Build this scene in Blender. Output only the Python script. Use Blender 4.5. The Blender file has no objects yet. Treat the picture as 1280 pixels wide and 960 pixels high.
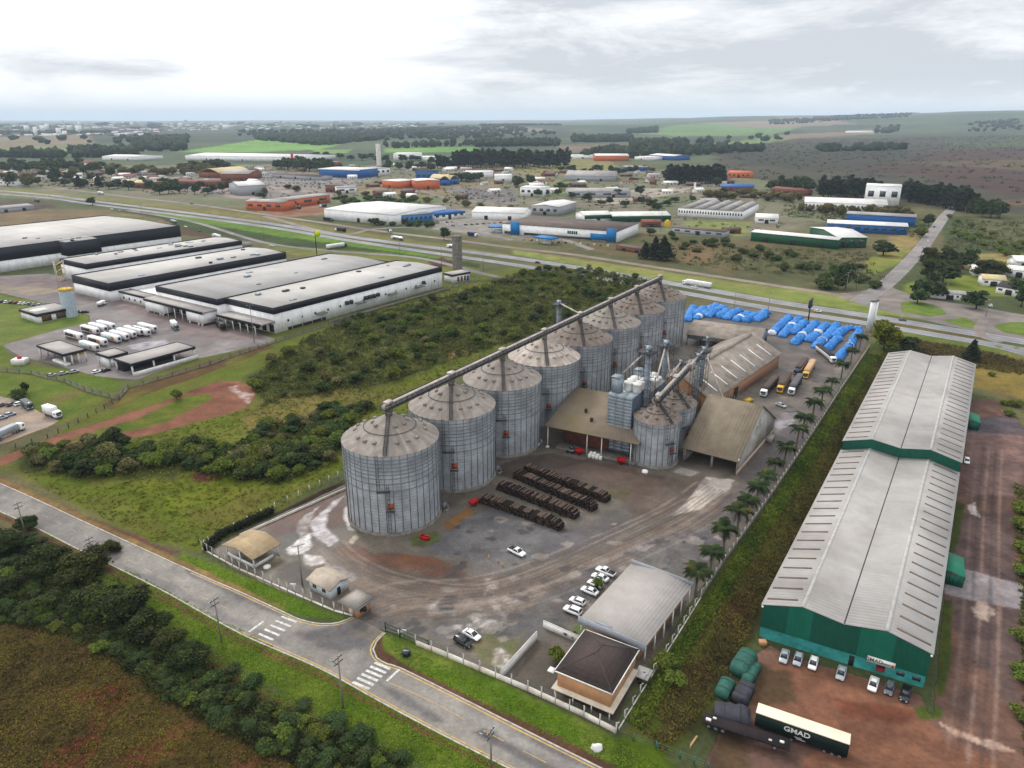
import bpy, bmesh, math, random
import numpy as np
from mathutils import Vector, Matrix
R = random.Random(7)
rng = np.random.default_rng(11)
SC = bpy.context.scene
COL = SC.collection
PI = math.pi
rad = math.radians
# ------------------------------------------------------------------ camera figures
FPX, PITCH, CAMH = 900.0, rad(20.25), 105.0
def G(px, py, z=0.0):
 """world point at height z seen at a pixel of the 1280x960 photograph"""
 a = (px - 640) / FPX; b = (480 - py) / FPX
 dy = math.cos(PITCH) + b * math.sin(PITCH); dz = -math.sin(PITCH) + b * math.cos(PITCH)
 t = (z - CAMH) / dz
 return (a * t, dy * t)
def GL(pts, z=0.0): return [G(x, y, z) for x, y in pts]
# ------------------------------------------------------------------ noise
def _hash(ix, iy, s):
 h = (ix.astype(np.int64) * 374761393 + iy.astype(np.int64) * 668265263 + s * 1442695041) & 0xFFFFFFFF
 h = ((h ^ (h >> 13)) * 1274126177) & 0xFFFFFFFF
 h = h ^ (h >> 16)
 return (h & 0xFFFFFF) / float(0xFFFFFF)
def vnoise(x, y, s=0):
 x = np.asarray(x, float); y = np.asarray(y, float)
 ix = np.floor(x); iy = np.floor(y); fx = x - ix; fy = y - iy
 fx = fx * fx * (3 - 2 * fx); fy = fy * fy * (3 - 2 * fy)
 a = _hash(ix, iy, s); b = _hash(ix + 1, iy, s); c = _hash(ix, iy + 1, s); d = _hash(ix + 1, iy + 1, s)
 return (a * (1 - fx) + b * fx) * (1 - fy) + (c * (1 - fx) + d * fx) * fy
def fbm(x, y, scale, s=0, oct=4):
 t = 0; amp = 1; tot = 0; f = 1.0 / scale
 for o in range(oct):
  t = t + amp * vnoise(np.asarray(x) * f + o * 17.3, np.asarray(y) * f - o * 9.1, s + o * 7)
  tot += amp; amp *= 0.55; f *= 2.07
 return t / tot
def sdist(px, py, poly):
 """signed distance to a polygon, positive inside"""
 d = np.full(px.shape, 1e18); ins = np.zeros(px.shape, bool)
 n = len(poly)
 for i in range(n):
  x0, y0 = poly[i]; x1, y1 = poly[(i + 1) % n]
  ex, ey = x1 - x0, y1 - y0; L2 = ex * ex + ey * ey + 1e-12
  t = np.clip(((px - x0) * ex + (py - y0) * ey) / L2, 0, 1)
  d = np.minimum(d, (px - x0 - t * ex) ** 2 + (py - y0 - t * ey) ** 2)
  c = ((y0 > py) != (y1 > py)) & (px < (x1 - x0) * (py - y0) / (y1 - y0 + 1e-12) + x0)
  ins ^= c
 d = np.sqrt(d)
 return np.where(ins, d, -d)
def ldist(px, py, line, w):
 d = np.full(px.shape, 1e18)
 for i in range(len(line) - 1):
  x0, y0 = line[i]; x1, y1 = line[i + 1]
  ex, ey = x1 - x0, y1 - y0; L2 = ex * ex + ey * ey + 1e-12
  t = np.clip(((px - x0) * ex + (py - y0) * ey) / L2, 0, 1)
  d = np.minimum(d, (px - x0 - t * ex) ** 2 + (py - y0 - t * ey) ** 2)
 return w * 0.5 - np.sqrt(d)
def sstep(a, b, x):
 t = np.clip((x - a) / (b - a + 1e-9), 0, 1); return t * t * (3 - 2 * t)
# ------------------------------------------------------------------ colour
def lin(c):
 c = c / 255.0
 return c / 12.92 if c <= 0.04045 else ((c + 0.055) / 1.055) ** 2.4
KALB = 0.92
def C(r, g, b, k=1.0):
 l = [lin(v) for v in (r, g, b)]; y = 0.25 * l[0] + 0.65 * l[1] + 0.1 * l[2]; f = KALB * k * (y / 0.6) ** 0.4
 return tuple(min(0.86, max(0.004, y + (v - y) * 1.12) * f) for v in l)
# ------------------------------------------------------------------ materials
MATS = {}
def nodes(name):
 m = bpy.data.materials.new(name); m.use_nodes = True
 nt = m.node_tree; b = nt.nodes['Principled BSDF']
 return m, nt, b
def NN(nt, t, **kw):
 n = nt.nodes.new(t)
 for k, v in kw.items():
  if k.startswith('i_'):
   key = k[2:]; n.inputs[int(key) if key.isdigit() else key].default_value = v
  else: setattr(n, k, v)
 return n
def ramp(nt, pts):
 n = nt.nodes.new('ShaderNodeValToRGB'); e = n.color_ramp.elements
 while len(e) < len(pts): e.new(0.5)
 for i, (p, c) in enumerate(pts):
  e[i].position = p; e[i].color = (c, c, c, 1) if not isinstance(c, tuple) else (*c, 1)
 return n
def MAT(name, col, rough=0.8, metal=0.0, var=0.18, vs=0.6, dirt=None, dirtamt=0.0, dscale=0.25, bump=0.0, stripes=None, spec=0.3):
 """plain weathered surface: base colour, two noises, dirt blotches, optional sheet ribs (axis, period, depth)"""
 if name in MATS: return MATS[name]
 m, nt, b = nodes(name); L = nt.links.new
 tc = NN(nt, 'ShaderNodeTexCoord'); oi = NN(nt, 'ShaderNodeObjectInfo')
 ofs = NN(nt, 'ShaderNodeVectorMath', operation='MULTIPLY_ADD'); ofs.inputs[1].default_value = (61, 47, 83); L(oi.outputs['Random'], ofs.inputs[0]); L(tc.outputs['Object'], ofs.inputs[2])
 n1 = NN(nt, 'ShaderNodeTexNoise'); n1.inputs['Scale'].default_value = vs; n1.inputs['Detail'].default_value = 6
 L(ofs.outputs[0], n1.inputs['Vector'])
 rp = ramp(nt, [(0.3, 1 - var), (0.7, 1 + var * 0.6)])
 L(n1.outputs['Fac'], rp.inputs['Fac'])
 mx = NN(nt, 'ShaderNodeMix', data_type='RGBA', blend_type='MULTIPLY'); mx.inputs[0].default_value = 1
 mx.inputs[6].default_value = (*col, 1); L(rp.outputs['Color'], mx.inputs[7])
 out = mx.outputs[2]
 if dirt:
  n2 = NN(nt, 'ShaderNodeTexNoise'); n2.inputs['Scale'].default_value = dscale; n2.inputs['Detail'].default_value = 8; n2.inputs['Roughness'].default_value = 0.7
  mp = NN(nt, 'ShaderNodeMapping'); mp.inputs['Location'].default_value = (7.1, 3.3, 1.7)
  L(ofs.outputs[0], mp.inputs['Vector']); L(mp.outputs['Vector'], n2.inputs['Vector'])
  r2 = ramp(nt, [(0.42, 0.0), (0.68, dirtamt)]); L(n2.outputs['Fac'], r2.inputs['Fac'])
  m2 = NN(nt, 'ShaderNodeMix', data_type='RGBA'); L(r2.outputs['Color'], m2.inputs[0]); L(out, m2.inputs[6]); m2.inputs[7].default_value = (*dirt, 1)
  out = m2.outputs[2]
 if stripes:
  ax, per, dep = stripes[:3]
  sx = NN(nt, 'ShaderNodeSeparateXYZ'); L(tc.outputs['Object'], sx.inputs[0])
  ma = NN(nt, 'ShaderNodeMath', operation='MULTIPLY'); ma.inputs[1].default_value = 2 * PI / per; L(sx.outputs[ax], ma.inputs[0])
  sn = NN(nt, 'ShaderNodeMath', operation='SINE'); L(ma.outputs[0], sn.inputs[0])
  bp = NN(nt, 'ShaderNodeBump'); bp.inputs['Strength'].default_value = 1.0; bp.inputs['Distance'].default_value = dep
  L(sn.outputs[0], bp.inputs['Height']); L(bp.outputs['Normal'], b.inputs['Normal'])
  # sheet-to-sheet tone differences
  dep = stripes[2]
  if len(stripes) == 3:
   fl = NN(nt, 'ShaderNodeMath', operation='DIVIDE'); fl.inputs[1].default_value = per * 5; L(sx.outputs[ax], fl.inputs[0])
   f2 = NN(nt, 'ShaderNodeMath', operation='FLOOR'); L(fl.outputs[0], f2.inputs[0])
   wn = NN(nt, 'ShaderNodeTexWhiteNoise', noise_dimensions='1D'); L(f2.outputs[0], wn.inputs['W'])
   r3 = ramp(nt, [(0.0, 0.95), (1.0, 1.03)]); L(wn.outputs['Value'], r3.inputs['Fac'])
   m3 = NN(nt, 'ShaderNodeMix', data_type='RGBA', blend_type='MULTIPLY'); m3.inputs[0].default_value = 1
   L(out, m3.inputs[6]); L(r3.outputs['Color'], m3.inputs[7]); out = m3.outputs[2]
 elif bump:
  bp = NN(nt, 'ShaderNodeBump'); bp.inputs['Strength'].default_value = 0.8; bp.inputs['Distance'].default_value = bump
  n3 = NN(nt, 'ShaderNodeTexNoise'); n3.inputs['Scale'].default_value = 3; n3.inputs['Detail'].default_value = 5; L(tc.outputs['Object'], n3.inputs['Vector'])
  L(n3.outputs['Fac'], bp.inputs['Height']); L(bp.outputs['Normal'], b.inputs['Normal'])
 L(out, b.inputs['Base Color'])
 b.inputs['Roughness'].default_value = rough; b.inputs['Metallic'].default_value = metal
 b.inputs['Specular IOR Level'].default_value = spec
 MATS[name] = m; return m
def ATTMAT(name, rough=0.95, detail=0.35, dsc=1.5, trans=0.0, objvar=0.0, edge=False, spec=0.15, bumpd=0.0):
 """colour from the mesh's 'Col' attribute times fine world noise; 'edge' cuts the sheet's ragged outline with its 'sd' attribute"""
 if name in MATS: return MATS[name]
 m, nt, b = nodes(name); L = nt.links.new
 at = NN(nt, 'ShaderNodeAttribute', attribute_name='Col')
 ge = NN(nt, 'ShaderNodeNewGeometry')
 out = at.outputs['Color']
 n1 = NN(nt, 'ShaderNodeTexNoise'); n1.inputs['Scale'].default_value = dsc; n1.inputs['Detail'].default_value = 7; n1.inputs['Roughness'].default_value = 0.65
 L(ge.outputs['Position'], n1.inputs['Vector'])
 if detail:
  rp = ramp(nt, [(0.28, 1 - detail), (0.72, 1 + detail)]); L(n1.outputs['Fac'], rp.inputs['Fac'])
  mx = NN(nt, 'ShaderNodeMix', data_type='RGBA', blend_type='MULTIPLY'); mx.inputs[0].default_value = 1
  L(out, mx.inputs[6]); L(rp.outputs['Color'], mx.inputs[7]); out = mx.outputs[2]
 if detail:
  for sc_, am in ((0.11, 0.16), (0.017, 0.14)):
   n4 = NN(nt, 'ShaderNodeTexNoise'); n4.inputs['Scale'].default_value = sc_; n4.inputs['Detail'].default_value = 5; L(ge.outputs['Position'], n4.inputs['Vector'])
   r4 = ramp(nt, [(0.3, 1 - am), (0.7, 1 + am)]); L(n4.outputs['Fac'], r4.inputs['Fac'])
   m4 = NN(nt, 'ShaderNodeMix', data_type='RGBA', blend_type='MULTIPLY'); m4.inputs[0].default_value = 1; L(out, m4.inputs[6]); L(r4.outputs['Color'], m4.inputs[7]); out = m4.outputs[2]
 if objvar:
  oi = NN(nt, 'ShaderNodeObjectInfo')
  hs = NN(nt, 'ShaderNodeHueSaturation')
  mr = NN(nt, 'ShaderNodeMapRange'); mr.inputs[3].default_value = 1 - objvar; mr.inputs[4].default_value = 1 + objvar
  mh = NN(nt, 'ShaderNodeMapRange'); mh.inputs[3].default_value = 0.475; mh.inputs[4].default_value = 0.515
  L(oi.outputs['Random'], mr.inputs[0]); L(mr.outputs[0], hs.inputs['Value']); L(oi.outputs['Random'], mh.inputs[0]); L(mh.outputs[0], hs.inputs['Hue'])
  L(out, hs.inputs['Color']); out = hs.outputs['Color']
 L(out, b.inputs['Base Color']); b.inputs['Roughness'].default_value = rough; b.inputs['Specular IOR Level'].default_value = spec
 if bumpd:
  bp = NN(nt, 'ShaderNodeBump'); bp.inputs['Strength'].default_value = 1; bp.inputs['Distance'].default_value = bumpd
  L(n1.outputs['Fac'], bp.inputs['Height']); L(bp.outputs['Normal'], b.inputs['Normal'])
 mo = nt.nodes['Material Output']
 if trans:
  tr = NN(nt, 'ShaderNodeBsdfTranslucent'); L(out, tr.inputs['Color'])
  ms = NN(nt, 'ShaderNodeMixShader'); ms.inputs[0].default_value = trans
  L(b.outputs[0], ms.inputs[1]); L(tr.outputs[0], ms.inputs[2]); L(ms.outputs[0], mo.inputs['Surface'])
 if edge:
  sd = NN(nt, 'ShaderNodeAttribute', attribute_name='sd')
  gt = NN(nt, 'ShaderNodeMapRange'); gt.inputs[1].default_value = -0.12; gt.inputs[2].default_value = 0.12
  L(sd.outputs['Fac'], gt.inputs[0])
  tp = NN(nt, 'ShaderNodeBsdfTransparent'); ms = NN(nt, 'ShaderNodeMixShader')
  L(gt.outputs[0], ms.inputs[0]); L(tp.outputs[0], ms.inputs[1]); L(b.outputs[0], ms.inputs[2]); L(ms.outputs[0], mo.inputs['Surface'])
 MATS[name] = m; return m
# ------------------------------------------------------------------ objects
def tag(o, label=None, cat=None, group=None, kind=None):
 if label: o['label'] = label
 if cat: o['category'] = cat
 if group: o['group'] = group
 if kind: o['kind'] = kind
 return o
def thing(name, label, cat, loc=(0, 0, 0), rot=0.0, group=None):
 o = bpy.data.objects.new(name, None); COL.objects.link(o)
 o.empty_display_size = 0.5
 o.location = (loc[0], loc[1], loc[2] if len(loc) > 2 else 0); o.rotation_euler = (0, 0, rot)
 return tag(o, label, cat, group)
KIDS = {}
def link(o, parent=None):
 COL.objects.link(o)
 if parent is not None:
  o.parent = parent; KIDS.setdefault(parent.name, []).append(o)
 return o
def dup(o, loc=None, rot=None, label=None, group=None, scale=None, parent=None):
 c = o.copy(); link(c, parent)
 if loc is not None: c.location = (loc[0], loc[1], loc[2] if len(loc) > 2 else 0)
 if rot is not None: c.rotation_euler = (0, 0, rot)
 if scale is not None: c.scale = scale if isinstance(scale, tuple) else (scale,) * 3
 if label: c['label'] = label
 if group: c['group'] = group
 for k in KIDS.get(o.name, []): dup(k, parent=c)
 return c
def rawmesh(name, v, f, mats, mi=None, smooth=False, col=None, sd=None):
 me = bpy.data.meshes.new(name)
 v = np.asarray(v, np.float32); me.vertices.add(len(v)); me.vertices.foreach_set('co', v.ravel())
 if isinstance(f, np.ndarray):
  k = f.shape[1]; n = len(f)
  me.loops.add(n * k); me.loops.foreach_set('vertex_index', f.astype(np.int32).ravel())
  me.polygons.add(n); me.polygons.foreach_set('loop_start', (np.arange(n) * k).astype(np.int32))
  try: me.polygons.foreach_set('loop_total', np.full(n, k, np.int32))
  except Exception: pass
 else:
  ln = [len(q) for q in f]; n = len(f)
  me.loops.add(sum(ln)); me.loops.foreach_set('vertex_index', np.array([i for q in f for i in q], np.int32))
  me.polygons.add(n); me.polygons.foreach_set('loop_start', np.concatenate([[0], np.cumsum(ln)[:-1]]).astype(np.int32))
  try: me.polygons.foreach_set('loop_total', np.array(ln, np.int32))
  except Exception: pass
 for m in (mats if isinstance(mats, (list, tuple)) else [mats]): me.materials.append(m)
 if mi is not None: me.polygons.foreach_set('material_index', np.asarray(mi, np.int32))
 if col is not None:
  a = me.attributes.new('Col', 'FLOAT_COLOR', 'POINT')
  cc = np.ones((len(v), 4), np.float32); cc[:, :3] = col; a.data.foreach_set('color', cc.ravel())
 if sd is not None:
  a = me.attributes.new('sd', 'FLOAT', 'POINT'); a.data.foreach_set('value', np.asarray(sd, np.float32))
 me.update(calc_edges=True); me.validate()
 if smooth: me.polygons.foreach_set('use_smooth', np.ones(len(me.polygons), bool))
 return me
class MB:
 """collects shapes, then builds them as ONE mesh object"""
 def __init__(s): s.v = []; s.f = []; s.m = []
 def add(s, vs, fs, mi=0):
  o = len(s.v); s.v += [tuple(p) for p in vs]
  for q in fs: s.f.append([i + o for i in q]); s.m.append(mi)
  return s
 def box(s, x0, y0, z0, x1, y1, z1, mi=0):
  x0, x1 = min(x0, x1), max(x0, x1); y0, y1 = min(y0, y1), max(y0, y1); z0, z1 = min(z0, z1), max(z0, z1)
  return s.add([(x0, y0, z0), (x1, y0, z0), (x1, y1, z0), (x0, y1, z0), (x0, y0, z1), (x1, y0, z1), (x1, y1, z1), (x0, y1, z1)],
                     [(0, 3, 2, 1), (4, 5, 6, 7), (0, 1, 5, 4), (1, 2, 6, 5), (2, 3, 7, 6), (3, 0, 4, 7)], mi)
 def bbox(s, x0, y0, z0, x1, y1, z1, b=0.08, mi=0):
  """box with bevelled vertical and top edges"""
  o = len(s.v); ring = lambda e, z: [(x0 + e + c, y0 + e, z) for c in ()]
  def loop(i, z): return [(x0 + b + i, y0 + i, z), (x1 - b - i, y0 + i, z), (x1 - i, y0 + b + i, z), (x1 - i, y1 - b - i, z), (x1 - b - i, y1 - i, z), (x0 + b + i, y1 - i, z), (x0 + i, y1 - b - i, z), (x0 + i, y0 + b + i, z)]
  rings = [loop(0, z0), loop(0, z1 - b), loop(b, z1)]
  return s.loft(rings, mi, cap0=True, cap1=True)
 def loft(s, rings, mi=0, cap0=False, cap1=False, closed=True):
  n = len(rings[0]); vs = [p for r in rings for p in r]; fs = []
  for k in range(len(rings) - 1):
   for i in range(n if closed else n - 1):
    j = (i + 1) % n; fs.append((k * n + i, k * n + j, (k + 1) * n + j, (k + 1) * n + i))
  if cap0: fs.append(tuple(reversed(range(n))))
  if cap1: fs.append(tuple((len(rings) - 1) * n + i for i in range(n)))
  return s.add(vs, fs, mi)
 def prism(s, poly, z0, z1, mi=0):
  return s.loft([[(x, y, z0) for x, y in poly], [(x, y, z1) for x, y in poly]], mi, True, True)
 def tube(s, p, q, r, n=6, mi=0, r2=None):
  p = Vector(p); q = Vector(q); d = (q - p)
  if d.length < 1e-6: return s
  d.normalize(); a = d.orthogonal().normalized(); b = d.cross(a); r2 = r if r2 is None else r2
  c = [(math.cos(2 * PI * i / n), math.sin(2 * PI * i / n)) for i in range(n)]
  return s.loft([[p + (a * x + b * y) * r for x, y in c], [q + (a * x + b * y) * r2 for x, y in c]], mi, True, True)
 def bar(s, p, q, w, h, mi=0):
  """rectangular beam between two points, width w horizontally, height h"""
  p = Vector(p); q = Vector(q); d = (q - p).normalized(); a = d.cross(Vector((0, 0, 1)))
  a = a.normalized() if a.length > 1e-5 else Vector((1, 0, 0)); b = a.cross(d).normalized()
  c = [(-w / 2, -h / 2), (w / 2, -h / 2), (w / 2, h / 2), (-w / 2, h / 2)]
  return s.loft([[p + a * x + b * y for x, y in c], [q + a * x + b * y for x, y in c]], mi, True, True)
 def lathe(s, cx, cy, prof, n=24, mi=0, cap0=False, cap1=False):
  return s.loft([[(cx + r * math.cos(2 * PI * i / n), cy + r * math.sin(2 * PI * i / n), z) for i in range(n)] for r, z in prof], mi, cap0, cap1)
 def mesh(s, name, mats, smooth=False): return rawmesh(name, s.v, s.f, mats, s.m, smooth)
 def obj(s, name, mats, parent=None, smooth=False, **kw):
  o = bpy.data.objects.new(name, s.mesh(name, mats, smooth)); link(o, parent)
  if kw: tag(o, **kw)
  return o
def text_obj(name, body, size, mat, parent, loc, rot, depth=0.02, align='CENTER', xs=1.0):
 cu = bpy.data.curves.new(name, 'FONT'); cu.body = body; cu.size = size; cu.extrude = depth; cu.align_x = align; cu.align_y = 'CENTER'; cu.offset = size * 0.018
 tmp = bpy.data.objects.new(name + '_curve', cu); COL.objects.link(tmp)
 dg = bpy.context.evaluated_depsgraph_get(); me = bpy.data.meshes.new_from_object(tmp.evaluated_get(dg))
 bpy.data.objects.remove(tmp); bpy.data.curves.remove(cu)
 me.materials.clear(); me.materials.append(mat)
 o = bpy.data.objects.new(name, me); link(o, parent); o.location = loc; o.rotation_euler = rot; o.scale = (xs, 1, 1)
 return o
# ================================================================== terrain
FENCE_R = [(18.8, 100.3), (42.7, 141.1), (110, 242), (176.6, 341.9), (196, 380)]
def hz(x, y):
 """ground height: flat works yard, a bank down to the green warehouse, hills far away"""
 x = np.asarray(x, float); y = np.asarray(y, float)
 xf = np.interp(y, [60, 100.3, 141.1, 242, 341.9, 380], [-8, 18.8, 42.7, 110, 176.6, 201])
 d = (x - xf) * 0.83
 z = -4.0 * sstep(2, 17, d) * (1 - sstep(318, 345, y + (x - 200) * 0.12)) * sstep(80, 104, y)
 r = np.hypot(x, y); sl = x / np.maximum(y, 1)
 far = sstep(2600, 11000, r)
 z = z + far * (12 + 215 * sstep(-0.15, 0.75, sl) * sstep(4000, 13000, r) + 62 * (fbm(x, y, 3800, 5, 3) - 0.5) * 2 * sstep(-1.2, 0.2, sl))
 z = z + sstep(1200, 2600, r) * 14 * (fbm(x, y, 900, 9, 3) - 0.5)
 return z
def hz1(x, y): return float(hz(np.array([x]), np.array([y]))[0])
def P(px, py, dz=0.0):
 """point ON the ground at a pixel (follows the bank)"""
 z = 0.0
 for _ in range(6):
  p = G(px, py, z); z = hz1(*p)
 p = G(px, py, z)
 return (p[0], p[1], z + dz)
def paint(x, y, col, layers):
 for L in layers:
  c1, c2, sc, poly, soft, amp, nsc, strength = L[:8]; seed = L[8] if len(L) > 8 else 3
  isl = isinstance(poly, tuple)            # (line, width)
  pts = np.array(poly[0] if isl else poly); mg = soft + amp + 1 + (poly[1] if isl else 0)
  k = (x > pts[:, 0].min() - mg) & (x < pts[:, 0].max() + mg) & (y > pts[:, 1].min() - mg) & (y < pts[:, 1].max() + mg)
  if not k.any(): continue
  xs, ys = x[k], y[k]
  d = ldist(xs, ys, poly[0], poly[1]) if isl else sdist(xs, ys, poly)
  if amp: d = d + amp * 2 * (fbm(xs, ys, nsc, seed, 4) - 0.5)
  a = (sstep(-soft, soft, d) * strength)[:, None]
  t = sstep(0.3, 0.7, fbm(xs, ys, sc, seed + 40, 4))[:, None]
  cc = np.array(c1) * (1 - t) + np.array(c2) * t
  col[k] = col[k] * (1 - a) + cc * a
 return col
def LY(c1, c2, sc, px, soft=2.0, amp=4.0, nsc=12.0, s=1.0, seed=3, z=0.0, line=None):
 pts = GL(px, z)
 return (C(*c1), C(*c2), sc, (pts, line) if line else pts, soft, amp, nsc, s, seed)
rows = np.concatenate([np.arange(1180, 260, -1.35), np.arange(260, 172, -1.0), np.geomspace(172 - 147.5, 151.2 - 147.5, 46) + 147.5])
cols = np.arange(-1010, 1011, 2.2)
a, b = np.meshgrid(cols / FPX, (480 - rows) / FPX)
dyy = math.cos(PITCH) + b * math.sin(PITCH); dzz = -math.sin(PITCH) + b * math.cos(PITCH)
tt = -CAMH / dzz
gx = (a * tt).ravel(); gy = (dyy * tt).ravel()
nr, nc = a.shape
gz = hz(gx, gy)
base1, base2 = np.array(C(96, 104, 68)), np.array(C(122, 114, 82))
t = sstep(0.35, 0.65, fbm(gx, gy, 160, 2, 5))[:, None]
gcol = base1 * (1 - t) + base2 * t
GR = (100, 122, 52); GR2 = (122, 138, 66); DK = (58, 66, 40); DIRT = (128, 88, 68); DIRT2 = (150, 112, 90)
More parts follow.
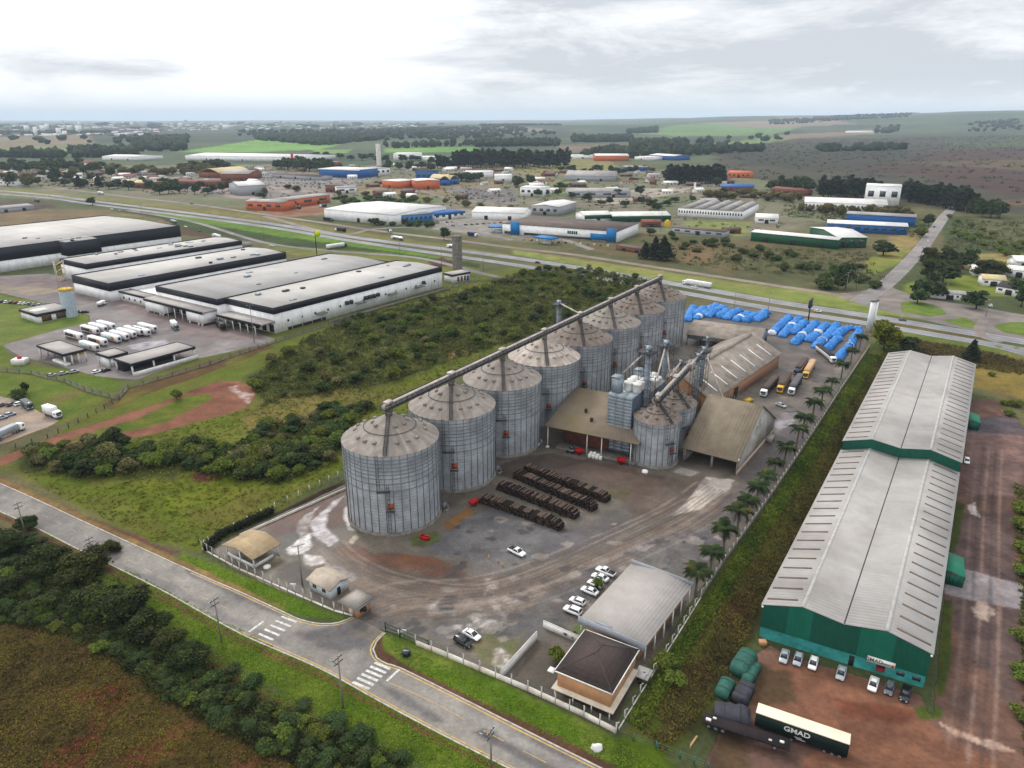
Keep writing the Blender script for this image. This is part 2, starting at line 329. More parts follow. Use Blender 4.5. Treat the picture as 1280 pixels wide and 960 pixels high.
GL_FAR = [
 # ---- country beyond the town
 LY((84, 98, 78), (102, 114, 86), 500, [(-400, 156), (1700, 156), (1700, 196), (-400, 215)], 40, 60, 300),
 LY((60, 72, 62), (92, 100, 84), 420, [(-300, 160), (720, 158), (700, 176), (-300, 182)], 60, 120, 400, 0.7),
 LY((146, 128, 108), (134, 124, 100), 200, [(-60, 174), (112, 168), (120, 183), (-60, 188)], 15, 25, 120),
 LY((128, 152, 92), (112, 142, 80), 160, [(-60, 188), (70, 184), (95, 189), (40, 192), (-60, 192)], 8, 12, 80),
 LY((112, 152, 76), (126, 160, 90), 200, [(222, 189), (318, 176), (382, 174), (426, 181), (400, 186), (318, 190)], 8, 14, 100),
 LY((108, 150, 76), (124, 158, 88), 200, [(480, 186), (600, 184), (594, 192), (480, 192)], 6, 10, 80),
 LY((116, 152, 80), (126, 150, 92), 200, [(388, 187), (438, 186), (436, 192), (400, 192)], 6, 10, 80),
 LY((140, 122, 106), (124, 112, 96), 200, [(690, 182), (786, 179), (782, 184), (716, 192)], 8, 10, 80),
 LY((148, 132, 112), (128, 128, 98), 260, [(560, 164), (640, 162), (690, 165), (600, 170)], 12, 20, 120),
 LY((122, 146, 96), (110, 138, 84), 260, [(785, 167), (862, 161), (1000, 164), (960, 171), (850, 172)], 10, 20, 120),
 LY((152, 134, 120), (140, 130, 108), 260, [(860, 160), (1010, 159), (1070, 163), (960, 165)], 10, 20, 120),
 LY((120, 142, 88), (132, 146, 96), 260, [(870, 180), (985, 172), (1010, 175), (900, 184)], 10, 14, 100),
 LY((150, 128, 112), (140, 124, 104), 260, [(960, 171), (1090, 166), (1092, 170), (990, 175)], 8, 14, 100),
 LY((150, 130, 124), (132, 116, 108), 260, [(930, 150.5), (1700, 149.5), (1700, 157), (980, 159)], 30, 60, 400, 0.8),
 # ---- the moor on the right
 LY((88, 80, 76), (96, 94, 74), 90, [(885, 184), (1000, 174), (1700, 168), (1700, 300), (1200, 262), (1040, 246), (900, 214)], 14, 26, 90),
 LY((82, 76, 66), (74, 82, 60), 60, [(900, 190), (1100, 184), (1160, 196), (1060, 214), (930, 206)], 10, 26, 70, 0.8),
 LY((104, 74, 70), (90, 74, 66), 60, [(1060, 212), (1180, 190), (1340, 182), (1700, 190), (1700, 240), (1250, 242), (1150, 220)], 10, 24, 80, 0.9, 8),
 LY((128, 104, 84), (104, 106, 70), 50, [(1120, 202), (1330, 198), (1500, 208), (1300, 214)], 8, 14, 60, 0.7),
 LY((98, 116, 76), (80, 96, 64), 90, [(1180, 178), (1400, 170), (1400, 180), (1200, 186)], 10, 16, 80, 0.8),
 LY((74, 94, 62), (60, 78, 52), 40, [(1022, 186), (1130, 184), (1130, 189), (1030, 192)], 5, 8, 50, 0.8),
 LY((120, 92, 74), (136, 110, 84), 50, [(1235, 252), (1330, 244), (1500, 262), (1300, 262)], 5, 8, 50, 0.7),
 # ---- town and works belt
 LY((141, 132, 114), (121, 126, 98), 70, [(-300, 212), (300, 205), (640, 212), (900, 212), (1010, 236), (1120, 262), (900, 300), (640, 300), (320, 262), (-300, 232)], 12, 20, 90, 0.85),
 LY((162, 148, 141), (137, 130, 126), 26, [(180, 222), (330, 222), (420, 232), (420, 250), (300, 248), (180, 232)], 4, 8, 40),
 LY((153, 146, 141), (130, 126, 121), 20, [(330, 214), (470, 222), (430, 236), (330, 232)], 3, 5, 30),
 LY((141, 98, 80), (159, 121, 96), 20, [(316, 262), (402, 254), (410, 268), (340, 272)], 2, 3, 20),
 LY((107, 123, 85), (121, 137, 94), 30, [(415, 246), (520, 240), (580, 248), (520, 256), (420, 254)], 3, 5, 30),
 LY((153, 130, 107), (137, 126, 96), 30, [(430, 232), (620, 226), (640, 236), (560, 248), (450, 242)], 3, 8, 40, 0.8),
 LY((135, 130, 128), (121, 116, 116), 14, [(555, 234), (640, 236), (650, 254), (580, 250)], 2, 3, 20),
 LY((146, 141, 137), (164, 157, 148), 14, [(560, 262), (640, 262), (660, 284), (620, 296), (540, 286)], 2, 4, 20, 0.8),
 LY((153, 139, 96), (139, 137, 92), 40, [(640, 196), (760, 200), (780, 214), (680, 220), (640, 214)], 4, 8, 40, 0.8),
 LY((116, 137, 83), (137, 144, 92), 24, [(660, 218), (740, 232), (720, 244), (662, 246)], 3, 5, 30, 0.8),
 LY((173, 162, 148), (153, 144, 132), 14, [(740, 246), (800, 236), (866, 234), (860, 240), (790, 252), (750, 258)], 2, 3, 20),
 LY((121, 107, 78), (101, 103, 67), 22, [(700, 318), (760, 296), (800, 290), (1120, 316), (1112, 356), (960, 348), (800, 326)], 4, 7, 30),
 LY((153, 116, 89), (130, 112, 80), 10, [(852, 306), (900, 304), (880, 330), (850, 326)], 3, 6, 20, 0.6),
 LY((141, 146, 83), (126, 137, 74), 12, [(860, 276), (940, 278), (930, 296), (850, 288)], 3, 5, 20, 0.8),
 LY((87, 94, 58), (105, 107, 69), 14, [(920, 322), (1000, 318), (1080, 330), (1060, 352), (960, 344)], 3, 6, 20, 0.7),
 LY((157, 146, 83), (128, 144, 69), 14, [(1085, 324), (1130, 292), (1152, 300), (1120, 330), (1085, 345)], 2, 4, 18, 0.8),
 LY((168, 135, 105), (139, 128, 83), 12, [(1110, 296), (1150, 290), (1150, 304), (1116, 318)], 2, 4, 18, 0.6),
 LY((94, 107, 65), (74, 87, 53), 20, [(1180, 270), (1330, 270), (1500, 330), (1280, 318), (1178, 316)], 3, 6, 26, 0.8),
 LY((119, 112, 78), (103, 105, 69), 9, [(1210, 272), (1400, 274), (1500, 316), (1240, 300)], 4, 7, 18, 0.6),
 LY((162, 141, 92), (139, 137, 83), 12, [(1170, 316), (1290, 318), (1290, 330), (1180, 340)], 2, 4, 16, 0.8),
 LY((130, 150, 62), (144, 144, 69), 10, [(1180, 342), (1260, 346), (1290, 372), (1160, 366), (1120, 376), (1136, 352)], 2, 4, 14, 0.7),
 LY((141, 148, 85), (128, 141, 74), 12, [(960, 358), (1085, 372), (1190, 392), (1180, 402), (1085, 392), (960, 372), (640, 318), (640, 312)], 2, 3, 14, 0.9),
 LY((141, 128, 85), (155, 139, 96), 10, [(650, 313), (960, 360), (960, 364), (700, 324)], 2, 3, 14, 0.6),
 # ---- highway verges
 LY((128, 124, 70), (140, 130, 84), 20, [(-300, 208), (0, 234), (160, 250), (320, 268), (480, 295), (640, 318), (640, 322), (480, 300), (320, 274), (120, 250), (-300, 222)], 2, 3, 20, 0.9),
 LY((100, 132, 50), (112, 138, 60), 16, [(190, 264), (330, 282), (470, 306), (566, 324), (566, 330), (460, 322), (330, 296), (200, 276)], 1.5, 3, 16),
 LY((72, 92, 42), (62, 80, 40), 14, [(140, 262), (190, 268), (340, 294), (470, 312), (600, 330), (600, 336), (470, 322), (330, 304), (220, 286), (140, 270)], 1.5, 3, 16, 0.9),
 LY((128, 128, 68), (116, 122, 60), 16, [(330, 306), (480, 316), (600, 336), (590, 350), (480, 330), (330, 314)], 2, 3, 16, 0.8),
 LY((118, 74, 58), (98, 66, 52), 8, [(535, 326), (552, 322), (570, 330), (566, 333), (540, 333)], 1, 2, 8),
 # ---- bare brown field left of the distribution centre
 LY((142, 122, 96), (128, 112, 84), 40, [(-300, 262), (40, 262), (130, 262), (205, 274), (214, 282), (100, 284), (0, 292), (-300, 318)], 2, 4, 30),
 LY((104, 114, 58), (118, 122, 66), 10, [(70, 278), (150, 268), (205, 276), (180, 280), (100, 284), (30, 288), (0, 288)], 2, 5, 16, 0.8),
 LY((92, 78, 62), (112, 100, 86), 16, [(-300, 244), (60, 252), (72, 260), (0, 266), (-300, 290)], 2, 3, 14),
 LY((112, 60, 48), (104, 70, 54), 8, [(215, 284), (236, 288), (300, 300), (250, 296), (216, 292)], 1.5, 2, 10, 0.8),
 # ---- lawns by the distribution centre
 LY((108, 126, 58), (122, 130, 68), 10, [(-300, 380), (0, 368), (54, 378), (112, 392), (108, 405), (84, 412), (0, 432), (-300, 500)], 1.2, 2, 14),
 LY((100, 120, 48), (116, 124, 58), 9, [(-300, 500), (0, 432), (24, 455), (100, 462), (160, 478), (130, 500), (72, 534), (60, 520), (0, 496), (-300, 560)], 1.2, 2, 14),
 LY((142, 112, 78), (126, 116, 70), 8, [(52, 502), (112, 480), (116, 484), (70, 508)], 1.5, 3, 8, 0.7),
 # ---- the scrub between the distribution centre and the silos
 LY((104, 118, 44), (114, 116, 54), 9, [(-300, 780), (0, 590), (160, 478), (330, 420), (600, 340), (700, 330), (860, 372), (560, 470), (430, 590), (250, 690), (180, 676), (0, 582)], 2, 3, 14),
 LY((104, 116, 52), (118, 120, 62), 10, [(330, 430), (450, 386), (600, 348), (640, 334), (600, 360), (450, 400), (300, 448)], 2, 3, 14, 0.9),
 LY((82, 88, 46), (98, 100, 54), 12, [(310, 470), (440, 400), (600, 360), (690, 334), (830, 356), (640, 428), (500, 476), (420, 500), (330, 520)], 3, 6, 22, 0.85),
 LY((140, 122, 76), (122, 116, 62), 10, [(318, 500), (440, 484), (500, 500), (430, 520), (330, 540), (300, 524)], 2, 5, 16, 0.8),
 LY((158, 130, 90), (140, 118, 78), 8, [(556, 438), (582, 434), (586, 442), (562, 448)], 1, 2, 8),
 LY((108, 104, 52), (122, 114, 60), 6, [(170, 600), (270, 590), (330, 620), (300, 660), (230, 640)], 2, 5, 14, 0.85),
 LY((104, 118, 38), (118, 124, 46), 6, [(120, 608), (220, 600), (290, 586), (330, 590), (270, 636), (200, 640)], 2, 5, 12, 0.8),
 LY((84, 90, 40), (66, 74, 36), 9, [(10, 560), (120, 550), (260, 560), (220, 600), (110, 600), (30, 590)], 2, 5, 16, 0.8),
 LY((90, 118, 40), (108, 124, 52), 6, [(228, 690), (256, 700), (330, 730), (425, 770), (436, 776), (380, 772), (300, 742), (220, 700)], 0.8, 1.0, 6),
 LY((100, 58, 44), (112, 68, 52), 6, [(236, 594), (262, 580), (280, 576), (276, 600), (246, 604)], 0.8, 1.6, 6),
 # ---- red soil behind the fence, by the first silo
 LY((70, 44, 36), (86, 54, 44), 6, [(262, 684), (300, 664), (430, 600), (432, 612), (330, 664), (284, 690)], 0.8, 1.0, 6),
 # ---- verge of the near road, upper side
 LY((126, 88, 78), (112, 78, 66), 6, [(-120, 540), (0, 600), (60, 626), (120, 650), (200, 682), (228, 690), (210, 694), (120, 656), (0, 604), (-120, 556)], 0.8, 1.5, 6),
 LY((150, 124, 84), (134, 108, 76), 5, [(-120, 548), (0, 604), (120, 660), (240, 714), (300, 740), (360, 764), (356, 760), (240, 706), (120, 652), (0, 596)], 0.4, 0.6, 5),
 # ---- lower side: lawn strip, dark scrub, brown weeds, red earth
 LY((86, 108, 38), (108, 120, 52), 6, [(40, 650), (150, 700), (420, 846), (640, 958), (760, 1030), (640, 1100), (560, 980), (420, 900), (260, 812), (120, 730)], 0.8, 1.5, 8),
 LY((128, 92, 70), (112, 84, 64), 5, [(-120, 588), (0, 642), (110, 694), (200, 739), (300, 796), (400, 840), (475, 880), (550, 922), (640, 966), (760, 1030), (756, 1036), (630, 970), (540, 925), (465, 884), (390, 844), (290, 800), (190, 744), (100, 700), (0, 648), (-120, 596)], 0.3, 0.4, 5),
 LY((94, 78, 42), (112, 94, 50), 5, [(-420, 1000), (-420, 640), (0, 700), (140, 740), (300, 850), (450, 920), (600, 1010), (560, 1180), (-420, 1180)], 2, 3, 10),
 LY((92, 66, 44), (104, 88, 48), 4, [(-300, 760), (0, 780), (120, 800), (200, 860), (300, 900), (420, 960), (400, 1100), (-300, 1100)], 2, 4, 8, 0.7),
 LY((122, 62, 48), (128, 76, 56), 5, [(62, 940), (110, 920), (118, 880), (90, 868), (150, 858), (160, 870), (138, 900), (128, 940), (108, 968), (40, 980)], 0.8, 2.4, 6, 0.95),
 LY((120, 64, 48), (126, 80, 56), 5, [(140, 940), (190, 920), (236, 902), (250, 908), (200, 950), (176, 975), (140, 965)], 0.8, 2.4, 6, 0.8),
 LY((128, 84, 62), (116, 70, 54), 5, [(290, 955), (330, 940), (360, 970), (300, 990)], 1, 2, 6, 0.8),
 # ---- lawn between the near road and the office wall
 LY((92, 118, 42), (118, 130, 64), 5, [(478, 794), (500, 792), (640, 858), (770, 922), (900, 975), (900, 1040), (757, 960), (640, 905), (575, 872), (500, 834), (474, 812)], 0.6, 0.9, 7),
 LY((118, 86, 68), (106, 80, 62), 5, [(468, 806), (478, 794), (480, 812), (510, 832), (640, 894), (760, 950), (860, 1000), (840, 1010), (757, 964), (650, 914), (575, 876), (500, 840), (468, 822)], 0.4, 0.5, 5),
 # ---- embankment below the palms, by the green warehouse
 LY((88, 104, 42), (104, 106, 54), 7, [(780, 920), (880, 748), (960, 640), (1090, 436), (1108, 410), (1130, 420), (1110, 470), (960, 740), (930, 840), (880, 900), (820, 960), (770, 960)], 1, 2, 8, 1, 3, -2),
 LY((84, 102, 40), (98, 110, 50), 5, [(784, 900), (884, 752), (1080, 450), (1092, 456), (1000, 600), (920, 712), (870, 800), (820, 880)], 1, 1.6, 6, 0.9, 3, -1),
 LY((92, 76, 52), (78, 72, 44), 6, [(850, 850), (940, 730), (1060, 540), (1066, 560), (960, 760), (930, 830), (860, 920), (810, 950)], 1.5, 3, 8, 0.8, 3, -3),
 LY((102, 62, 48), (112, 66, 50), 5, [(900, 770), (940, 742), (948, 760), (930, 800), (910, 800)], 1, 2, 6, 0.7, 3, -3.5),
 LY((112, 60, 46), (96, 60, 46), 5, [(838, 850), (880, 832), (892, 850), (850, 880)], 1, 2, 6, 0.6, 3, -3.5),
 LY((96, 118, 40), (80, 100, 36), 6, [(770, 925), (800, 920), (880, 960), (940, 985), (860, 1000), (770, 955)], 1, 1.5, 6, 0.9),
 # ---- behind the green warehouse, right margin
 LY((112, 98, 62), (128, 112, 72), 8, [(1100, 400), (1280, 436), (1420, 470), (1420, 560), (1216, 470), (1130, 436)], 1.5, 3, 10, 0.9, 3, -1),
 LY((86, 72, 56), (98, 80, 60), 6, [(1120, 424), (1200, 432), (1300, 448), (1420, 470), (1420, 480), (1290, 458), (1216, 448), (1130, 440)], 1.2, 2, 8, 0.9),
 LY((108, 124, 60), (122, 128, 72), 8, [(1120, 408), (1280, 434), (1420, 460), (1420, 466), (1280, 442), (1180, 430), (1120, 418)], 1, 2, 8),
 LY((146, 126, 70), (124, 112, 64), 8, [(1214, 452), (1300, 458), (1420, 480), (1420, 560), (1300, 500), (1216, 480)], 1.5, 3, 10, 0.9, 3, -3),
]
gcol = paint(gx, gy, gcol, GL_FAR)
gcol *= (0.84 + 0.32 * fbm(gx, gy, 9, 21, 3))[:, None]
ii = (np.arange(nr - 1)[:, None] * nc + np.arange(nc - 1)[None, :]).ravel()
gf = np.stack([ii, ii + 1, ii + nc + 1, ii + nc], 1)
GM = ATTMAT('ground_soil', detail=0.34, dsc=0.9, bumpd=0.25)
ground = bpy.data.objects.new('ground', rawmesh('ground', np.stack([gx, gy, gz], 1), gf, GM, smooth=True, col=gcol))
link(ground); tag(ground, kind='structure')
# ------------------------------------------------------------------ sheets that lie on the ground
def sheet(name, poly, res, off, c1, c2, sc, layers=(), mat=None, amp=0.0, nsc=4.0, fine=0.16, kind='structure', flat=None):
 pts = np.array(poly); x0, y0 = pts.min(0) - 2 * res - amp; x1, y1 = pts.max(0) + 2 * res + amp
 xs = np.arange(x0, x1 + res, res); ys = np.arange(y0, y1 + res, res)
 X, Y = np.meshgrid(xs, ys); n, m = X.shape; X = X.ravel(); Y = Y.ravel()
 sd = sdist(X, Y, poly)
 if amp: sd = sd + amp * 2 * (fbm(X, Y, nsc, 77, 4) - 0.5)
 ii = (np.arange(n - 1)[:, None] * m + np.arange(m - 1)[None, :]).ravel()
 f = np.stack([ii, ii + 1, ii + m + 1, ii + m], 1)
 keep = (sd[f] > -0.12).any(1); f = f[keep]
 used = np.zeros(len(X), bool); used[f.ravel()] = True
 idx = np.cumsum(used) - 1; f = idx[f]; X, Y, sd = X[used], Y[used], sd[used]
 t = sstep(0.3, 0.7, fbm(X, Y, sc, 31, 5))[:, None]
 col = np.array(C(*c1)) * (1 - t) + np.array(C(*c2)) * t
 col = paint(X, Y, col, layers)
 col *= (1 - fine + 2 * fine * fbm(X, Y, res * 3, 12, 2))[:, None]
 Z = (hz(X, Y) if flat is None else np.full(len(X), flat)) + off
 o = bpy.data.objects.new(name, rawmesh(name, np.stack([X, Y, Z], 1), f, mat or ATTMAT('paved_sheet', rough=0.85, detail=0.22, dsc=1.2, edge=True, spec=0.25), smooth=True, col=col, sd=sd))
 link(o); tag(o, kind=kind); return o
def smooth_line(pts, step):
 """resampled Catmull-Rom through the points"""
 pts = [Vector((p[0], p[1], 0)) for p in pts]; out = []
 for i in range(len(pts) - 1):
  p0 = pts[max(0, i - 1)]; p1 = pts[i]; p2 = pts[i + 1]; p3 = pts[min(len(pts) - 1, i + 2)]
  n = max(1, int((p2 - p1).length / step))
  for k in range(n):
   t = k / n
   out.append(0.5 * ((2 * p1) + (p2 - p0) * t + (2 * p0 - 5 * p1 + 4 * p2 - p3) * t * t + (3 * p1 - p0 - 3 * p2 + p3) * t ** 3))
 out.append(pts[-1]); return [(p.x, p.y) for p in out]
def offset_line(l, d):
 o = []
 for i in range(len(l)):
  ax, ay = l[max(0, i - 1)]; bx, by = l[min(len(l) - 1, i + 1)]
  n = math.hypot(bx - ax, by - ay) or 1
  o.append((l[i][0] - (by - ay) / n * d, l[i][1] + (bx - ax) / n * d))
 return o
def strip(name, line, width, step, off, c1, c2, sc, layers=(), cross=9, mat=None, rut=0.0, kind='structure'):
 l = smooth_line(line, step); n = len(l)
 os_ = [offset_line(l, -width / 2 + width * k / (cross - 1)) for k in range(cross)]
 X = np.array([[os_[k][i][0] for k in range(cross)] for i in range(n)]).ravel(); Y = np.array([[os_[k][i][1] for k in range(cross)] for i in range(n)]).ravel()
 ii = (np.arange(n - 1)[:, None] * cross + np.arange(cross - 1)[None, :]).ravel()
 f = np.stack([ii, ii + 1, ii + cross + 1, ii + cross], 1)[:, ::-1]
 t = sstep(0.3, 0.7, fbm(X, Y, sc, 31, 5))[:, None]
 col = np.array(C(*c1)) * (1 - t) + np.array(C(*c2)) * t
 if rut:
  u = np.tile(np.linspace(-1, 1, cross), n); col *= (1 - rut * np.exp(-((np.abs(u) - 0.5) / 0.18) ** 2))[:, None]
 col = paint(X, Y, col, layers)
 o = bpy.data.objects.new(name, rawmesh(name, np.stack([X, Y, hz(X, Y) + off], 1), f, mat or ATTMAT('asphalt', rough=0.85, detail=0.16, dsc=1.4, spec=0.25), smooth=True, col=col))
 link(o); tag(o, kind=kind); return o
PAINT_W = MAT('paint_white', (0.62, 0.61, 0.58), 0.7, var=0.3, vs=1.5, dirt=(0.22, 0.21, 0.2), dirtamt=0.8, dscale=0.9)
PAINT_Y = MAT('paint_yellow', (0.55, 0.33, 0.05), 0.7, var=0.3, vs=1.5, dirt=(0.2, 0.19, 0.17), dirtamt=0.85, dscale=0.7)
def line_mark(name, line, width, off, mat, dash=None, step=2.0):
 l = smooth_line(line, step); mb = MB(); A = offset_line(l, width / 2); B = offset_line(l, -width / 2); s = 0
 for i in range(len(l) - 1):
  dl = math.dist(l[i], l[i + 1])
  if dash is None or (s % (dash[0] + dash[1])) < dash[0]:
   z0 = hz1(*l[i]) + off; z1 = hz1(*l[i + 1]) + off
   mb.add([(*B[i], z0), (*B[i + 1], z1), (*A[i + 1], z1), (*A[i], z0)], [(3, 2, 1, 0)])
  s += dl
 o = mb.obj(name, mat); tag(o, kind='structure'); return o
def kerb(name, line, width, hgt, mat, step=1.5):
 l = smooth_line(line, step); A = offset_line(l, width / 2); B = offset_line(l, -width / 2); mb = MB()
 rings = [[(*A[i], hz1(*l[i]) - 0.1), (*A[i], hz1(*l[i]) + hgt), (*B[i], hz1(*l[i]) + hgt), (*B[i], hz1(*l[i]) - 0.1)] for i in range(len(l))]
 mb.loft(rings, 0, True, True); o = mb.obj(name, mat); tag(o, kind='structure'); return o
# ---- the near road (bottom left to bottom centre)
UP = GL([(-140, 548), (0, 605), (120, 660), (240, 715), (300, 741), (352, 765), (374, 775)])
UPX = GL([(374, 775), (400, 780.5), (424, 779), (442, 771)])
UP2A = GL([(481, 791), (470, 802), (465.5, 812), (470, 823), (484, 831), (500, 836)])
UP2 = GL([(500, 836), (575, 873), (650, 911), (720, 946), (790, 981), (900, 1036)])
LO = GL([(-140, 588), (0, 639), (110, 692), (200, 736), (300, 791), (400, 835), (475, 876), (550, 916), (635, 959), (720, 1003), (860, 1076)])
road_poly = smooth_line(UP, 4) + smooth_line(UPX, 1.0) + GL([(452, 775), (468, 783)]) + smooth_line(UP2A, 1.0) + smooth_line(UP2, 4) + smooth_line(LO, 4)[::-1]
AS1, AS2 = (152, 146, 139), (136, 131, 126)
road_layers = [
 LY((118, 112, 112), (104, 100, 102), 3, [(360, 790), (400, 786), (452, 776), (470, 790), (462, 812), (420, 812), (390, 806)], 1, 1.6, 4, 0.75),
 LY((100, 98, 104), (120, 116, 116), 3, [(420, 800), (455, 792), (462, 808), (430, 812)], 0.8, 1.2, 4, 0.8),
 LY((112, 108, 110), (104, 100, 102), 6, [(232, 712), (352, 766), (372, 778), (352, 772), (240, 722)], 0.4, 0.8, 4, 0.7),
 LY((100, 97, 99), (112, 108, 108), 5, [(590, 915), (605, 912), (700, 962), (740, 990), (690, 975), (640, 942)], 0.4, 0.9, 5, 0.8),
 LY((100, 97, 99), (112, 108, 108), 5, [(470, 852), (500, 864), (540, 893), (560, 905), (530, 895), (490, 872)], 0.3, 0.9, 5, 0.6),
 LY((112, 107, 108), (120, 114, 112), 5, [(660, 920), (757, 966), (820, 1000), (757, 972), (660, 928)], 0.3, 0.5, 5, 0.8),
 LY((128, 122, 122), (120, 115, 116), 8, [(150, 706), (210, 726), (300, 776), (360, 806), (340, 800), (230, 750), (170, 722)], 0.6, 1.4, 6, 0.6),
 LY((170, 164, 158), (160, 155, 150), 8, [(520, 860), (620, 905), (700, 950), (640, 925), (560, 885)], 0.5, 0.9, 6, 0.5),
 LY((140, 128, 112), (130, 120, 108), 3, [(430, 790), (470, 783), (482, 792), (468, 806)], 0.5, 1.2, 3, 0.5),
]
sheet('near_road', road_poly, 0.55, 0.03, AS1, AS2, 9, road_layers)
KW = MAT('kerb_white', (0.5, 0.46, 0.4), 0.8, var=0.25, vs=1.2, dirt=(0.25, 0.19, 0.14), dirtamt=0.8, dscale=0.8)
for nm, ln, sgn in (('road_kerb', UP[:-1] + UPX, 1), ('road_kerb', UP2A + UP2[1:], 1), ('road_kerb', LO, -1)):
 kerb(nm, offset_line(smooth_line(ln, 1.5), 0.16 * sgn), 0.3, 0.14, KW)
line_mark('road_edge_line', offset_line(smooth_line(UP[3:-1] + UPX, 1.2), -0.4), 0.24, 0.036, PAINT_Y, step=1)
line_mark('road_edge_line', offset_line(smooth_line(UP2A + UP2[1:], 1.2), -0.4), 0.26, 0.036, PAINT_Y, step=1)
line_mark('road_edge_line', offset_line(smooth_line(LO[4:], 2), 0.4), 0.24, 0.036, PAINT_Y, step=1)
CEN = GL([(-140, 568), (0, 620), (100, 667), (200, 721), (300, 768), (345, 788)])
line_mark('road_centre_line', CEN, 0.14, 0.036, MAT('paint_yellow_worn', (0.42, 0.34, 0.18), 0.8, var=0.3, dirt=(0.25, 0.24, 0.23), dirtamt=0.95, dscale=1.2), dash=(3, 4), step=1)
CEN2 = GL([(486, 853), (540, 877), (581, 900)])
line_mark('road_centre_line', CEN2, 0.14, 0.036, PAINT_Y, step=1)
line_mark('road_centre_line', GL([(604, 913), (690, 957), (800, 1010)]), 0.13, 0.036, PAINT_Y, dash=(4.5, 4), step=0.5)
def bars(name, a, b, c, d, n, w):
 """zebra: n bars running a->d (row ab far, dc near)"""
 mb = MB()
 a, b, c, d = [Vector((*p, 0.038)) for p in GL([a, b, c, d])]
 for i in range(n):
  t0 = (i + 0.5) / n; p = a.lerp(b, t0); q = d.lerp(c, t0); s = (q - p).normalized().cross(Vector((0, 0, 1))) * w / 2
  mb.add([p - s, q - s, q + s, p + s], [(0, 1, 2, 3)])
 return tag(mb.obj(name, PAINT_W), kind='structure')
bars('zebra_crossing', (438, 855), (471, 826), (490, 834), (459, 864), 6, 0.62)
bars('zebra_crossing', (320, 795), (355, 768), (374, 775), (338, 803), 5, 0.55)
def quadmark(name, pts, mat=PAINT_W): return tag(MB().add([(*p, 0.038) for p in GL(pts)], [(0, 1, 2, 3)]).obj(name, mat), kind='structure')
quadmark('stop_line', [(482, 851), (484.4, 852.2), (500.5, 837.4), (498, 836.2)])
quadmark('stop_line', [(310, 789.5), (312, 790.5), (330, 777.5), (328, 776.5)])
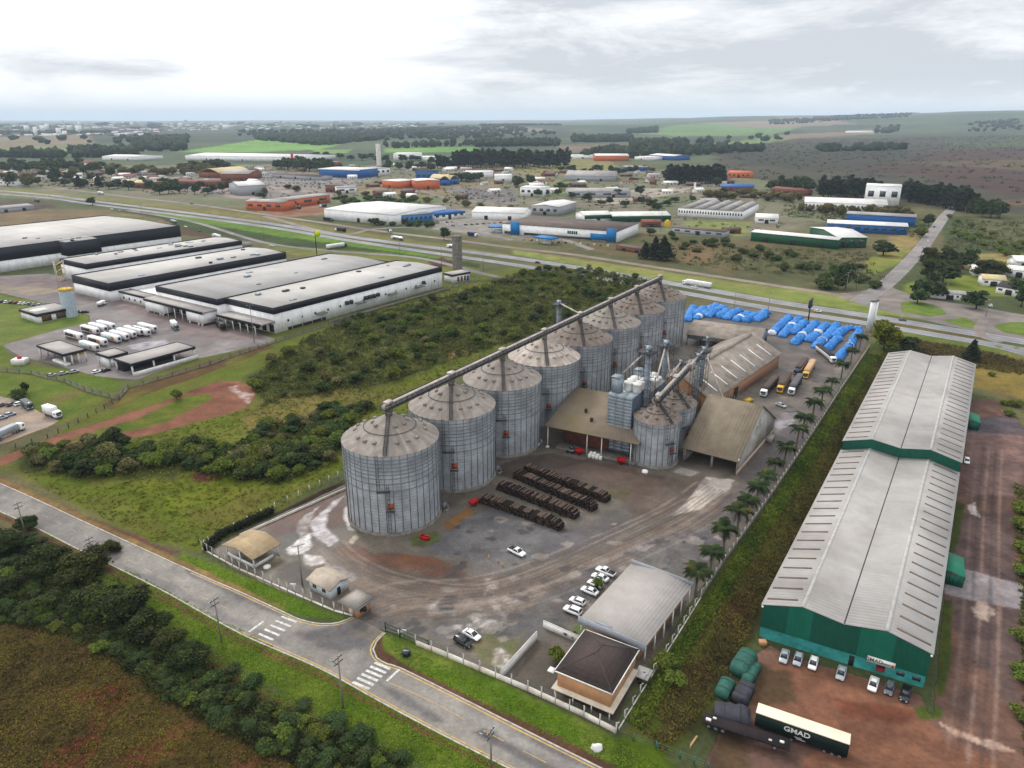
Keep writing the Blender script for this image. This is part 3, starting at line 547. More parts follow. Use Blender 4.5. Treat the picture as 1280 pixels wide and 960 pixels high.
# ---- works yard
yard_poly = GL([(262, 686), (300, 664), (384, 628), (434, 604), (520, 560), (600, 520), (700, 456), (790, 414), (852, 386), (905, 380), (1000, 396), (1086, 412), (1080, 436), (1030, 515), (960, 625), (900, 705), (868, 746), (822, 822), (770, 917), (640, 858), (500, 792), (482, 789), (468, 783), (452, 776), (442, 771), (350, 738), (286, 708)])
Y1, Y2 = (126, 116, 105), (106, 100, 92)
yard_layers = [
 # grey gravel by the log stacks
 LY((124, 121, 120), (110, 107, 108), 3, [(534, 684), (580, 648), (620, 632), (700, 660), (745, 672), (690, 696), (640, 702), (600, 704), (556, 696)], 0.6, 1.8, 6, 0.95),
 LY((128, 122, 118), (116, 110, 106), 3, [(590, 714), (612, 696), (640, 704), (640, 716), (606, 722)], 0.5, 1.4, 4, 0.8),
 # brown tracks sweeping from the gate to the shed
 LY((136, 116, 100), (120, 104, 92), 3, [(380, 706), (470, 690), (560, 716), (640, 724), (740, 692), (860, 640), (930, 600), (900, 640), (780, 704), (650, 754), (560, 770), (480, 776), (440, 752), (400, 736)], 1.5, 2.5, 8, 0.8),
 LY((152, 138, 128), (138, 124, 114), 2.5, [(560, 762), (640, 740), (720, 716), (800, 684), (900, 636), (960, 590), (930, 622), (820, 686), (720, 732), (640, 762)], 0.8, 2, 6, 0.6),
 LY((98, 84, 74), (112, 96, 84), 3, [(430, 690), (480, 704), (560, 728), (650, 732), (640, 742), (560, 740), (480, 720), (430, 704)], 0.8, 1.6, 5, 0.6),
 # red and orange soil round the silo feet
 LY((132, 88, 66), (112, 84, 70), 3, [(430, 676), (470, 690), (530, 694), (590, 716), (580, 728), (510, 712), (450, 704), (418, 688)], 0.8, 1.8, 5, 0.75),
 LY((150, 92, 58), (136, 88, 62), 3, [(500, 694), (545, 696), (556, 706), (520, 708)], 0.8, 1.6, 4, 0.7),
 LY((160, 112, 60), (140, 104, 64), 2, [(552, 656), (584, 634), (594, 640), (562, 662)], 0.5, 0.8, 3, 0.9),
 LY((124, 84, 70), (108, 78, 68), 3, [(330, 656), (400, 628), (432, 612), (434, 650), (420, 660), (390, 664), (340, 672)], 1, 1.6, 6, 0.8),
 # wheel tracks of pale wet slurry by the first silo
 LY((196, 192, 192), (168, 160, 158), 1.5, [(388, 654), (402, 640), (418, 626), (430, 620), (410, 642), (408, 662), (424, 676), (412, 682), (394, 672)], 0.4, 0.9, 2.5, 0.95),
 LY((180, 172, 168), (150, 138, 132), 1.5, [(370, 656), (382, 644), (400, 632), (388, 648), (384, 664), (388, 676), (378, 676)], 0.4, 0.9, 2.5, 0.75),
 LY((212, 208, 204), (176, 168, 162), 1.5, [(376, 674), (386, 668), (392, 682), (378, 692), (362, 694), (358, 686)], 0.4, 0.8, 2.5, 0.95),
 LY((204, 198, 194), (170, 160, 154), 1.5, [(380, 694), (402, 694), (408, 704), (390, 708), (380, 706)], 0.4, 0.8, 2.5, 0.95),
 LY((172, 164, 166), (150, 142, 142), 1.5, [(404, 702), (430, 712), (446, 722), (440, 728), (424, 720), (406, 710)], 0.5, 1.0, 2.5, 0.7),
 LY((206, 200, 198), (180, 176, 172), 1.5, [(430, 636), (434, 632), (438, 660), (444, 664), (436, 662), (430, 648)], 0.3, 0.4, 2, 0.95),
 LY((196, 182, 168), (180, 160, 140), 1.5, [(434, 678), (444, 668), (448, 672), (440, 680)], 0.3, 0.3, 2, 0.9),
 LY((136, 128, 104), (120, 112, 90), 2, [(330, 706), (350, 692), (366, 700), (352, 712), (336, 716)], 0.6, 1.2, 3, 0.8),
 LY((70, 62, 52), (86, 76, 64), 2, [(336, 700), (376, 704), (400, 722), (384, 734), (346, 722)], 0.8, 1.6, 3, 0.6),
 # dark wet ground with broken paving
 LY((92, 90, 94), (112, 108, 108), 2.5, [(640, 772), (672, 748), (700, 726), (742, 706), (762, 712), (740, 744), (716, 768), (690, 784), (660, 788)], 1, 2.4, 5, 0.8, 6),
 LY((98, 95, 98), (126, 120, 116), 2, [(772, 690), (820, 668), (880, 660), (900, 672), (870, 716), (830, 716), (790, 700)], 1, 2.4, 5, 0.8, 9),
 LY((96, 94, 96), (118, 112, 110), 2.5, [(450, 768), (520, 782), (600, 772), (650, 770), (690, 786), (668, 796), (610, 788), (560, 800), (500, 786)], 1, 2.2, 5, 0.7, 12),
 LY((108, 102, 104), (96, 90, 94), 3, [(660, 690), (712, 662), (752, 650), (790, 652), (760, 680), (700, 704), (660, 704)], 1, 2.2, 5, 0.6, 15),
 LY((102, 80, 68), (112, 92, 78), 3, [(690, 582), (740, 574), (800, 590), (830, 596), (810, 620), (780, 630), (740, 612), (690, 596)], 1, 2, 6, 0.85, 18),
 LY((76, 60, 52), (92, 72, 60), 2.5, [(600, 590), (640, 574), (690, 566), (740, 576), (700, 586), (640, 600)], 1, 2, 5, 0.8),
 LY((90, 92, 54), (108, 100, 62), 2, [(760, 610), (790, 612), (780, 624), (755, 622)], 0.5, 1, 3, 0.7),
 # pale concrete ramp in front of the tipping shed
 LY((196, 184, 172), (170, 160, 152), 4, [(884, 596), (918, 600), (912, 610), (876, 636), (842, 644)], 0.4, 0.8, 4, 0.92),
 LY((176, 168, 160), (156, 148, 142), 3, [(850, 584), (874, 590), (864, 596), (842, 590)], 0.4, 0.6, 3, 0.8),
 LY((104, 82, 68), (120, 96, 78), 2, [(816, 600), (872, 594), (884, 600), (842, 640), (800, 650), (780, 640), (800, 616)], 0.8, 1.6, 4, 0.5),
 # strip along the tipping shed and yard behind
 LY((110, 98, 100), (98, 90, 94), 4, [(920, 604), (966, 544), (1000, 520), (1040, 500), (1020, 530), (960, 616), (930, 650), (880, 700), (860, 690)], 1, 2, 6, 0.6),
 LY((178, 176, 182), (140, 136, 138), 2, [(966, 530), (984, 512), (1000, 516), (988, 532), (972, 540)], 0.6, 1.4, 3, 0.6),
 LY((102, 92, 88), (124, 112, 104), 6, [(860, 392), (940, 390), (1086, 416), (1078, 440), (1000, 520), (960, 530), (975, 450), (960, 410), (870, 440)], 1, 3, 10, 0.7),
 LY((148, 136, 122), (132, 122, 112), 3, [(1040, 452), (1060, 430), (1072, 416), (1066, 444), (1046, 470)], 0.6, 1.2, 4, 0.7),
 # rough grass and rubble by the front fence
 LY((108, 112, 58), (124, 112, 76), 2, [(596, 800), (612, 790), (640, 798), (656, 790), (644, 820), (628, 836), (608, 834), (590, 812)], 0.6, 1.2, 3, 0.8),
 LY((206, 202, 194), (150, 138, 124), 1.2, [(614, 816), (626, 812), (642, 818), (630, 836), (618, 832)], 0.3, 1.2, 1.5, 0.75),
 LY((190, 184, 178), (140, 128, 120), 1.2, [(566, 782), (586, 780), (600, 786), (584, 790), (568, 788)], 0.3, 1.0, 1.5, 0.7),
 LY((206, 198, 190), (150, 138, 130), 1.5, [(590, 770), (614, 774), (632, 784), (620, 790), (600, 784), (585, 776)], 0.3, 1.6, 2, 0.6),
 LY((190, 180, 172), (150, 138, 130), 1.5, [(606, 722), (622, 726), (620, 752), (630, 768), (618, 764), (608, 744)], 0.3, 1.4, 2, 0.5),
 LY((192, 184, 178), (150, 138, 130), 1.5, [(536, 752), (552, 752), (548, 760), (534, 760)], 0.3, 1.0, 2, 0.6),
 # garden in front of the house
 LY((104, 90, 76), (92, 84, 70), 2, [(636, 856), (672, 800), (700, 808), (760, 830), (790, 880), (770, 914)], 0.5, 0.6, 3, 0.95),
 LY((166, 140, 106), (130, 110, 88), 2, [(690, 806), (716, 812), (714, 830), (696, 822)], 0.5, 1.2, 3, 0.8),
 LY((100, 122, 46), (112, 124, 60), 2, [(714, 786), (726, 778), (734, 790), (728, 798)], 0.3, 0.3, 3, 1),
 LY((104, 116, 52), (90, 100, 50), 2, [(822, 812), (866, 748), (876, 750), (834, 822), (790, 890), (776, 908), (770, 900), (800, 850)], 0.3, 0.4, 3, 0.9),
 # grass at the foot of the left fence
 LY((66, 70, 38), (84, 84, 44), 2, [(262, 686), (300, 664), (384, 628), (434, 604), (430, 612), (380, 634), (320, 662), (290, 680)], 0.5, 0.8, 3, 0.8),
 LY((96, 112, 44), (84, 90, 46), 2, [(514, 672), (530, 668), (546, 664), (548, 676), (530, 684), (516, 682)], 0.5, 1, 3, 0.8),
]
yx_tracks = []
rp_ = random.Random(42)
for k in range(150):     # broken paving, puddles and dusty patches with ragged outlines
 reg = rp_.choice([(640, 700, 900, 790), (760, 655, 905, 720), (560, 700, 760, 790), (960, 450, 1060, 520), (450, 740, 640, 800), (560, 640, 720, 710)])
 x, y = G(rp_.uniform(reg[0], reg[2]), rp_.uniform(reg[1], reg[3])); q = rp_.uniform(.5, 2.6); e = rp_.uniform(.45, 1)
 pl = [(x + q * math.cos(2 * PI * i / 9) * rp_.uniform(.6, 1.2), y + q * e * math.sin(2 * PI * i / 9) * rp_.uniform(.6, 1.2)) for i in range(9)]
 cc = rp_.choice([((78, 76, 78), .8), ((92, 88, 88), .8), ((150, 140, 132), .7), ((168, 158, 150), .6), ((110, 96, 86), .7), ((70, 66, 66), .7)])
 yx_tracks.append((C(*cc[0]), C(*cc[0], .85), 2, pl, .18, .5, 1.6, cc[1], k))
for k in range(26):
 o = (k - 13) * 0.9 + R.uniform(-0.4, 0.4); c = R.choice([((158, 142, 130), 0.35), ((92, 80, 74), 0.4), ((110, 94, 84), 0.4)])
 base = GL([(452, 772), (500, 752), (580, 748), (660, 730), (760, 690), (850, 648), (900, 612)] if k % 2 else [(420, 680), (440, 700), (500, 726), (600, 738), (700, 706), (800, 660), (875, 622)])
 l = offset_line(smooth_line(base, 4), o * (0.7 if k % 2 else 0.5))
 yx_tracks.append((C(*c[0]), C(*c[0]), 4, (l, R.uniform(0.3, 0.7)), 0.25, 0.5, 5, c[1] * R.uniform(0.8, 1.5), k))
YARD_MAT = ATTMAT('yard_surface', rough=0.58, detail=0.32, dsc=1.6, edge=True, spec=0.3)
sheet('works_yard', yard_poly, 0.5, 0.015, Y1, Y2, 7, yard_layers + yx_tracks, mat=YARD_MAT, amp=0.25, nsc=3)
# ---- highway, frontage road and side road
HW1 = GL([(-320, 216), (0, 238.5), (125, 252.5), (320, 277), (445, 297), (640, 322), (800, 347.5), (960, 375.5), (1085, 395), (1280, 427.5), (1560, 474)])
HW2 = GL([(-320, 223), (0, 242.5), (125, 256.5), (320, 281.5), (445, 302), (640, 330.5), (800, 356.5), (960, 385), (1085, 404.5), (1280, 437.5), (1560, 486)])
HA, HB = (158, 158, 160), (142, 142, 146)
strip('highway_carriageway', HW1, 10.5, 6, 0.05, HA, HB, 30, rut=0.12)
strip('highway_carriageway', HW2, 9.0, 6, 0.05, HA, HB, 30, rut=0.12)
line_mark('highway_lane_line', HW1[1:-1], 0.2, 0.06, PAINT_W, dash=(4, 8), step=2)
for sgn in (-1, 1): line_mark('highway_edge_line', offset_line(smooth_line(HW1[1:-1], 6), sgn * 4.6), 0.22, 0.06, PAINT_W, step=8)
for sgn in (-1, 1): line_mark('highway_edge_line', offset_line(smooth_line(HW2[1:-1], 6), sgn * 3.9), 0.22, 0.06, PAINT_W, step=8)
FR = GL([(-320, 204), (0, 229), (110, 240), (160, 246), (240, 255), (320, 266.5), (400, 278), (480, 289.5), (560, 299), (640, 309.5), (715, 318), (800, 331), (960, 355.5), (1085, 374), (1180, 392)])
strip('frontage_road', FR, 7.5, 6, 0.035, (158, 142, 128), (140, 128, 118), 24)
SR = GL([(1072, 378), (1092, 366), (1106, 356), (1124, 340), (1150, 312), (1168, 288), (1180, 271), (1187, 264), (1192, 258)])
strip('side_road', SR, 11, 4, 0.045, (158, 152, 148), (144, 138, 136), 24, rut=0.08)
jn = GL([(1040, 368), (1090, 362), (1120, 346), (1116, 360), (1150, 372), (1200, 380), (1260, 390), (1340, 404), (1340, 432), (1262, 422), (1216, 414), (1180, 406), (1130, 394), (1085, 384)])
sheet('junction_paving', jn, 1.6, 0.022, (150, 140, 132), (134, 126, 120), 20, amp=0.6)
for isl in ([(1126, 378), (1150, 376), (1176, 386), (1184, 393), (1160, 396), (1128, 390)], [(1178, 400), (1206, 397), (1217, 402), (1222, 411), (1205, 409)], [(1241, 407), (1262, 403), (1290, 403), (1340, 410), (1340, 426), (1290, 421), (1256, 416)]):
 sheet('grass_island', GL(isl), 1.2, 0.06, (108, 134, 58), (122, 138, 70), 8, amp=0.5, mat=ATTMAT('grass_sheet', detail=0.3, dsc=0.8, edge=True))
strip('gravel_lane', GL([(1230, 400), (1224, 410), (1228, 420), (1250, 428)]), 5, 2, 0.07, (150, 138, 130), (138, 130, 124), 10)
strip('underpass_road', GL([(160, 263), (240, 277), (330, 303), (420, 314), (520, 322), (600, 341), (650, 352)]), 6, 5, 0.03, (146, 142, 140), (130, 126, 124), 20)
for ln, w in (([(580, 246), (640, 254), (700, 250), (770, 244), (820, 240), (868, 233), (905, 230)], 8), ([(520, 236), (560, 248), (600, 252), (640, 260)], 7), ([(330, 270), (420, 292), (470, 286), (540, 284), (600, 292), (640, 300)], 7), ([(640, 296), (690, 296), (740, 312)], 7)):
 strip('works_street', GL(ln), w, 5, 0.028, (150, 142, 136), (136, 128, 124), 16)
# ---- distribution centre yard, its lower car park, red dirt loop
dc_yard = GL([(-260, 372), (0, 345), (60, 342), (110, 352), (190, 372), (345, 424), (332, 430), (240, 450), (170, 475), (120, 470), (60, 454), (24, 445), (2, 432), (80, 410), (112, 403), (112, 394), (60, 380), (0, 366), (-260, 400)])
sheet('loading_yard', dc_yard, 1.1, 0.02, (146, 138, 136), (130, 122, 121), 14, [
 LY((142, 120, 114), (128, 110, 106), 8, [(-100, 352), (60, 346), (150, 366), (260, 400), (330, 424), (250, 424), (150, 384), (40, 362)], 2, 4, 14, 0.6),
 LY((168, 150, 124), (150, 136, 116), 6, [(0, 358), (50, 358), (80, 364), (40, 370), (0, 366)], 2, 3, 10, 0.6),
 LY((196, 194, 200), (160, 158, 164), 3, [(160, 432), (205, 424), (212, 430), (176, 440)], 1, 2, 5, 0.6)], amp=0.4)
lot = GL([(-200, 560), (0, 495), (20, 500), (60, 520), (74, 526), (60, 534), (0, 556), (-200, 620)])
sheet('car_park', lot, 1.0, 0.02, (172, 152, 134), (150, 138, 128), 10, amp=0.4)
dirt_loop = GL([(-160, 640), (0, 572), (60, 548), (130, 526), (200, 504), (240, 488), (270, 478), (300, 476), (316, 484), (320, 496), (308, 510), (285, 518), (240, 528), (200, 541), (140, 552), (100, 558), (40, 566), (0, 584), (-160, 670)])
loop_hole = GL([(60, 556), (110, 540), (170, 522), (210, 503), (236, 492), (262, 492), (264, 500), (240, 512), (205, 530), (150, 542), (110, 546)])
sheet('dirt_track', dirt_loop, 0.9, 0.02, (152, 106, 86), (138, 94, 76), 8, [
 LY((96, 112, 42), (116, 118, 52), 5, [(66, 558), (110, 542), (170, 524), (210, 505), (236, 494), (262, 493), (264, 500), (240, 511), (205, 529), (150, 542), (110, 548)], 0.8, 1.6, 8),
 LY((140, 88, 80), (128, 80, 74), 6, [(220, 490), (270, 478), (300, 480), (270, 486), (240, 494)], 1, 2, 6, 0.7),
 LY((196, 182, 178), (160, 130, 120), 2, [(284, 484), (300, 480), (296, 488), (318, 492), (312, 504), (296, 494)], 0.5, 1.8, 4, 0.7),
 LY((188, 164, 152), (160, 130, 118), 2, [(90, 558), (116, 545), (110, 556), (94, 562)], 0.5, 1, 4, 0.6)], amp=1.0, nsc=6, mat=ATTMAT('dirt_sheet', detail=0.25, dsc=0.9, edge=True))
dc_bank = GL([(132, 506), (160, 484), (240, 458), (330, 430), (344, 434), (240, 474), (190, 490), (140, 512)])
sheet('earth_bank', dc_bank, 1.0, 0.03, (112, 86, 58), (120, 112, 58), 8, amp=1.2, nsc=6, mat=ATTMAT('dirt_sheet'))
# ---- red yard by the green warehouse, right-hand lane
red_yard = GL([(905, 900), (940, 820), (962, 806), (990, 820), (1150, 868), (1166, 900), (1180, 740), (1198, 600), (1215, 500), (1260, 500), (1290, 560), (1285, 640), (1275, 800), (1290, 960), (1320, 1060), (900, 1060), (880, 960)], -4)
sheet('red_dirt_yard', red_yard, 0.6, 0.03, (138, 106, 92), (116, 92, 84), 7, [
 LY((158, 112, 88), (140, 98, 78), 5, [(960, 830), (1060, 840), (1140, 880), (1180, 920), (1260, 960), (1280, 1040), (960, 1040), (1000, 960), (1050, 920), (940, 880)], 1, 2, 6, 0.8, 3, -4),
 LY((96, 82, 60), (112, 90, 66), 4, [(900, 900), (950, 830), (990, 840), (1000, 880), (940, 885), (930, 960), (880, 1000)], 1, 1.6, 5, 0.85, 3, -4),
 LY((140, 76, 58), (124, 70, 54), 4, [(1030, 870), (1110, 880), (1160, 890), (1120, 905), (1060, 895)], 1, 1.8, 6, 0.6, 3, -4),
 LY((104, 88, 86), (122, 104, 100), 4, [(1200, 640), (1262, 640), (1270, 700), (1272, 800), (1276, 900), (1230, 840), (1190, 780), (1186, 720)], 1, 2, 8, 0.8, 3, -4),
 LY((108, 104, 112), (96, 94, 100), 4, [(1206, 526), (1250, 520), (1290, 528), (1290, 542), (1240, 544), (1206, 540)], 1, 1.6, 6, 0.8, 3, -4),
 LY((160, 152, 152), (146, 138, 140), 5, [(1178, 712), (1200, 710), (1256, 726), (1300, 734), (1300, 764), (1240, 756), (1180, 742)], 0.4, 0.8, 4, 0.95, 3, -4),
 LY((150, 124, 118), (130, 108, 104), 3, [(1208, 540), (1280, 545), (1275, 620), (1206, 620)], 1, 2, 6, 0.6, 3, -4),
 LY((92, 104, 46), (106, 110, 56), 4, [(1246, 500), (1290, 504), (1300, 530), (1260, 520)], 0.8, 1.4, 5, 0.9, 3, -4),
 LY((88, 102, 40), (76, 90, 38), 4, [(1192, 625), (1206, 630), (1200, 668), (1194, 690), (1186, 690)], 0.4, 0.5, 3, 0.95, 3, -4),
 LY((88, 102, 40), (76, 90, 38), 4, [(1178, 750), (1190, 752), (1188, 830), (1178, 870), (1170, 872)], 0.4, 0.5, 3, 0.95, 3, -4),
 LY((88, 112, 40), (100, 112, 52), 4, [(1140, 884), (1176, 882), (1180, 896), (1150, 900)], 0.4, 0.5, 3, 0.95, 3, -4),
 LY((204, 178, 160), (190, 160, 140), 3, [(1176, 905), (1210, 918), (1250, 930), (1280, 944), (1240, 936), (1190, 918)], 0.3, 0.8, 3, 0.7, 3, -4),
 LY((206, 186, 172), (180, 156, 142), 2, [(1216, 760), (1230, 752), (1246, 764), (1236, 776), (1222, 772)], 0.3, 1.2, 2, 0.7, 3, -4),
 LY((206, 196, 192), (190, 178, 172), 2, [(1210, 632), (1218, 628), (1224, 646), (1214, 642)], 0.3, 0.6, 2, 0.8, 3, -4),
 ] + [(C(*c), C(*c), 4, (offset_line(smooth_line(GL([(1215, 960), (1225, 850), (1230, 760), (1234, 640), (1240, 560)], -4), 5), o), 0.6), 0.3, 0.5, 5, s, int(o * 7) + 60)
         for o, c, s in ((-3, (170, 142, 128), 0.5), (-1.2, (92, 78, 76), 0.5), (0.8, (168, 144, 132), 0.45), (2.4, (96, 82, 80), 0.5), (4, (150, 128, 120), 0.4))], amp=0.6, nsc=4, mat=ATTMAT('dirt_sheet'))
# ================================================================== materials for buildings
M_GALV = MAT('galvanised_wall', C(184, 188, 191), 0.5, 0.2, var=0.22, vs=0.35, dirt=C(120, 122, 124), dirtamt=0.5, dscale=0.18, stripes=(2, 0.9, 0.02))
M_GALV2 = MAT('galvanised_plain', C(158, 168, 176), 0.5, 0.35, var=0.2, vs=0.8, dirt=C(110, 112, 112), dirtamt=0.6, dscale=0.4)
M_STEEL = MAT('dark_steel', C(92, 94, 98), 0.6, 0.3, var=0.2)
M_RIB = MAT('stiffener_steel', C(138, 143, 147), 0.6, 0.2, var=0.15)
M_SROOF = MAT('silo_roof_sheet', C(164, 156, 147), 0.65, 0.1, var=0.2, vs=0.5, dirt=C(132, 118, 108), dirtamt=0.6, dscale=0.35)
M_SROOF_W = MAT('silo_roof_sheet_pale', C(194, 184, 174), 0.65, 0.1, var=0.15, vs=0.5, dirt=C(150, 134, 120), dirtamt=0.7, dscale=0.35)
M_SROOF_B = MAT('silo_roof_sheet_brown', C(150, 138, 128), 0.7, 0.05, var=0.22, vs=0.5, dirt=C(122, 106, 96), dirtamt=0.6, dscale=0.35)
M_CONC = MAT('concrete', C(150, 144, 136), 0.9, var=0.2, vs=0.7, dirt=C(92, 84, 76), dirtamt=0.7, dscale=0.5)
M_ORANGE = MAT('orange_paint', C(198, 92, 48), 0.6, var=0.2)
M_RED = MAT('red_paint', C(206, 40, 34), 0.5, var=0.15)
M_WHITE = MAT('white_paint', C(226, 226, 222), 0.6, var=0.08, dirt=C(170, 160, 146), dirtamt=0.5, dscale=0.3)
M_WALLW = MAT('white_wall', C(230, 230, 230), 0.8, var=0.06, vs=0.3, dirt=C(192, 188, 180), dirtamt=0.45, dscale=0.25)
M_GALLERY = MAT('gallery_cover', C(196, 186, 178), 0.6, 0.2, var=0.2, dirt=C(120, 108, 98), dirtamt=0.6, dscale=0.5)
M_GLASS = MAT('window_glass', (0.03, 0.035, 0.04), 0.12, var=0.1, spec=0.6)
M_DARK = MAT('dark_opening', (0.018, 0.018, 0.02), 0.9, var=0.2)
M_BRICK = MAT('brick_wall', C(158, 98, 76), 0.9, var=0.25, vs=1.5, dirt=C(110, 76, 62), dirtamt=0.6)
M_FIBRO = MAT('fibre_cement_roof', C(174, 163, 152), 0.9, var=0.1, vs=0.3, dirt=C(112, 98, 84), dirtamt=0.6, dscale=0.2, stripes=(0, 1.1, 0.02))
M_FIBRO2 = MAT('fibre_cement_tan', C(154, 142, 124), 0.9, var=0.13, vs=0.3, dirt=C(134, 120, 102), dirtamt=0.8, dscale=0.2, stripes=(0, 1.1, 0.02))
M_BLACK = MAT('black_fascia', C(46, 50, 66), 0.5, var=0.12, dirt=C(60, 60, 66), dirtamt=0.4)
M_TYRE = MAT('tyre_rubber', (0.02, 0.02, 0.021), 0.9, var=0.1)
def streak_roof(m, dark, n=90):
 """rain-washed radial streaks on a silo roof: noise stretched along the slope"""
 nt = m.node_tree; L = nt.links.new; b = nt.nodes['Principled BSDF']; src = b.inputs['Base Color'].links[0].from_socket
 tc = NN(nt, 'ShaderNodeTexCoord'); sx = NN(nt, 'ShaderNodeSeparateXYZ'); L(tc.outputs['Object'], sx.inputs[0])
 at = NN(nt, 'ShaderNodeMath', operation='ARCTAN2'); L(sx.outputs[1], at.inputs[0]); L(sx.outputs[0], at.inputs[1])
 ml = NN(nt, 'ShaderNodeMath', operation='MULTIPLY'); ml.inputs[1].default_value = 9.0; L(at.outputs[0], ml.inputs[0])
 cb = NN(nt, 'ShaderNodeCombineXYZ'); L(ml.outputs[0], cb.inputs[0]); mz = NN(nt, 'ShaderNodeMath', operation='MULTIPLY'); mz.inputs[1].default_value = 0.22; L(sx.outputs[2], mz.inputs[0]); L(mz.outputs[0], cb.inputs[1]); oi = NN(nt, 'ShaderNodeObjectInfo'); mr = NN(nt, 'ShaderNodeMath', operation='MULTIPLY'); mr.inputs[1].default_value = 40; L(oi.outputs['Random'], mr.inputs[0]); L(mr.outputs[0], cb.inputs[2])
 no = NN(nt, 'ShaderNodeTexNoise'); no.inputs['Scale'].default_value = 1.0; no.inputs['Detail'].default_value = 5; L(cb.outputs[0], no.inputs['Vector'])
 rp = ramp(nt, [(0.45, 0.0), (0.62, 0.75)]); L(no.outputs['Fac'], rp.inputs['Fac'])
 mx = NN(nt, 'ShaderNodeMix', data_type='RGBA'); L(rp.outputs['Color'], mx.inputs[0]); L(src, mx.inputs[6]); mx.inputs[7].default_value = (*dark, 1)
 L(mx.outputs[2], b.inputs['Base Color'])
streak_roof(M_SROOF, C(140, 128, 120)); streak_roof(M_SROOF_B, C(126, 110, 100)); streak_roof(M_SROOF_W, C(156, 142, 132))
UD = Vector((15.0, 23.7, 0)).normalized(); VD = Vector((UD.y, -UD.x, 0))
S1 = Vector((*G(488, 543, 24), 0)); SSTEP = Vector((15.0, 23.7, 0))
# ================================================================== silos
def silo_parts(root, r, eave, apex, roofm, nrib, rings, stair_dir, hatch_z, nv1, nv2):
 nseg = 72
 MB().lathe(0, 0, [(r + 0.35, -0.2), (r + 0.35, 0.9), (r + 0.1, 0.95)], 64).obj('foundation', M_CONC, root)
 MB().lathe(0, 0, [(r, 0.6), (r, eave)], nseg).obj('wall', M_GALV, root, smooth=True)
 mb = MB()
 for i in range(nrib):
  a = 2 * PI * (i + 0.5) / nrib; c, s = math.cos(a), math.sin(a)
  mb.bar((c * (r + 0.09), s * (r + 0.09), 0.9), (c * (r + 0.09), s * (r + 0.09), eave - 0.05), 0.13, 0.14)
 mb.obj('stiffener_frame', M_RIB, root)
 mb = MB()
 for z in rings:
  mb.loft([[((r + o) * math.cos(2 * PI * i / 56), (r + o) * math.sin(2 * PI * i / 56), z + dz) for i in range(56)] for o, dz in ((0.16, -0.06), (0.28, -0.06), (0.28, 0.06), (0.16, 0.06), (0.16, -0.06))])
 mb.obj('wind_ring', M_RIB, root)
 # roof: ribbed cone
 n = nrib * 2; ro = r + 0.35; mb = MB()
 def zr(q): return eave + (apex - eave) * (1 - q / r)
 rows_ = []
 for q in (ro, r * 0.62, r * 0.3, 0.9):
  rows_.append([(q * math.cos(2 * PI * i / n), q * math.sin(2 * PI * i / n), zr(q) + (0.16 if i % 2 else 0.0) * min(1, q / r * 1.2)) for i in range(n)])
 mb.loft(rows_, 0)
 mb.lathe(0, 0, [(0.95, zr(0.9) - 0.1), (0.95, zr(0.9) + 0.7), (0.5, zr(0.9) + 1.0)], 16, cap1=True)
 rf = mb.obj('roof', roofm, root)
 q = r * 0.55
 mb = MB().loft([[((q + o) * math.cos(2 * PI * i / 48), (q + o) * math.sin(2 * PI * i / 48), zr(q) + 0.2 + dz) for i in range(48)] for o, dz in ((-.06, 0), (.06, 0), (.06, .14), (-.06, .14), (-.06, 0))])
 mb.obj('roof_ring', M_STEEL, rf)
 vm = MB().box(-0.42, -0.5, -0.2, 0.42, 0.5, 0.42).mesh('vent', [roofm])
 for cnt, fr, ph in ((nv1, 0.74, 0.1), (nv2, 0.36, 0.3)):
  for i in range(cnt):
   if nv1 > 12 and i % 4 == 3: continue
   a = 2 * PI * (i + ph) / cnt; v = bpy.data.objects.new('vent', vm); link(v, rf); q = r * fr
   v.location = (q * math.cos(a), q * math.sin(a), zr(q) + 0.1); v.rotation_euler = (0, 0, a)
 # roof stair and side ladder
 d = Vector((stair_dir[0], stair_dir[1], 0)).normalized(); t = Vector((-d.y, d.x, 0))
 mb = MB()
 p0 = d * 1.0 + Vector((0, 0, zr(1.0) + 0.45)); p1 = d * (r + 0.4) + Vector((0, 0, zr(r) + 0.3))
 for sg in (-1, 1):
  mb.bar(p0 + t * 0.45 * sg, p1 + t * 0.45 * sg, 0.12, 0.16); mb.bar(p0 + t * 0.45 * sg + Vector((0, 0, 0.9)), p1 + t * 0.45 * sg + Vector((0, 0, 0.9)), 0.07, 0.07)
  for k in range(8):
   c = p0.lerp(p1, k / 7) + t * 0.45 * sg; mb.bar(c, c + Vector((0, 0, 0.9)), 0.06, 0.06)
 for k in range(26):
  c = p0.lerp(p1, k / 25); mb.bar(c - t * 0.45, c + t * 0.45, 0.22, 0.06)
 mb.obj('roof_stair', M_STEEL, rf)
 mb = MB(); w = d * (r + 0.55) + t * -2.2; w2 = d * (r + 0.55) + t * 0.2
 for (q0, z0, z1) in ((w, eave * 0.58, eave + 0.5), (w2, 1.0, eave * 0.66)):
  for sg in (-1, 1): mb.bar(q0 + t * 0.35 * sg + Vector((0, 0, z0)), q0 + t * 0.35 * sg + Vector((0, 0, z1)), 0.08, 0.08)
  k = z0
  while k < z1:
   mb.bar(q0 - t * 0.35 + Vector((0, 0, k)), q0 + t * 0.35 + Vector((0, 0, k)), 0.05, 0.05); k += 0.45
  for z in np.arange(z0 + 2, z1, 1.2):
   pts = [q0 + t * 0.42 * math.cos(g) + d * (0.75 * math.sin(g)) + Vector((0, 0, z)) for g in np.linspace(0, PI, 5)]
   for a_, b_ in zip(pts[:-1], pts[1:]): mb.bar(a_, b_, 0.05, 0.08)
 c = d * (r + 1.0) - t * 1.0 + Vector((0, 0, eave * 0.58)); rot = math.atan2(t.y, t.x)
 ld = mb.obj('ladder', M_STEEL, root)
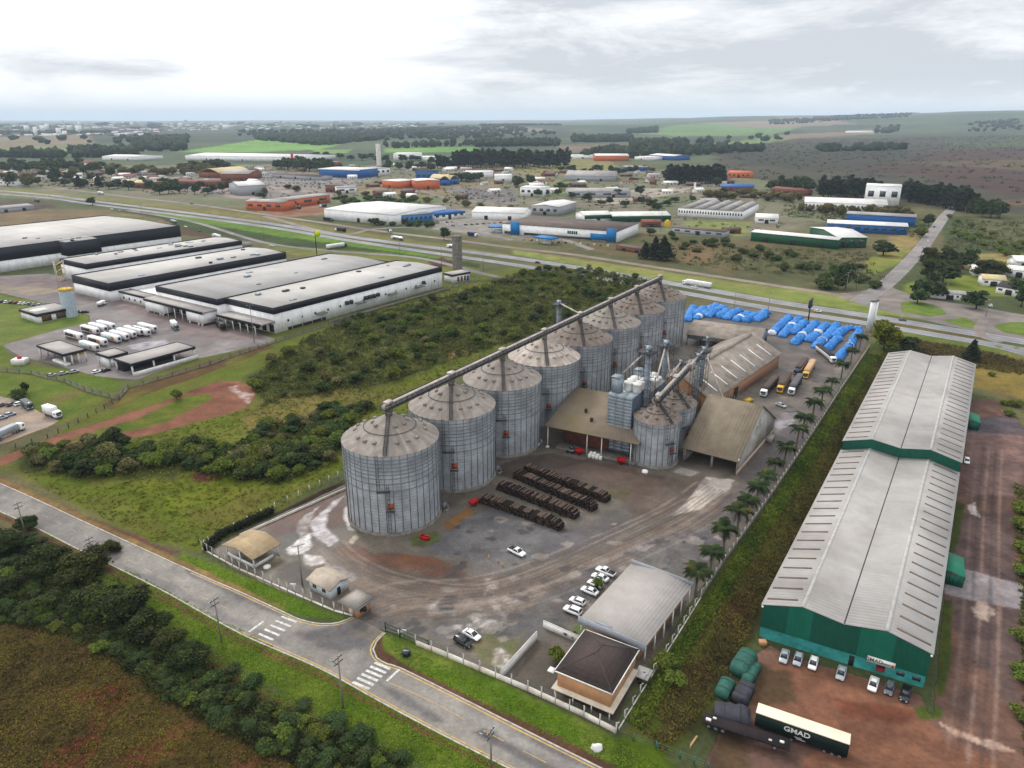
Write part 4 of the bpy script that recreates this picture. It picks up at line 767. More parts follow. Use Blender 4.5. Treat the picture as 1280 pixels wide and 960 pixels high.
 mb = MB(); mb.bar(c - t * 1.6, c + t * 1.8, 1.1, 0.12)
 for k in (-1.6, 0, 1.8): mb.bar(c + t * k + d * 0.5, c + t * k + d * 0.5 + Vector((0, 0, 1.0)), 0.06, 0.06)
 mb.bar(c - t * 1.6 + d * 0.5 + Vector((0, 0, 1.0)), c + t * 1.8 + d * 0.5 + Vector((0, 0, 1.0)), 0.06, 0.06)
 mb.obj('platform', M_STEEL, root); mb = MB()
 c2 = d * (r + 0.9) + t * 0.6 + Vector((0, 0, hatch_z - 1.2)); mb.bar(c2 - t * 1.1, c2 + t * 1.1, 1.0, 0.12)
 for k in (-1.1, 1.1): mb.bar(c2 + t * k + d * 0.45, c2 + t * k + d * 0.45 + Vector((0, 0, 1.0)), 0.06, 0.06)
 mb.obj('hatch_platform', M_STEEL, root)
 h = MB(); hc = d * (r + 0.32) + t * 0.6 + Vector((0, 0, hatch_z)); h.bar(hc - t * 0.75, hc + t * 0.75, 0.3, 1.5)
 h.obj('hatch', M_ORANGE, root)
RINGS = [13.4, 15.6, 17.0, 18.2, 19.3, 20.3, 21.3, 22.3]
pro = {}
SILO_LABELS = [
 'foremost galvanised grain silo of the long row, nearest the entrance gate, whole wall in view',
 'second galvanised grain silo from the gate, brown-grey roof, beside the first silo',
 'third galvanised grain silo from the gate, behind the ends of the log stacks',
 'galvanised grain silo with the palest whitish roof in the long row',
 'brown-roofed galvanised grain silo beside the tall twin elevator tower, fifth from the gate',
 'pinkish-roofed grain silo, third from the far end of the long row',
 'brown-roofed grain silo, last but one at the far end of the long row',
 'farthest grain silo of the long row, beside the blue tarpaulin stacks',
]
for i in range(8):
 c = S1 + SSTEP * i; rm = M_SROOF_W if i == 3 else (M_SROOF_B if i in (4, 6, 7) else M_SROOF)
 key = rm.name
 if key not in pro:
  s = thing('grain_silo', SILO_LABELS[i], 'silo', c, 0, 'tall grain silos standing in a row')
  silo_parts(s, 12.9, 23.7, 30.3, rm, 38, RINGS, (0.05, -1), 9.0, 20, 10); pro[key] = s
 else: dup(pro[key], c, 0, SILO_LABELS[i])
SR1 = Vector((*G(822, 520, 15.3), 0)); SR2 = Vector((*G(843, 501.5, 15.3), 0))
s = thing('small_grain_silo', 'nearer of the two small grain silos, between the dryer and the tipping shed', 'silo', SR1, 0, 'small grain silos by the tipping shed')
silo_parts(s, 7.3, 15.3, 19.6, M_SROOF_B, 24, [14.0], (0.5, -1), 6.5, 10, 6)
dup(s, SR2, 0, 'rear one of the two small grain silos, half hidden behind its twin')
# aeration fans at the silo feet
M_MOTOR = MAT('fan_grey', C(132, 134, 136), 0.5, 0.3)
FANPT = [((456, 662), (453, 657)), ((556, 636), None), ((622, 590), None), ((676, 556), None), ((808, 580), None)]
FL = ['aeration fan with orange motor at the left foot of the foremost silo', 'grey aeration fan between the first and second silo', 'grey aeration fan between the second and third silo', 'grey aeration fan by the fourth silo beside the brick shed', 'grey aeration fan at the left foot of the nearer small silo']
for (p, q), lb in zip(FANPT, FL):
 f = thing('aeration_fan', lb, 'fan', P(*p), R.uniform(0, 3), 'aeration fans at the silo feet')
 mb = MB(); n = 16
 ring = lambda y, rr: [(rr * math.cos(2 * PI * i / n), y, 1.1 + rr * math.sin(2 * PI * i / n)) for i in range(n)]
 mb.loft([ring(-0.5, 0.5), ring(-0.5, 1.0), ring(0.5, 1.0), ring(0.5, 0.4)], 0, True, True); mb.obj('housing', M_MOTOR, f, smooth=False)
 MB().box(-0.5, 0.5, 0.5, 0.5, 2.6, 1.3).obj('duct', M_GALV2, f)
 MB().bbox(-0.35, -1.3, 0.8, 0.35, -0.5, 1.5, 0.1).obj('motor', M_ORANGE if p[0] == 456 else M_MOTOR, f)
 MB().box(-1, -1.3, 0, 1, 0.8, 0.12).obj('base', M_CONC, f)
# ================================================================== roof-top conveyor gallery
def gallery(name, label, a, b, z, w, h, legs, boxes, za=None):
 """covered conveyor on a truss from a to b at height z"""
 a = Vector((a[0], a[1], z)); b = Vector((b[0], b[1], za if za is not None else z)); Ln = (b - a).length
 d = (b - a).normalized(); yaw = math.atan2(d.y, d.x); pit = -math.asin(d.z)
 g = thing(name, label, 'conveyor', (a.x, a.y, 0), 0, None)
 fr = Matrix.Translation((0, 0, a.z)) @ Matrix.Rotation(yaw, 4, 'Z') @ Matrix.Rotation(pit, 4, 'Y')
 def put(mb, nm, m):
  o = mb.obj(nm, m, g); o.matrix_local = fr; return o
 mb = MB()
 for y in (-w / 2, w / 2):
  for zz in (0, h): mb.bar((0, y, zz), (Ln, y, zz), 0.18, 0.2)
  n = max(2, int(Ln / 2.2)); 
  for k in range(n + 1):
   x = Ln * k / n; mb.bar((x, y, 0), (x, y, h), 0.12, 0.12)
   if k < n: mb.bar((x, y, 0), (Ln * (k + 1) / n, y, h), 0.1, 0.1)
 put(mb, 'truss', M_STEEL)
 put(MB().box(0, -w / 2 + 0.15, 0.06, Ln, w / 2 - 0.15, 0.14), 'walkway', M_STEEL)
 mb = MB(); wc = w * 0.28
 mb.loft([[(x, y, zz) for y, zz in ((-wc, 0.3), (-wc, h * 0.9), (-wc * 0.5, h * 1.12), (wc * 0.5, h * 1.12), (wc, h * 0.9), (wc, 0.3))] for x in np.linspace(0.0, Ln, max(2, int(Ln / 6)))], 0, True, True)
 put(mb, 'conveyor_cover', M_GALLERY)
 for (p, z0) in legs:
  mb = MB(); px, py = p[0] - a.x, p[1] - a.y; zt = a.z + (b.z - a.z) * ((Vector((p[0], p[1])) - Vector((a.x, a.y))).length / max(1e-6, (b - a).xy.length))
  q = [(px + sx * w * 0.42, py + sy * w * 0.42) for sx, sy in ((-1, -1), (1, -1), (1, 1), (-1, 1))]
  for k in range(4):
   mb.bar((*q[k], z0), (*q[k], zt), 0.16, 0.16); mb.bar((*q[k], z0), (*q[(k + 1) % 4], zt), 0.09, 0.09)
  mb.obj('support_leg', M_STEEL, g)
 bm_ = MB().bbox(-1.2, -0.9, 0, 1.2, 0.9, 0.75, 0.12).mesh('transfer_box', [M_GALLERY])
 for t in boxes:
  o = bpy.data.objects.new('transfer_box', bm_); link(o, g); o.matrix_local = fr @ Matrix.Translation((t, 0, h * 0.98))
 return g
ga, gb = S1 - UD * 2.2, S1 + SSTEP * 7 + UD * 1.5
gallery('conveyor_gallery', 'long conveyor gallery running over the roof tops of the silo row', ga, gb, 31.7, 1.9, 1.45, [(S1 + SSTEP * i, 29.0) for i in range(8)], [2.2 + 28.05 * i for i in range(8)])
sa, sb = Vector((*G(819, 498, 19.5), 0)), SR2 + (SR2 - SR1) * 0.9
gallery('small_conveyor_gallery', 'short conveyor gallery over the two small silos', SR1 - (SR2 - SR1).normalized() * 1.5, SR2 + (SR2 - SR1).normalized() * 12, 20.6, 2.0, 1.7, [(SR1, 18.8), (SR2, 18.8)], [1.5, 1.5 + (SR2 - SR1).length], za=23.5)
# ================================================================== bucket elevators
def elevator(px, base_y, top_y, label, twin=True, w=1.5, spouts=(), rot=None):
 x, y = G(px, base_y)
 lo, hi = 5, 70
 for _ in range(40):
  m = (lo + hi) / 2; d = y * math.cos(PITCH) - (m - CAMH) * math.sin(PITCH); u = y * math.sin(PITCH) + (m - CAMH) * math.cos(PITCH)
  if 480 - FPX * u / d > top_y: lo = m
  else: hi = m
 H = lo; e = thing('bucket_elevator', label, 'elevator tower', (x, y, 0), math.atan2(UD.y, UD.x) if rot is None else rot, 'bucket elevator towers among the silos')
 mb = MB()
 for s_ in ((-1, 1) if twin else (0,)):
  mb.box(s_ * w * 0.6 - w * 0.28, -w * 0.3, 0, s_ * w * 0.6 + w * 0.28, w * 0.3, H - 1.6)
 k = 3.0
 while k < H - 2:
  mb.box(-w * 0.95, -w * 0.36, k, w * 0.95, w * 0.36, k + 0.14); k += 3.0
 mb.obj('shaft', M_GALV2, e)
 mb = MB(); n = 10; hw = w * 0.8
 pr = [(-hw, H - 1.8)] + [(hw * math.cos(PI - PI * i / n), H - 1.2 + hw * 0.7 * math.sin(PI * i / n)) for i in range(n + 1)] + [(hw, H - 1.8)]
 mb.loft([[(a_, -w * 0.4, z) for a_, z in pr], [(a_, w * 0.4, z) for a_, z in pr]], 0, True, True)
 mb.obj('head', M_GALV2, e)
 MB().bbox(hw * 0.2, w * 0.4, H - 1.4, hw * 0.9, w * 1.1, H - 0.6, 0.1).obj('motor', M_MOTOR, e)
 mb = MB(); pl = w * 1.7
 mb.box(-pl, -pl, H - 2.2, pl, pl, H - 2.05)
 for sx in (-1, 0, 1):
  for sy in (-1, 0, 1):
   if sx or sy: mb.bar((sx * pl, sy * pl, H - 2.1), (sx * pl, sy * pl, H - 1.0), 0.07, 0.07)
 for z in (H - 1.5, H - 1.0):
  for sg in (-1, 1): mb.bar((-pl, sg * pl, z), (pl, sg * pl, z), 0.07, 0.07); mb.bar((sg * pl, -pl, z), (sg * pl, pl, z), 0.07, 0.07)
 mb.obj('platform', M_STEEL, e)
 mb = MB(); q = w * 1.3
 for sx, sy in ((-1, -1), (1, -1), (1, 1), (-1, 1)): mb.bar((sx * q, sy * q, 0), (sx * q, sy * q, H - 2.2), 0.14, 0.14)
 k = 0; z = 0
 while z < H - 5:
  for (ax, ay), (bx, by) in (((-q, -q), (q, -q)), ((q, -q), (q, q)), ((q, q), (-q, q)), ((-q, q), (-q, -q))):
   mb.bar((ax, ay, z), (bx, by, z + 3), 0.07, 0.07); mb.bar((ax, ay, z + 3), (bx, by, z + 3), 0.08, 0.08)
  z += 3
 mb.obj('lattice_frame', M_STEEL, e)
 ri = Matrix.Rotation(-e.rotation_euler.z, 3, 'Z')
 for tgt in spouts:
  v = ri @ (Vector(tgt) - Vector((x, y, 0)))
  mb = MB(); mb.tube((0, 0, H - 1.6), v, 0.32, 8); mb.obj('spout', M_GALLERY, e)
 return e
DRY = G(775, 545)
elevator(697, 466, 374, 'tall twin elevator tower rising beyond the silo row, topped by a double head', spouts=[tuple(S1 + SSTEP * 4 + Vector((0, 0, 33)))])
elevator(803, 556, 431, 'elevator tower standing between the two banks of the grain dryer', spouts=[(*G(779, 466, 26), 26)], w=1.7)
elevator(826, 520, 424, 'elevator tower with a wide platform behind the dryer, tallest of the central ones', spouts=[(*G(838, 474, 18), 18), (*G(817, 488, 18), 18)], w=1.7)
elevator(847, 500, 448, 'short elevator head above the two small silos', spouts=[(*G(838, 470, 20), 20)], w=1.2)
elevator(866, 520, 440, 'elevator tower leaning its spouts to the long grain store, nearer of two', spouts=[(*SR2.xy, 21)], w=1.4)
elevator(873, 512, 432, 'elevator tower close behind its neighbour, beside the long grain store roof', spouts=[(*G(905, 500, 12), 12), (*SR1.xy, 21)], w=1.4)
elevator(880, 470, 419, 'elevator tower behind the others with a dark cap, near the end shed', w=1.2)
# ================================================================== grain dryer
dl = (31.5, 220.5); yawu = math.atan2(UD.y, UD.x)
def dryer(origin, label, nx, ln, h, fans):
 d = thing('grain_dryer', label, 'dryer', (origin[0], origin[1], 0), yawu)
 # local x runs along the silo row, y to the left
 m = MAT('dryer_panel', C(168, 178, 184), 0.5, 0.3, var=0.12, dirt=C(120, 130, 134), dirtamt=0.5, dscale=0.4)
 mb = MB(); nc_ = nx; w = 8.6 / nc_
 for k in range(nc_):
  y0 = -8.6 + k * w + 0.12; mb.box(0, y0, 0, ln, y0 + w - 0.24, h)
  z = 1.0
  while z < h - 0.6:                                  # louvre rows on the front face
   mb.add([(-0.01, y0, z), (-0.01, y0 + w - 0.24, z), (-0.32, y0 + w - 0.24, z + 0.2), (-0.32, y0, z + 0.2), (-0.01, y0, z + 0.9), (-0.01, y0 + w - 0.24, z + 0.9)], [(0, 3, 2, 1), (3, 4, 5, 2), (0, 4, 3), (1, 2, 5)]); z += 1.15
 mb.obj('tower_body', m, d)
 MB().box(0.2, -8.75, 0.5, ln - 0.2, -8.6, h - 0.5).obj('side_panel', MAT('dryer_shaded_side', C(92, 104, 118), 0.6, 0.3, var=0.15), d)  # right face in shade: the shade is put into a darker panel colour
 MB().box(1, -3.4, h, 4.0, -0.6, h + 5.2).obj('inlet_tower', m, d)
 MB().box(0.8, -3.6, h + 5.2, 4.2, -0.4, h + 5.5).obj('inlet_roof', M_GALV2, d)
 for (fx, fy) in fans:
  f = MB().lathe(fx, fy, [(1.2, h), (1.5, h + 0.4), (1.5, h + 2.6), (1.62, h + 2.7), (1.62, h + 3.0), (0.2, h + 3.5)], 18, cap1=True).obj('exhaust_stack', M_WHITE, d, smooth=False)
 return d
dryer(dl, 'nearer pale blue grain dryer bank with louvred front, poking through the shed roof', 3, 12, 20.6, [(5.8, -4.6), (8.6, -4.6), (11.2, -4.6), (5.8, -7.6), (8.6, -7.6), (11.0, -7.6)])
p2 = Vector((*dl, 0)) + UD * 19
dryer(p2, 'farther grain dryer bank with white exhaust stacks behind the elevator', 3, 11, 17.5, [(1.5, -5.2), (4.4, -5.2), (7.4, -5.2), (1.5, -7.8), (4.4, -7.8)])
# ================================================================== sheds
def fr_of(A, B):
 A = Vector((A[0], A[1], 0)); B = Vector((B[0], B[1], 0)); return A, math.atan2(B.y - A.y, B.x - A.x), (B - A).length
def roof_gx(mb, L_, D, e, r, o, th=0.18, mi=0):
 """ridge along x"""
 k = (r - e) / (D / 2); yo = -o; ze = e - k * o
 sec = [(yo, ze), (D / 2, r), (D + o, ze), (D + o, ze + th), (D / 2, r + th), (yo, ze + th)]
 mb.loft([[(x, y, z) for y, z in sec] for x in (-o, L_ + o)], mi, True, True)
def roof_gy(mb, L_, D, e, r, o, th=0.18, mi=0):
 k = (r - e) / (L_ / 2); ze = e - k * o
 sec = [(-o, ze), (L_ / 2, r), (L_ + o, ze), (L_ + o, ze + th), (L_ / 2, r + th), (-o, ze + th)]
 mb.loft([[(x, y, z) for x, z in sec] for y in (D + o, -o)], mi, True, True)
# --- shed A: open brick shed at the dryer foot
A, rot, Ln = fr_of((11.6, 222.5), (39.9, 207.9))
s = thing('dryer_shed', 'open-fronted brick shed with a stained tan roof under the grain dryer', 'shed', A, rot)
mb = MB(); D = 26
mb.loft([[(x, y, z) for y, z in ((-.5, 7.9), (D, 13.0), (D, 13.2), (-.5, 8.1))] for x in (-.5, Ln + .5)], 0, True, True); mb.obj('roof', [MAT('shed_roof', C(146, 131, 118), 0.9, var=0.14, vs=0.25, dirt=C(160, 146, 88), dirtamt=0.45, dscale=0.07, stripes=(0, 1.1, 0.015))], s)
mb = MB(); mb.box(4, 6.5, 0, Ln - 12, 6.8, 8.9); mb.box(4, 6.8, 0, 4.3, D - 0.5, 8.6); mb.obj('brick_wall', M_BRICK, s)
MB().box(Ln - 12, 7.5, 0, Ln - 1, 7.8, 9.1).obj('metal_screen', M_GALV2, s)
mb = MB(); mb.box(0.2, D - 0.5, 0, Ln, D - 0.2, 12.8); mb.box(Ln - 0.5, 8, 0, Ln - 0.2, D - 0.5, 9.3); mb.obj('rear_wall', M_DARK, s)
MB().box(3, 0.8, -0.1, Ln - 1, 8, 0.25).obj('floor_slab', M_CONC, s)
for x in (0.5, Ln * 0.46, Ln * 0.62, Ln - 2.2): MB().tube((x, 0.2, 0), (x, 0.2, 8.0), 0.16, 8).obj('post', M_WHITE, s)
MB().box(0.0, -0.3, 0, 1.0, 0.7, 0.5).obj('post_footing', M_WHITE, s)
for (vx, vy) in ((Ln * .42, 7), (Ln * .3, 11.5)): MB().lathe(vx, vy, [(0.5, 7.8 + vy * .2), (0.5, 9 + vy * .2), (0.7, 9.1 + vy * .2), (0.1, 9.6 + vy * .2)], 12).obj('roof_vent', M_STEEL, s)
# --- things standing in and by that shed
def bag(name, label, p, n, mat, grp=None):
 t = thing(name, label, 'bags', p, rot, grp); mb = MB()
 for k in range(n):
  x, y = (k % 4) * 1.25, (k // 4) * 1.3; h = R.uniform(1.2, 2.2)
  mb.loft([[(x + 0.55 * c * sx, y + 0.55 * s_ * sx, z) for c, s_ in ((1, .5), (.5, 1), (-.5, 1), (-1, .5), (-1, -.5), (-.5, -1), (.5, -1), (1, -.5))] for z, sx in ((0, .85), (h * .3, 1.05), (h * .8, 1.02), (h, .6))], 0, True, True)
 mb.obj('bag', mat, t); return t
bag('bulk_bags', 'heap of white bulk bags standing in the open dryer shed', P(737, 572), 7, M_WHITE)
def red_machine(label, px, sc=1.0, r=0.4):
 t = thing('trailer_hopper', label, 'machine', P(*px), rot + r); mb = MB()
 mb.loft([[(-1.2, -0.8, 0.7), (1.2, -0.8, 0.7), (1.2, 0.8, 0.7), (-1.2, 0.8, 0.7)], [(-1.9, -1.1, 2.4), (1.9, -1.1, 2.4), (1.9, 1.1, 2.4), (-1.9, 1.1, 2.4)], [(-1.7, -0.95, 2.4), (1.7, -0.95, 2.4), (1.7, 0.95, 2.4), (-1.7, 0.95, 2.4)], [(-1.1, -0.7, 1.0), (1.1, -0.7, 1.0), (1.1, 0.7, 1.0), (-1.1, 0.7, 1.0)]], 0, True, True)
 mb.obj('hopper', M_RED, t)
 for sy in (-1, 1): MB().add([(0.5 * math.cos(2 * PI * i / 14), yy, 0.5 + 0.5 * math.sin(2 * PI * i / 14)) for yy in (sy * 0.9, sy * 1.15) for i in range(14)], [tuple(range(14)), tuple(range(27, 13, -1))] + [(i, (i + 1) % 14, 14 + (i + 1) % 14, 14 + i) for i in range(14)]).obj('wheel', M_TYRE, t)
 mb = MB(); mb.bar((1.2, 0, 0.7), (2.9, 0, 0.5), 0.15, 0.15); mb.obj('drawbar', M_STEEL, t); t.scale = (sc,) * 3; return t
red_machine('red hopper inside the dryer shed beside the white bags', (724, 568), 0.8)
red_machine('red hopper outside the right corner of the dryer shed', (777, 580), 0.85, 0.1)
red_machine('red hopper at the near end of the log stacks', (592, 632), 0.75, 1.2)
t = thing('red_crate', 'bright red open crate on the ground beside the foremost silo', 'crate', P(531, 674), -0.5)
mb = MB(); mb.box(-1.3, -0.5, 0, 1.3, -0.42, 1.1); mb.box(-1.3, 0.42, 0, 1.3, 0.5, 1.1); mb.box(-1.3, -0.42, 0, -1.2, 0.42, 1.1); mb.box(1.2, -0.42, 0, 1.3, 0.42, 1.1); mb.box(-1.2, -0.42, 0.05, 1.2, 0.42, 0.12); mb.obj('crate_body', M_RED, t)
t = thing('water_drum', 'white round tank cover on the soil in front of the small silo', 'drum', P(806, 590)); MB().lathe(0, 0, [(1.0, 0), (1.0, 0.5), (0.4, 0.75)], 20, cap1=True).obj('drum_body', M_WHITE, t)
t = thing('loader_machine', 'grey machine parked inside the left end of the dryer shed', 'machine', P(714, 566), rot)
MB().bbox(-1.6, -0.8, 0.5, 1.2, 0.8, 1.5, 0.15).obj('chassis', M_MOTOR, t); MB().bbox(-0.5, -0.7, 1.5, 0.8, 0.7, 2.6, 0.2).obj('cab', M_GLASS, t)
for sx in (-1.0, 0.8):
 for sy in (-0.9, 0.9): MB().add([(sx + 0.5 * math.cos(2 * PI * i / 12), yy, 0.5 + 0.5 * math.sin(2 * PI * i / 12)) for yy in (sy - .15, sy + .15) for i in range(12)], [tuple(range(12)), tuple(range(23, 11, -1))] + [(i, (i + 1) % 12, 12 + (i + 1) % 12, 12 + i) for i in range(12)]).obj('wheel', M_TYRE, t)
# --- shed B: steep tipping shed
F0 = Vector((*G(920, 595), 0)); K0 = Vector((*G(965, 540), 0)); F1 = Vector((*G(853, 577), 0))
xd = (F0 - F1).normalized(); A = F1; rot = math.atan2(xd.y, xd.x); Ln = (F0 - F1).length; yd = Vector((-xd.y, xd.x, 0)); D = abs((K0 - F0).dot(yd))
s = thing('tipping_shed', 'steep tan-roofed truck tipping shed with a stained grey gable wall', 'shed', A, rot)
mb = MB(); roof_gx(mb, Ln, D, 5.2, 17.0, 0.5); mb.obj('roof', M_FIBRO2, s)
M_GABLE = MAT('stained_gable', C(178, 176, 172), 0.85, var=0.15, vs=0.3, dirt=C(136, 112, 84), dirtamt=0.85, dscale=0.12)
mb = MB(); mb.loft([[(x, 0, 0), (x, D, 0), (x, D, 5.2), (x, D / 2, 16.9), (x, 0, 5.2)] for x in (Ln - 0.3, Ln - 0.02)], 0, True, True)
gw = mb.obj('gable_wall', M_GABLE, s)
MB().box(Ln - 0.02, 0, 0, Ln + 0.12, D, 1.6).obj('concrete_base', MAT('pale_base', C(196, 176, 158), 0.9, var=0.15), s)
mb = MB(); mb.loft([[(x, 0, 0), (x, D, 0), (x, D, 5.2), (x, D / 2, 16.9), (x, 0, 5.2)] for x in (0.02, 0.3)], 0, True, True); mb.obj('gable_wall', M_GABLE, s)
MB().box(0.3, D - 0.3, 0, Ln - 0.3, D, 5.2).obj('rear_wall', M_GABLE, s)
mb = MB(); mb.box(0.3, 0, 0, 0.9, 0.4, 5.2); mb.box(Ln * 0.52, 0, 0, Ln * 0.56, 0.4, 5.2); mb.obj('door_post', M_CONC, s)
MB().box(0.9, 0.3, 4.2, Ln - 0.3, 0.4, 5.0).obj('door_lintel', M_STEEL, s)
for k, (yy, zz, rr) in enumerate(((D * .43, 10.2, 0.8), (D * .49, 11.4, 0.8), (D * .52, 9.6, 0.8))):
 mb = MB(); n = 24
 mb.loft([[(Ln + 0.03 + dx, yy + q * math.cos(2 * PI * i / n), zz + q * math.sin(2 * PI * i / n)) for i in range(n)] for q, dx in ((rr, 0), (rr, 0.04), (rr - .22, 0.04), (rr - .22, 0))]); mb.obj('emblem_ring', MAT('emblem_grey', C(150, 150, 148), 0.8), gw)
MB().lathe(Ln + 0.25, 0.2, [(0.05, 5.3), (0.25, 5.4), (0.25, 5.7), (0.05, 5.8)], 10).obj('flood_lamp', M_WHITE, s)
MB().box(Ln - 0.0, D * 0.74, 0, Ln + 2.2, D * 0.84, 2.2).obj('side_annex', M_GABLE, s)
# --- shed C: long grain store
r0 = Vector((*G(880, 450, 13.6), 0)); r1 = Vector((*G(940, 415.5, 13.6), 0)); ee = Vector((*G(971, 444, 6.5), 0))
xd = (r1 - r0).normalized(); yd = Vector((-xd.y, xd.x, 0)); half = abs((ee - r1).dot(yd)); A = r0 - xd * 22 - yd * half; Ln = (r1 - r0).length + 22 ; rot = math.atan2(xd.y, xd.x); D = 2 * half
s = thing('grain_store', 'long grain store with a big ridged roof and seven pale skylight strips', 'warehouse', A, rot)
mb = MB(); roof_gx(mb, Ln, D, 6.5, 13.6, 0.7); rf = mb.obj('roof', M_FIBRO, s)
k_ = (13.6 - 6.5) / half
for i in range(7):
 x = 7.5 + i * (Ln - 14) / 6.2; mb = MB(); y0, y1 = 1.2, half * 0.6
 mb.add([(x, y0, 6.5 + k_ * y0 + 0.22), (x + 0.75, y0, 6.5 + k_ * y0 + 0.22), (x + 0.75, y1, 6.5 + k_ * y1 + 0.22), (x, y1, 6.5 + k_ * y1 + 0.22), (x, y0, 6.5 + k_ * y0 + 0.26), (x + 0.75, y0, 6.5 + k_ * y0 + 0.26), (x + 0.75, y1, 6.5 + k_ * y1 + 0.26), (x, y1, 6.5 + k_ * y1 + 0.26)], [(0, 3, 2, 1), (4, 5, 6, 7), (0, 1, 5, 4), (1, 2, 6, 5), (2, 3, 7, 6), (3, 0, 4, 7)])
 mb.obj('skylight', M_WHITE, rf)
mb = MB(); roof_gx(mb, Ln * 0.86, 2.0, 13.5, 14.4, 0.2); o = mb.obj('ridge_vent', M_FIBRO, rf); o.location = (Ln * 0.1, half - 1.0, 0)
M_OCHRE = MAT('ochre_brick', C(190, 144, 110), 0.9, var=0.2, vs=1.0, dirt=C(150, 140, 128), dirtamt=0.6)
mb = MB(); mb.box(0, 0, 0, Ln, 0.3, 6.4); mb.box(0, D - 0.3, 0, Ln, D, 6.4)
for x in (0, Ln - 0.3): mb.loft([[(xx, 0.3, 0), (xx, D - 0.3, 0), (xx, D - 0.3, 6.4), (xx, half, 13.4), (xx, 0.3, 6.4)] for xx in (x, x + 0.3)], 0, True, True)
mb.obj('wall', M_OCHRE, s)
MB().box(Ln * 0.30, -0.06, 0, Ln * 0.36, 0.05, 4.5).obj('door', M_DARK, s)
MB().box(Ln * 0.20, -0.05, 0, Ln * 0.24, 0.05, 5).obj('pilaster', M_CONC, s)
# --- shed D: far shed along the highway
A, rot, Ln = fr_of(G(858, 431), G(922, 440)); 
s = thing('highway_shed', 'low open shed with a tan roof between the last silo and the blue stacks', 'shed', A, rot)
Ln += 9
mb = MB(); roof_gx(mb, Ln, 26, 5.6, 9.6, 0.6); mb.obj('roof', M_FIBRO, s)
mb = MB(); mb.box(0, 25.6, 0, Ln, 26, 5.5); mb.box(0, 0.4, 3.3, Ln, 0.6, 5.5)
for x in (0.02, Ln - 0.32): mb.loft([[(xx, 0.6, 3.0), (xx, 25.6, 3.0), (xx, 25.6, 5.5), (xx, 13, 9.4), (xx, 0.6, 5.5)] for xx in (x, x + 0.3)], 0, True, True)
mb.obj('wall', M_GALV2, s)
for k in range(7): MB().box(k * Ln / 6 - 0.2, 0.2, 0, k * Ln / 6 + 0.2, 0.6, 5.5).obj('post', M_CONC, s)
MB().box(0.4, 24.8, 0, Ln - 0.4, 25.4, 3).obj('back_partition', M_DARK, s)
red_machine('red hopper under the eave of the low open shed by the highway', (891, 432), 1.0, 0.2)
# ================================================================== log stacks
M_LOG = MAT('log_bark', C(58, 44, 38), 0.95, var=0.35, vs=1.6)
M_LOGEND = MAT('log_end', C(112, 92, 76), 0.95, var=0.4, vs=2.0)
LOGL = ['nearest stack of dark logs, closest to the parked pickup', 'second long stack of dark logs from the silos side of the gravel', 'third long stack of dark logs, between its equals', 'farthest stack of dark logs, closest to the brick shed']
for (a_, b_), lb in zip((((599, 629), (701, 665)), ((620, 612), (720, 651)), ((641, 598), (741, 641)), ((654, 590), (758, 630))), LOGL):
 A, rot, Ln = fr_of(P(*a_), P(*b_)); mb = MB()
 n = int(Ln / 0.42)
 for i in range(n):
  nh = 7 + int(0.8 * math.sin(i * 0.21 + a_[0]) + R.uniform(-0.4, 0.6)); 
  if i < 2 or i > n - 3: nh -= 2
  for j in range(nh):
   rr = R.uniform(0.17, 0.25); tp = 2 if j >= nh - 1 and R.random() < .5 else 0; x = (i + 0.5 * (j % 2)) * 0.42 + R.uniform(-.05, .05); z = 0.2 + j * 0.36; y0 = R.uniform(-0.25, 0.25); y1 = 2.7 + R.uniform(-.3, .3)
   p = [(x + rr * math.cos(2 * PI * k / 6), y0, z + rr * math.sin(2 * PI * k / 6)) for k in range(6)]; q = [(x + rr * math.cos(2 * PI * k / 6), y1, z + rr * math.sin(2 * PI * k / 6)) for k in range(6)]
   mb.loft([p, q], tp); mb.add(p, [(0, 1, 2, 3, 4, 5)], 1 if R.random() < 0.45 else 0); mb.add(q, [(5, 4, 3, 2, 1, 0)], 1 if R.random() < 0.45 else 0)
 o = mb.obj('log_stack', [M_LOG, M_LOGEND, MAT('log_lit_top', C(128, 108, 94), .95, var=.4, vs=1.6)]); o.location = A; o.rotation_euler = (0, 0, rot)  # light on the stack tops painted in as paler, dry bark
 tag(o, lb, 'log stack', 'stacks of logs on the works yard')
# ================================================================== green warehouse on the right (floor 4 m below the works yard)
ZW = -4.0
M_TEAL = MAT('green_cladding', C(0, 112, 92), 0.55, var=0.1, dirt=C(0, 92, 76), dirtamt=0.5, dscale=0.1, stripes=(0, 0.9, 0.04))
M_TEAL2 = MAT('green_cladding_pale', C(14, 128, 104), 0.55, var=0.1, stripes=(0, 0.9, 0.04))
M_TURQ = MAT('turquoise_wall', C(88, 180, 176), 0.8, var=0.25, vs=0.5, dirt=C(56, 140, 134), dirtamt=0.8, dscale=0.4)
M_WROOF = MAT('pale_metal_roof', C(184, 180, 176), 0.75, 0.0, var=0.1, vs=0.12, dirt=C(158, 152, 147), dirtamt=0.8, dscale=0.05, stripes=(1, 1.1, 0.02))
M_SLIT = MAT('roof_slit', C(128, 112, 98), 0.8, var=0.2)
EA, EB, EC, ED = [Vector((*G(p[0], p[1], p[2]), 0)) for p in ((953.7, 756, 4.8), (1165, 817.5, 4.8), (1216, 454.5, 8.0), (1114, 442, 8.0))]
wr = thing('green_warehouse', 'very long double-gabled warehouse with pale roof and green cladding', 'warehouse', (EA.x, EA.y, ZW), math.atan2((EB - EA).y, (EB - EA).x))
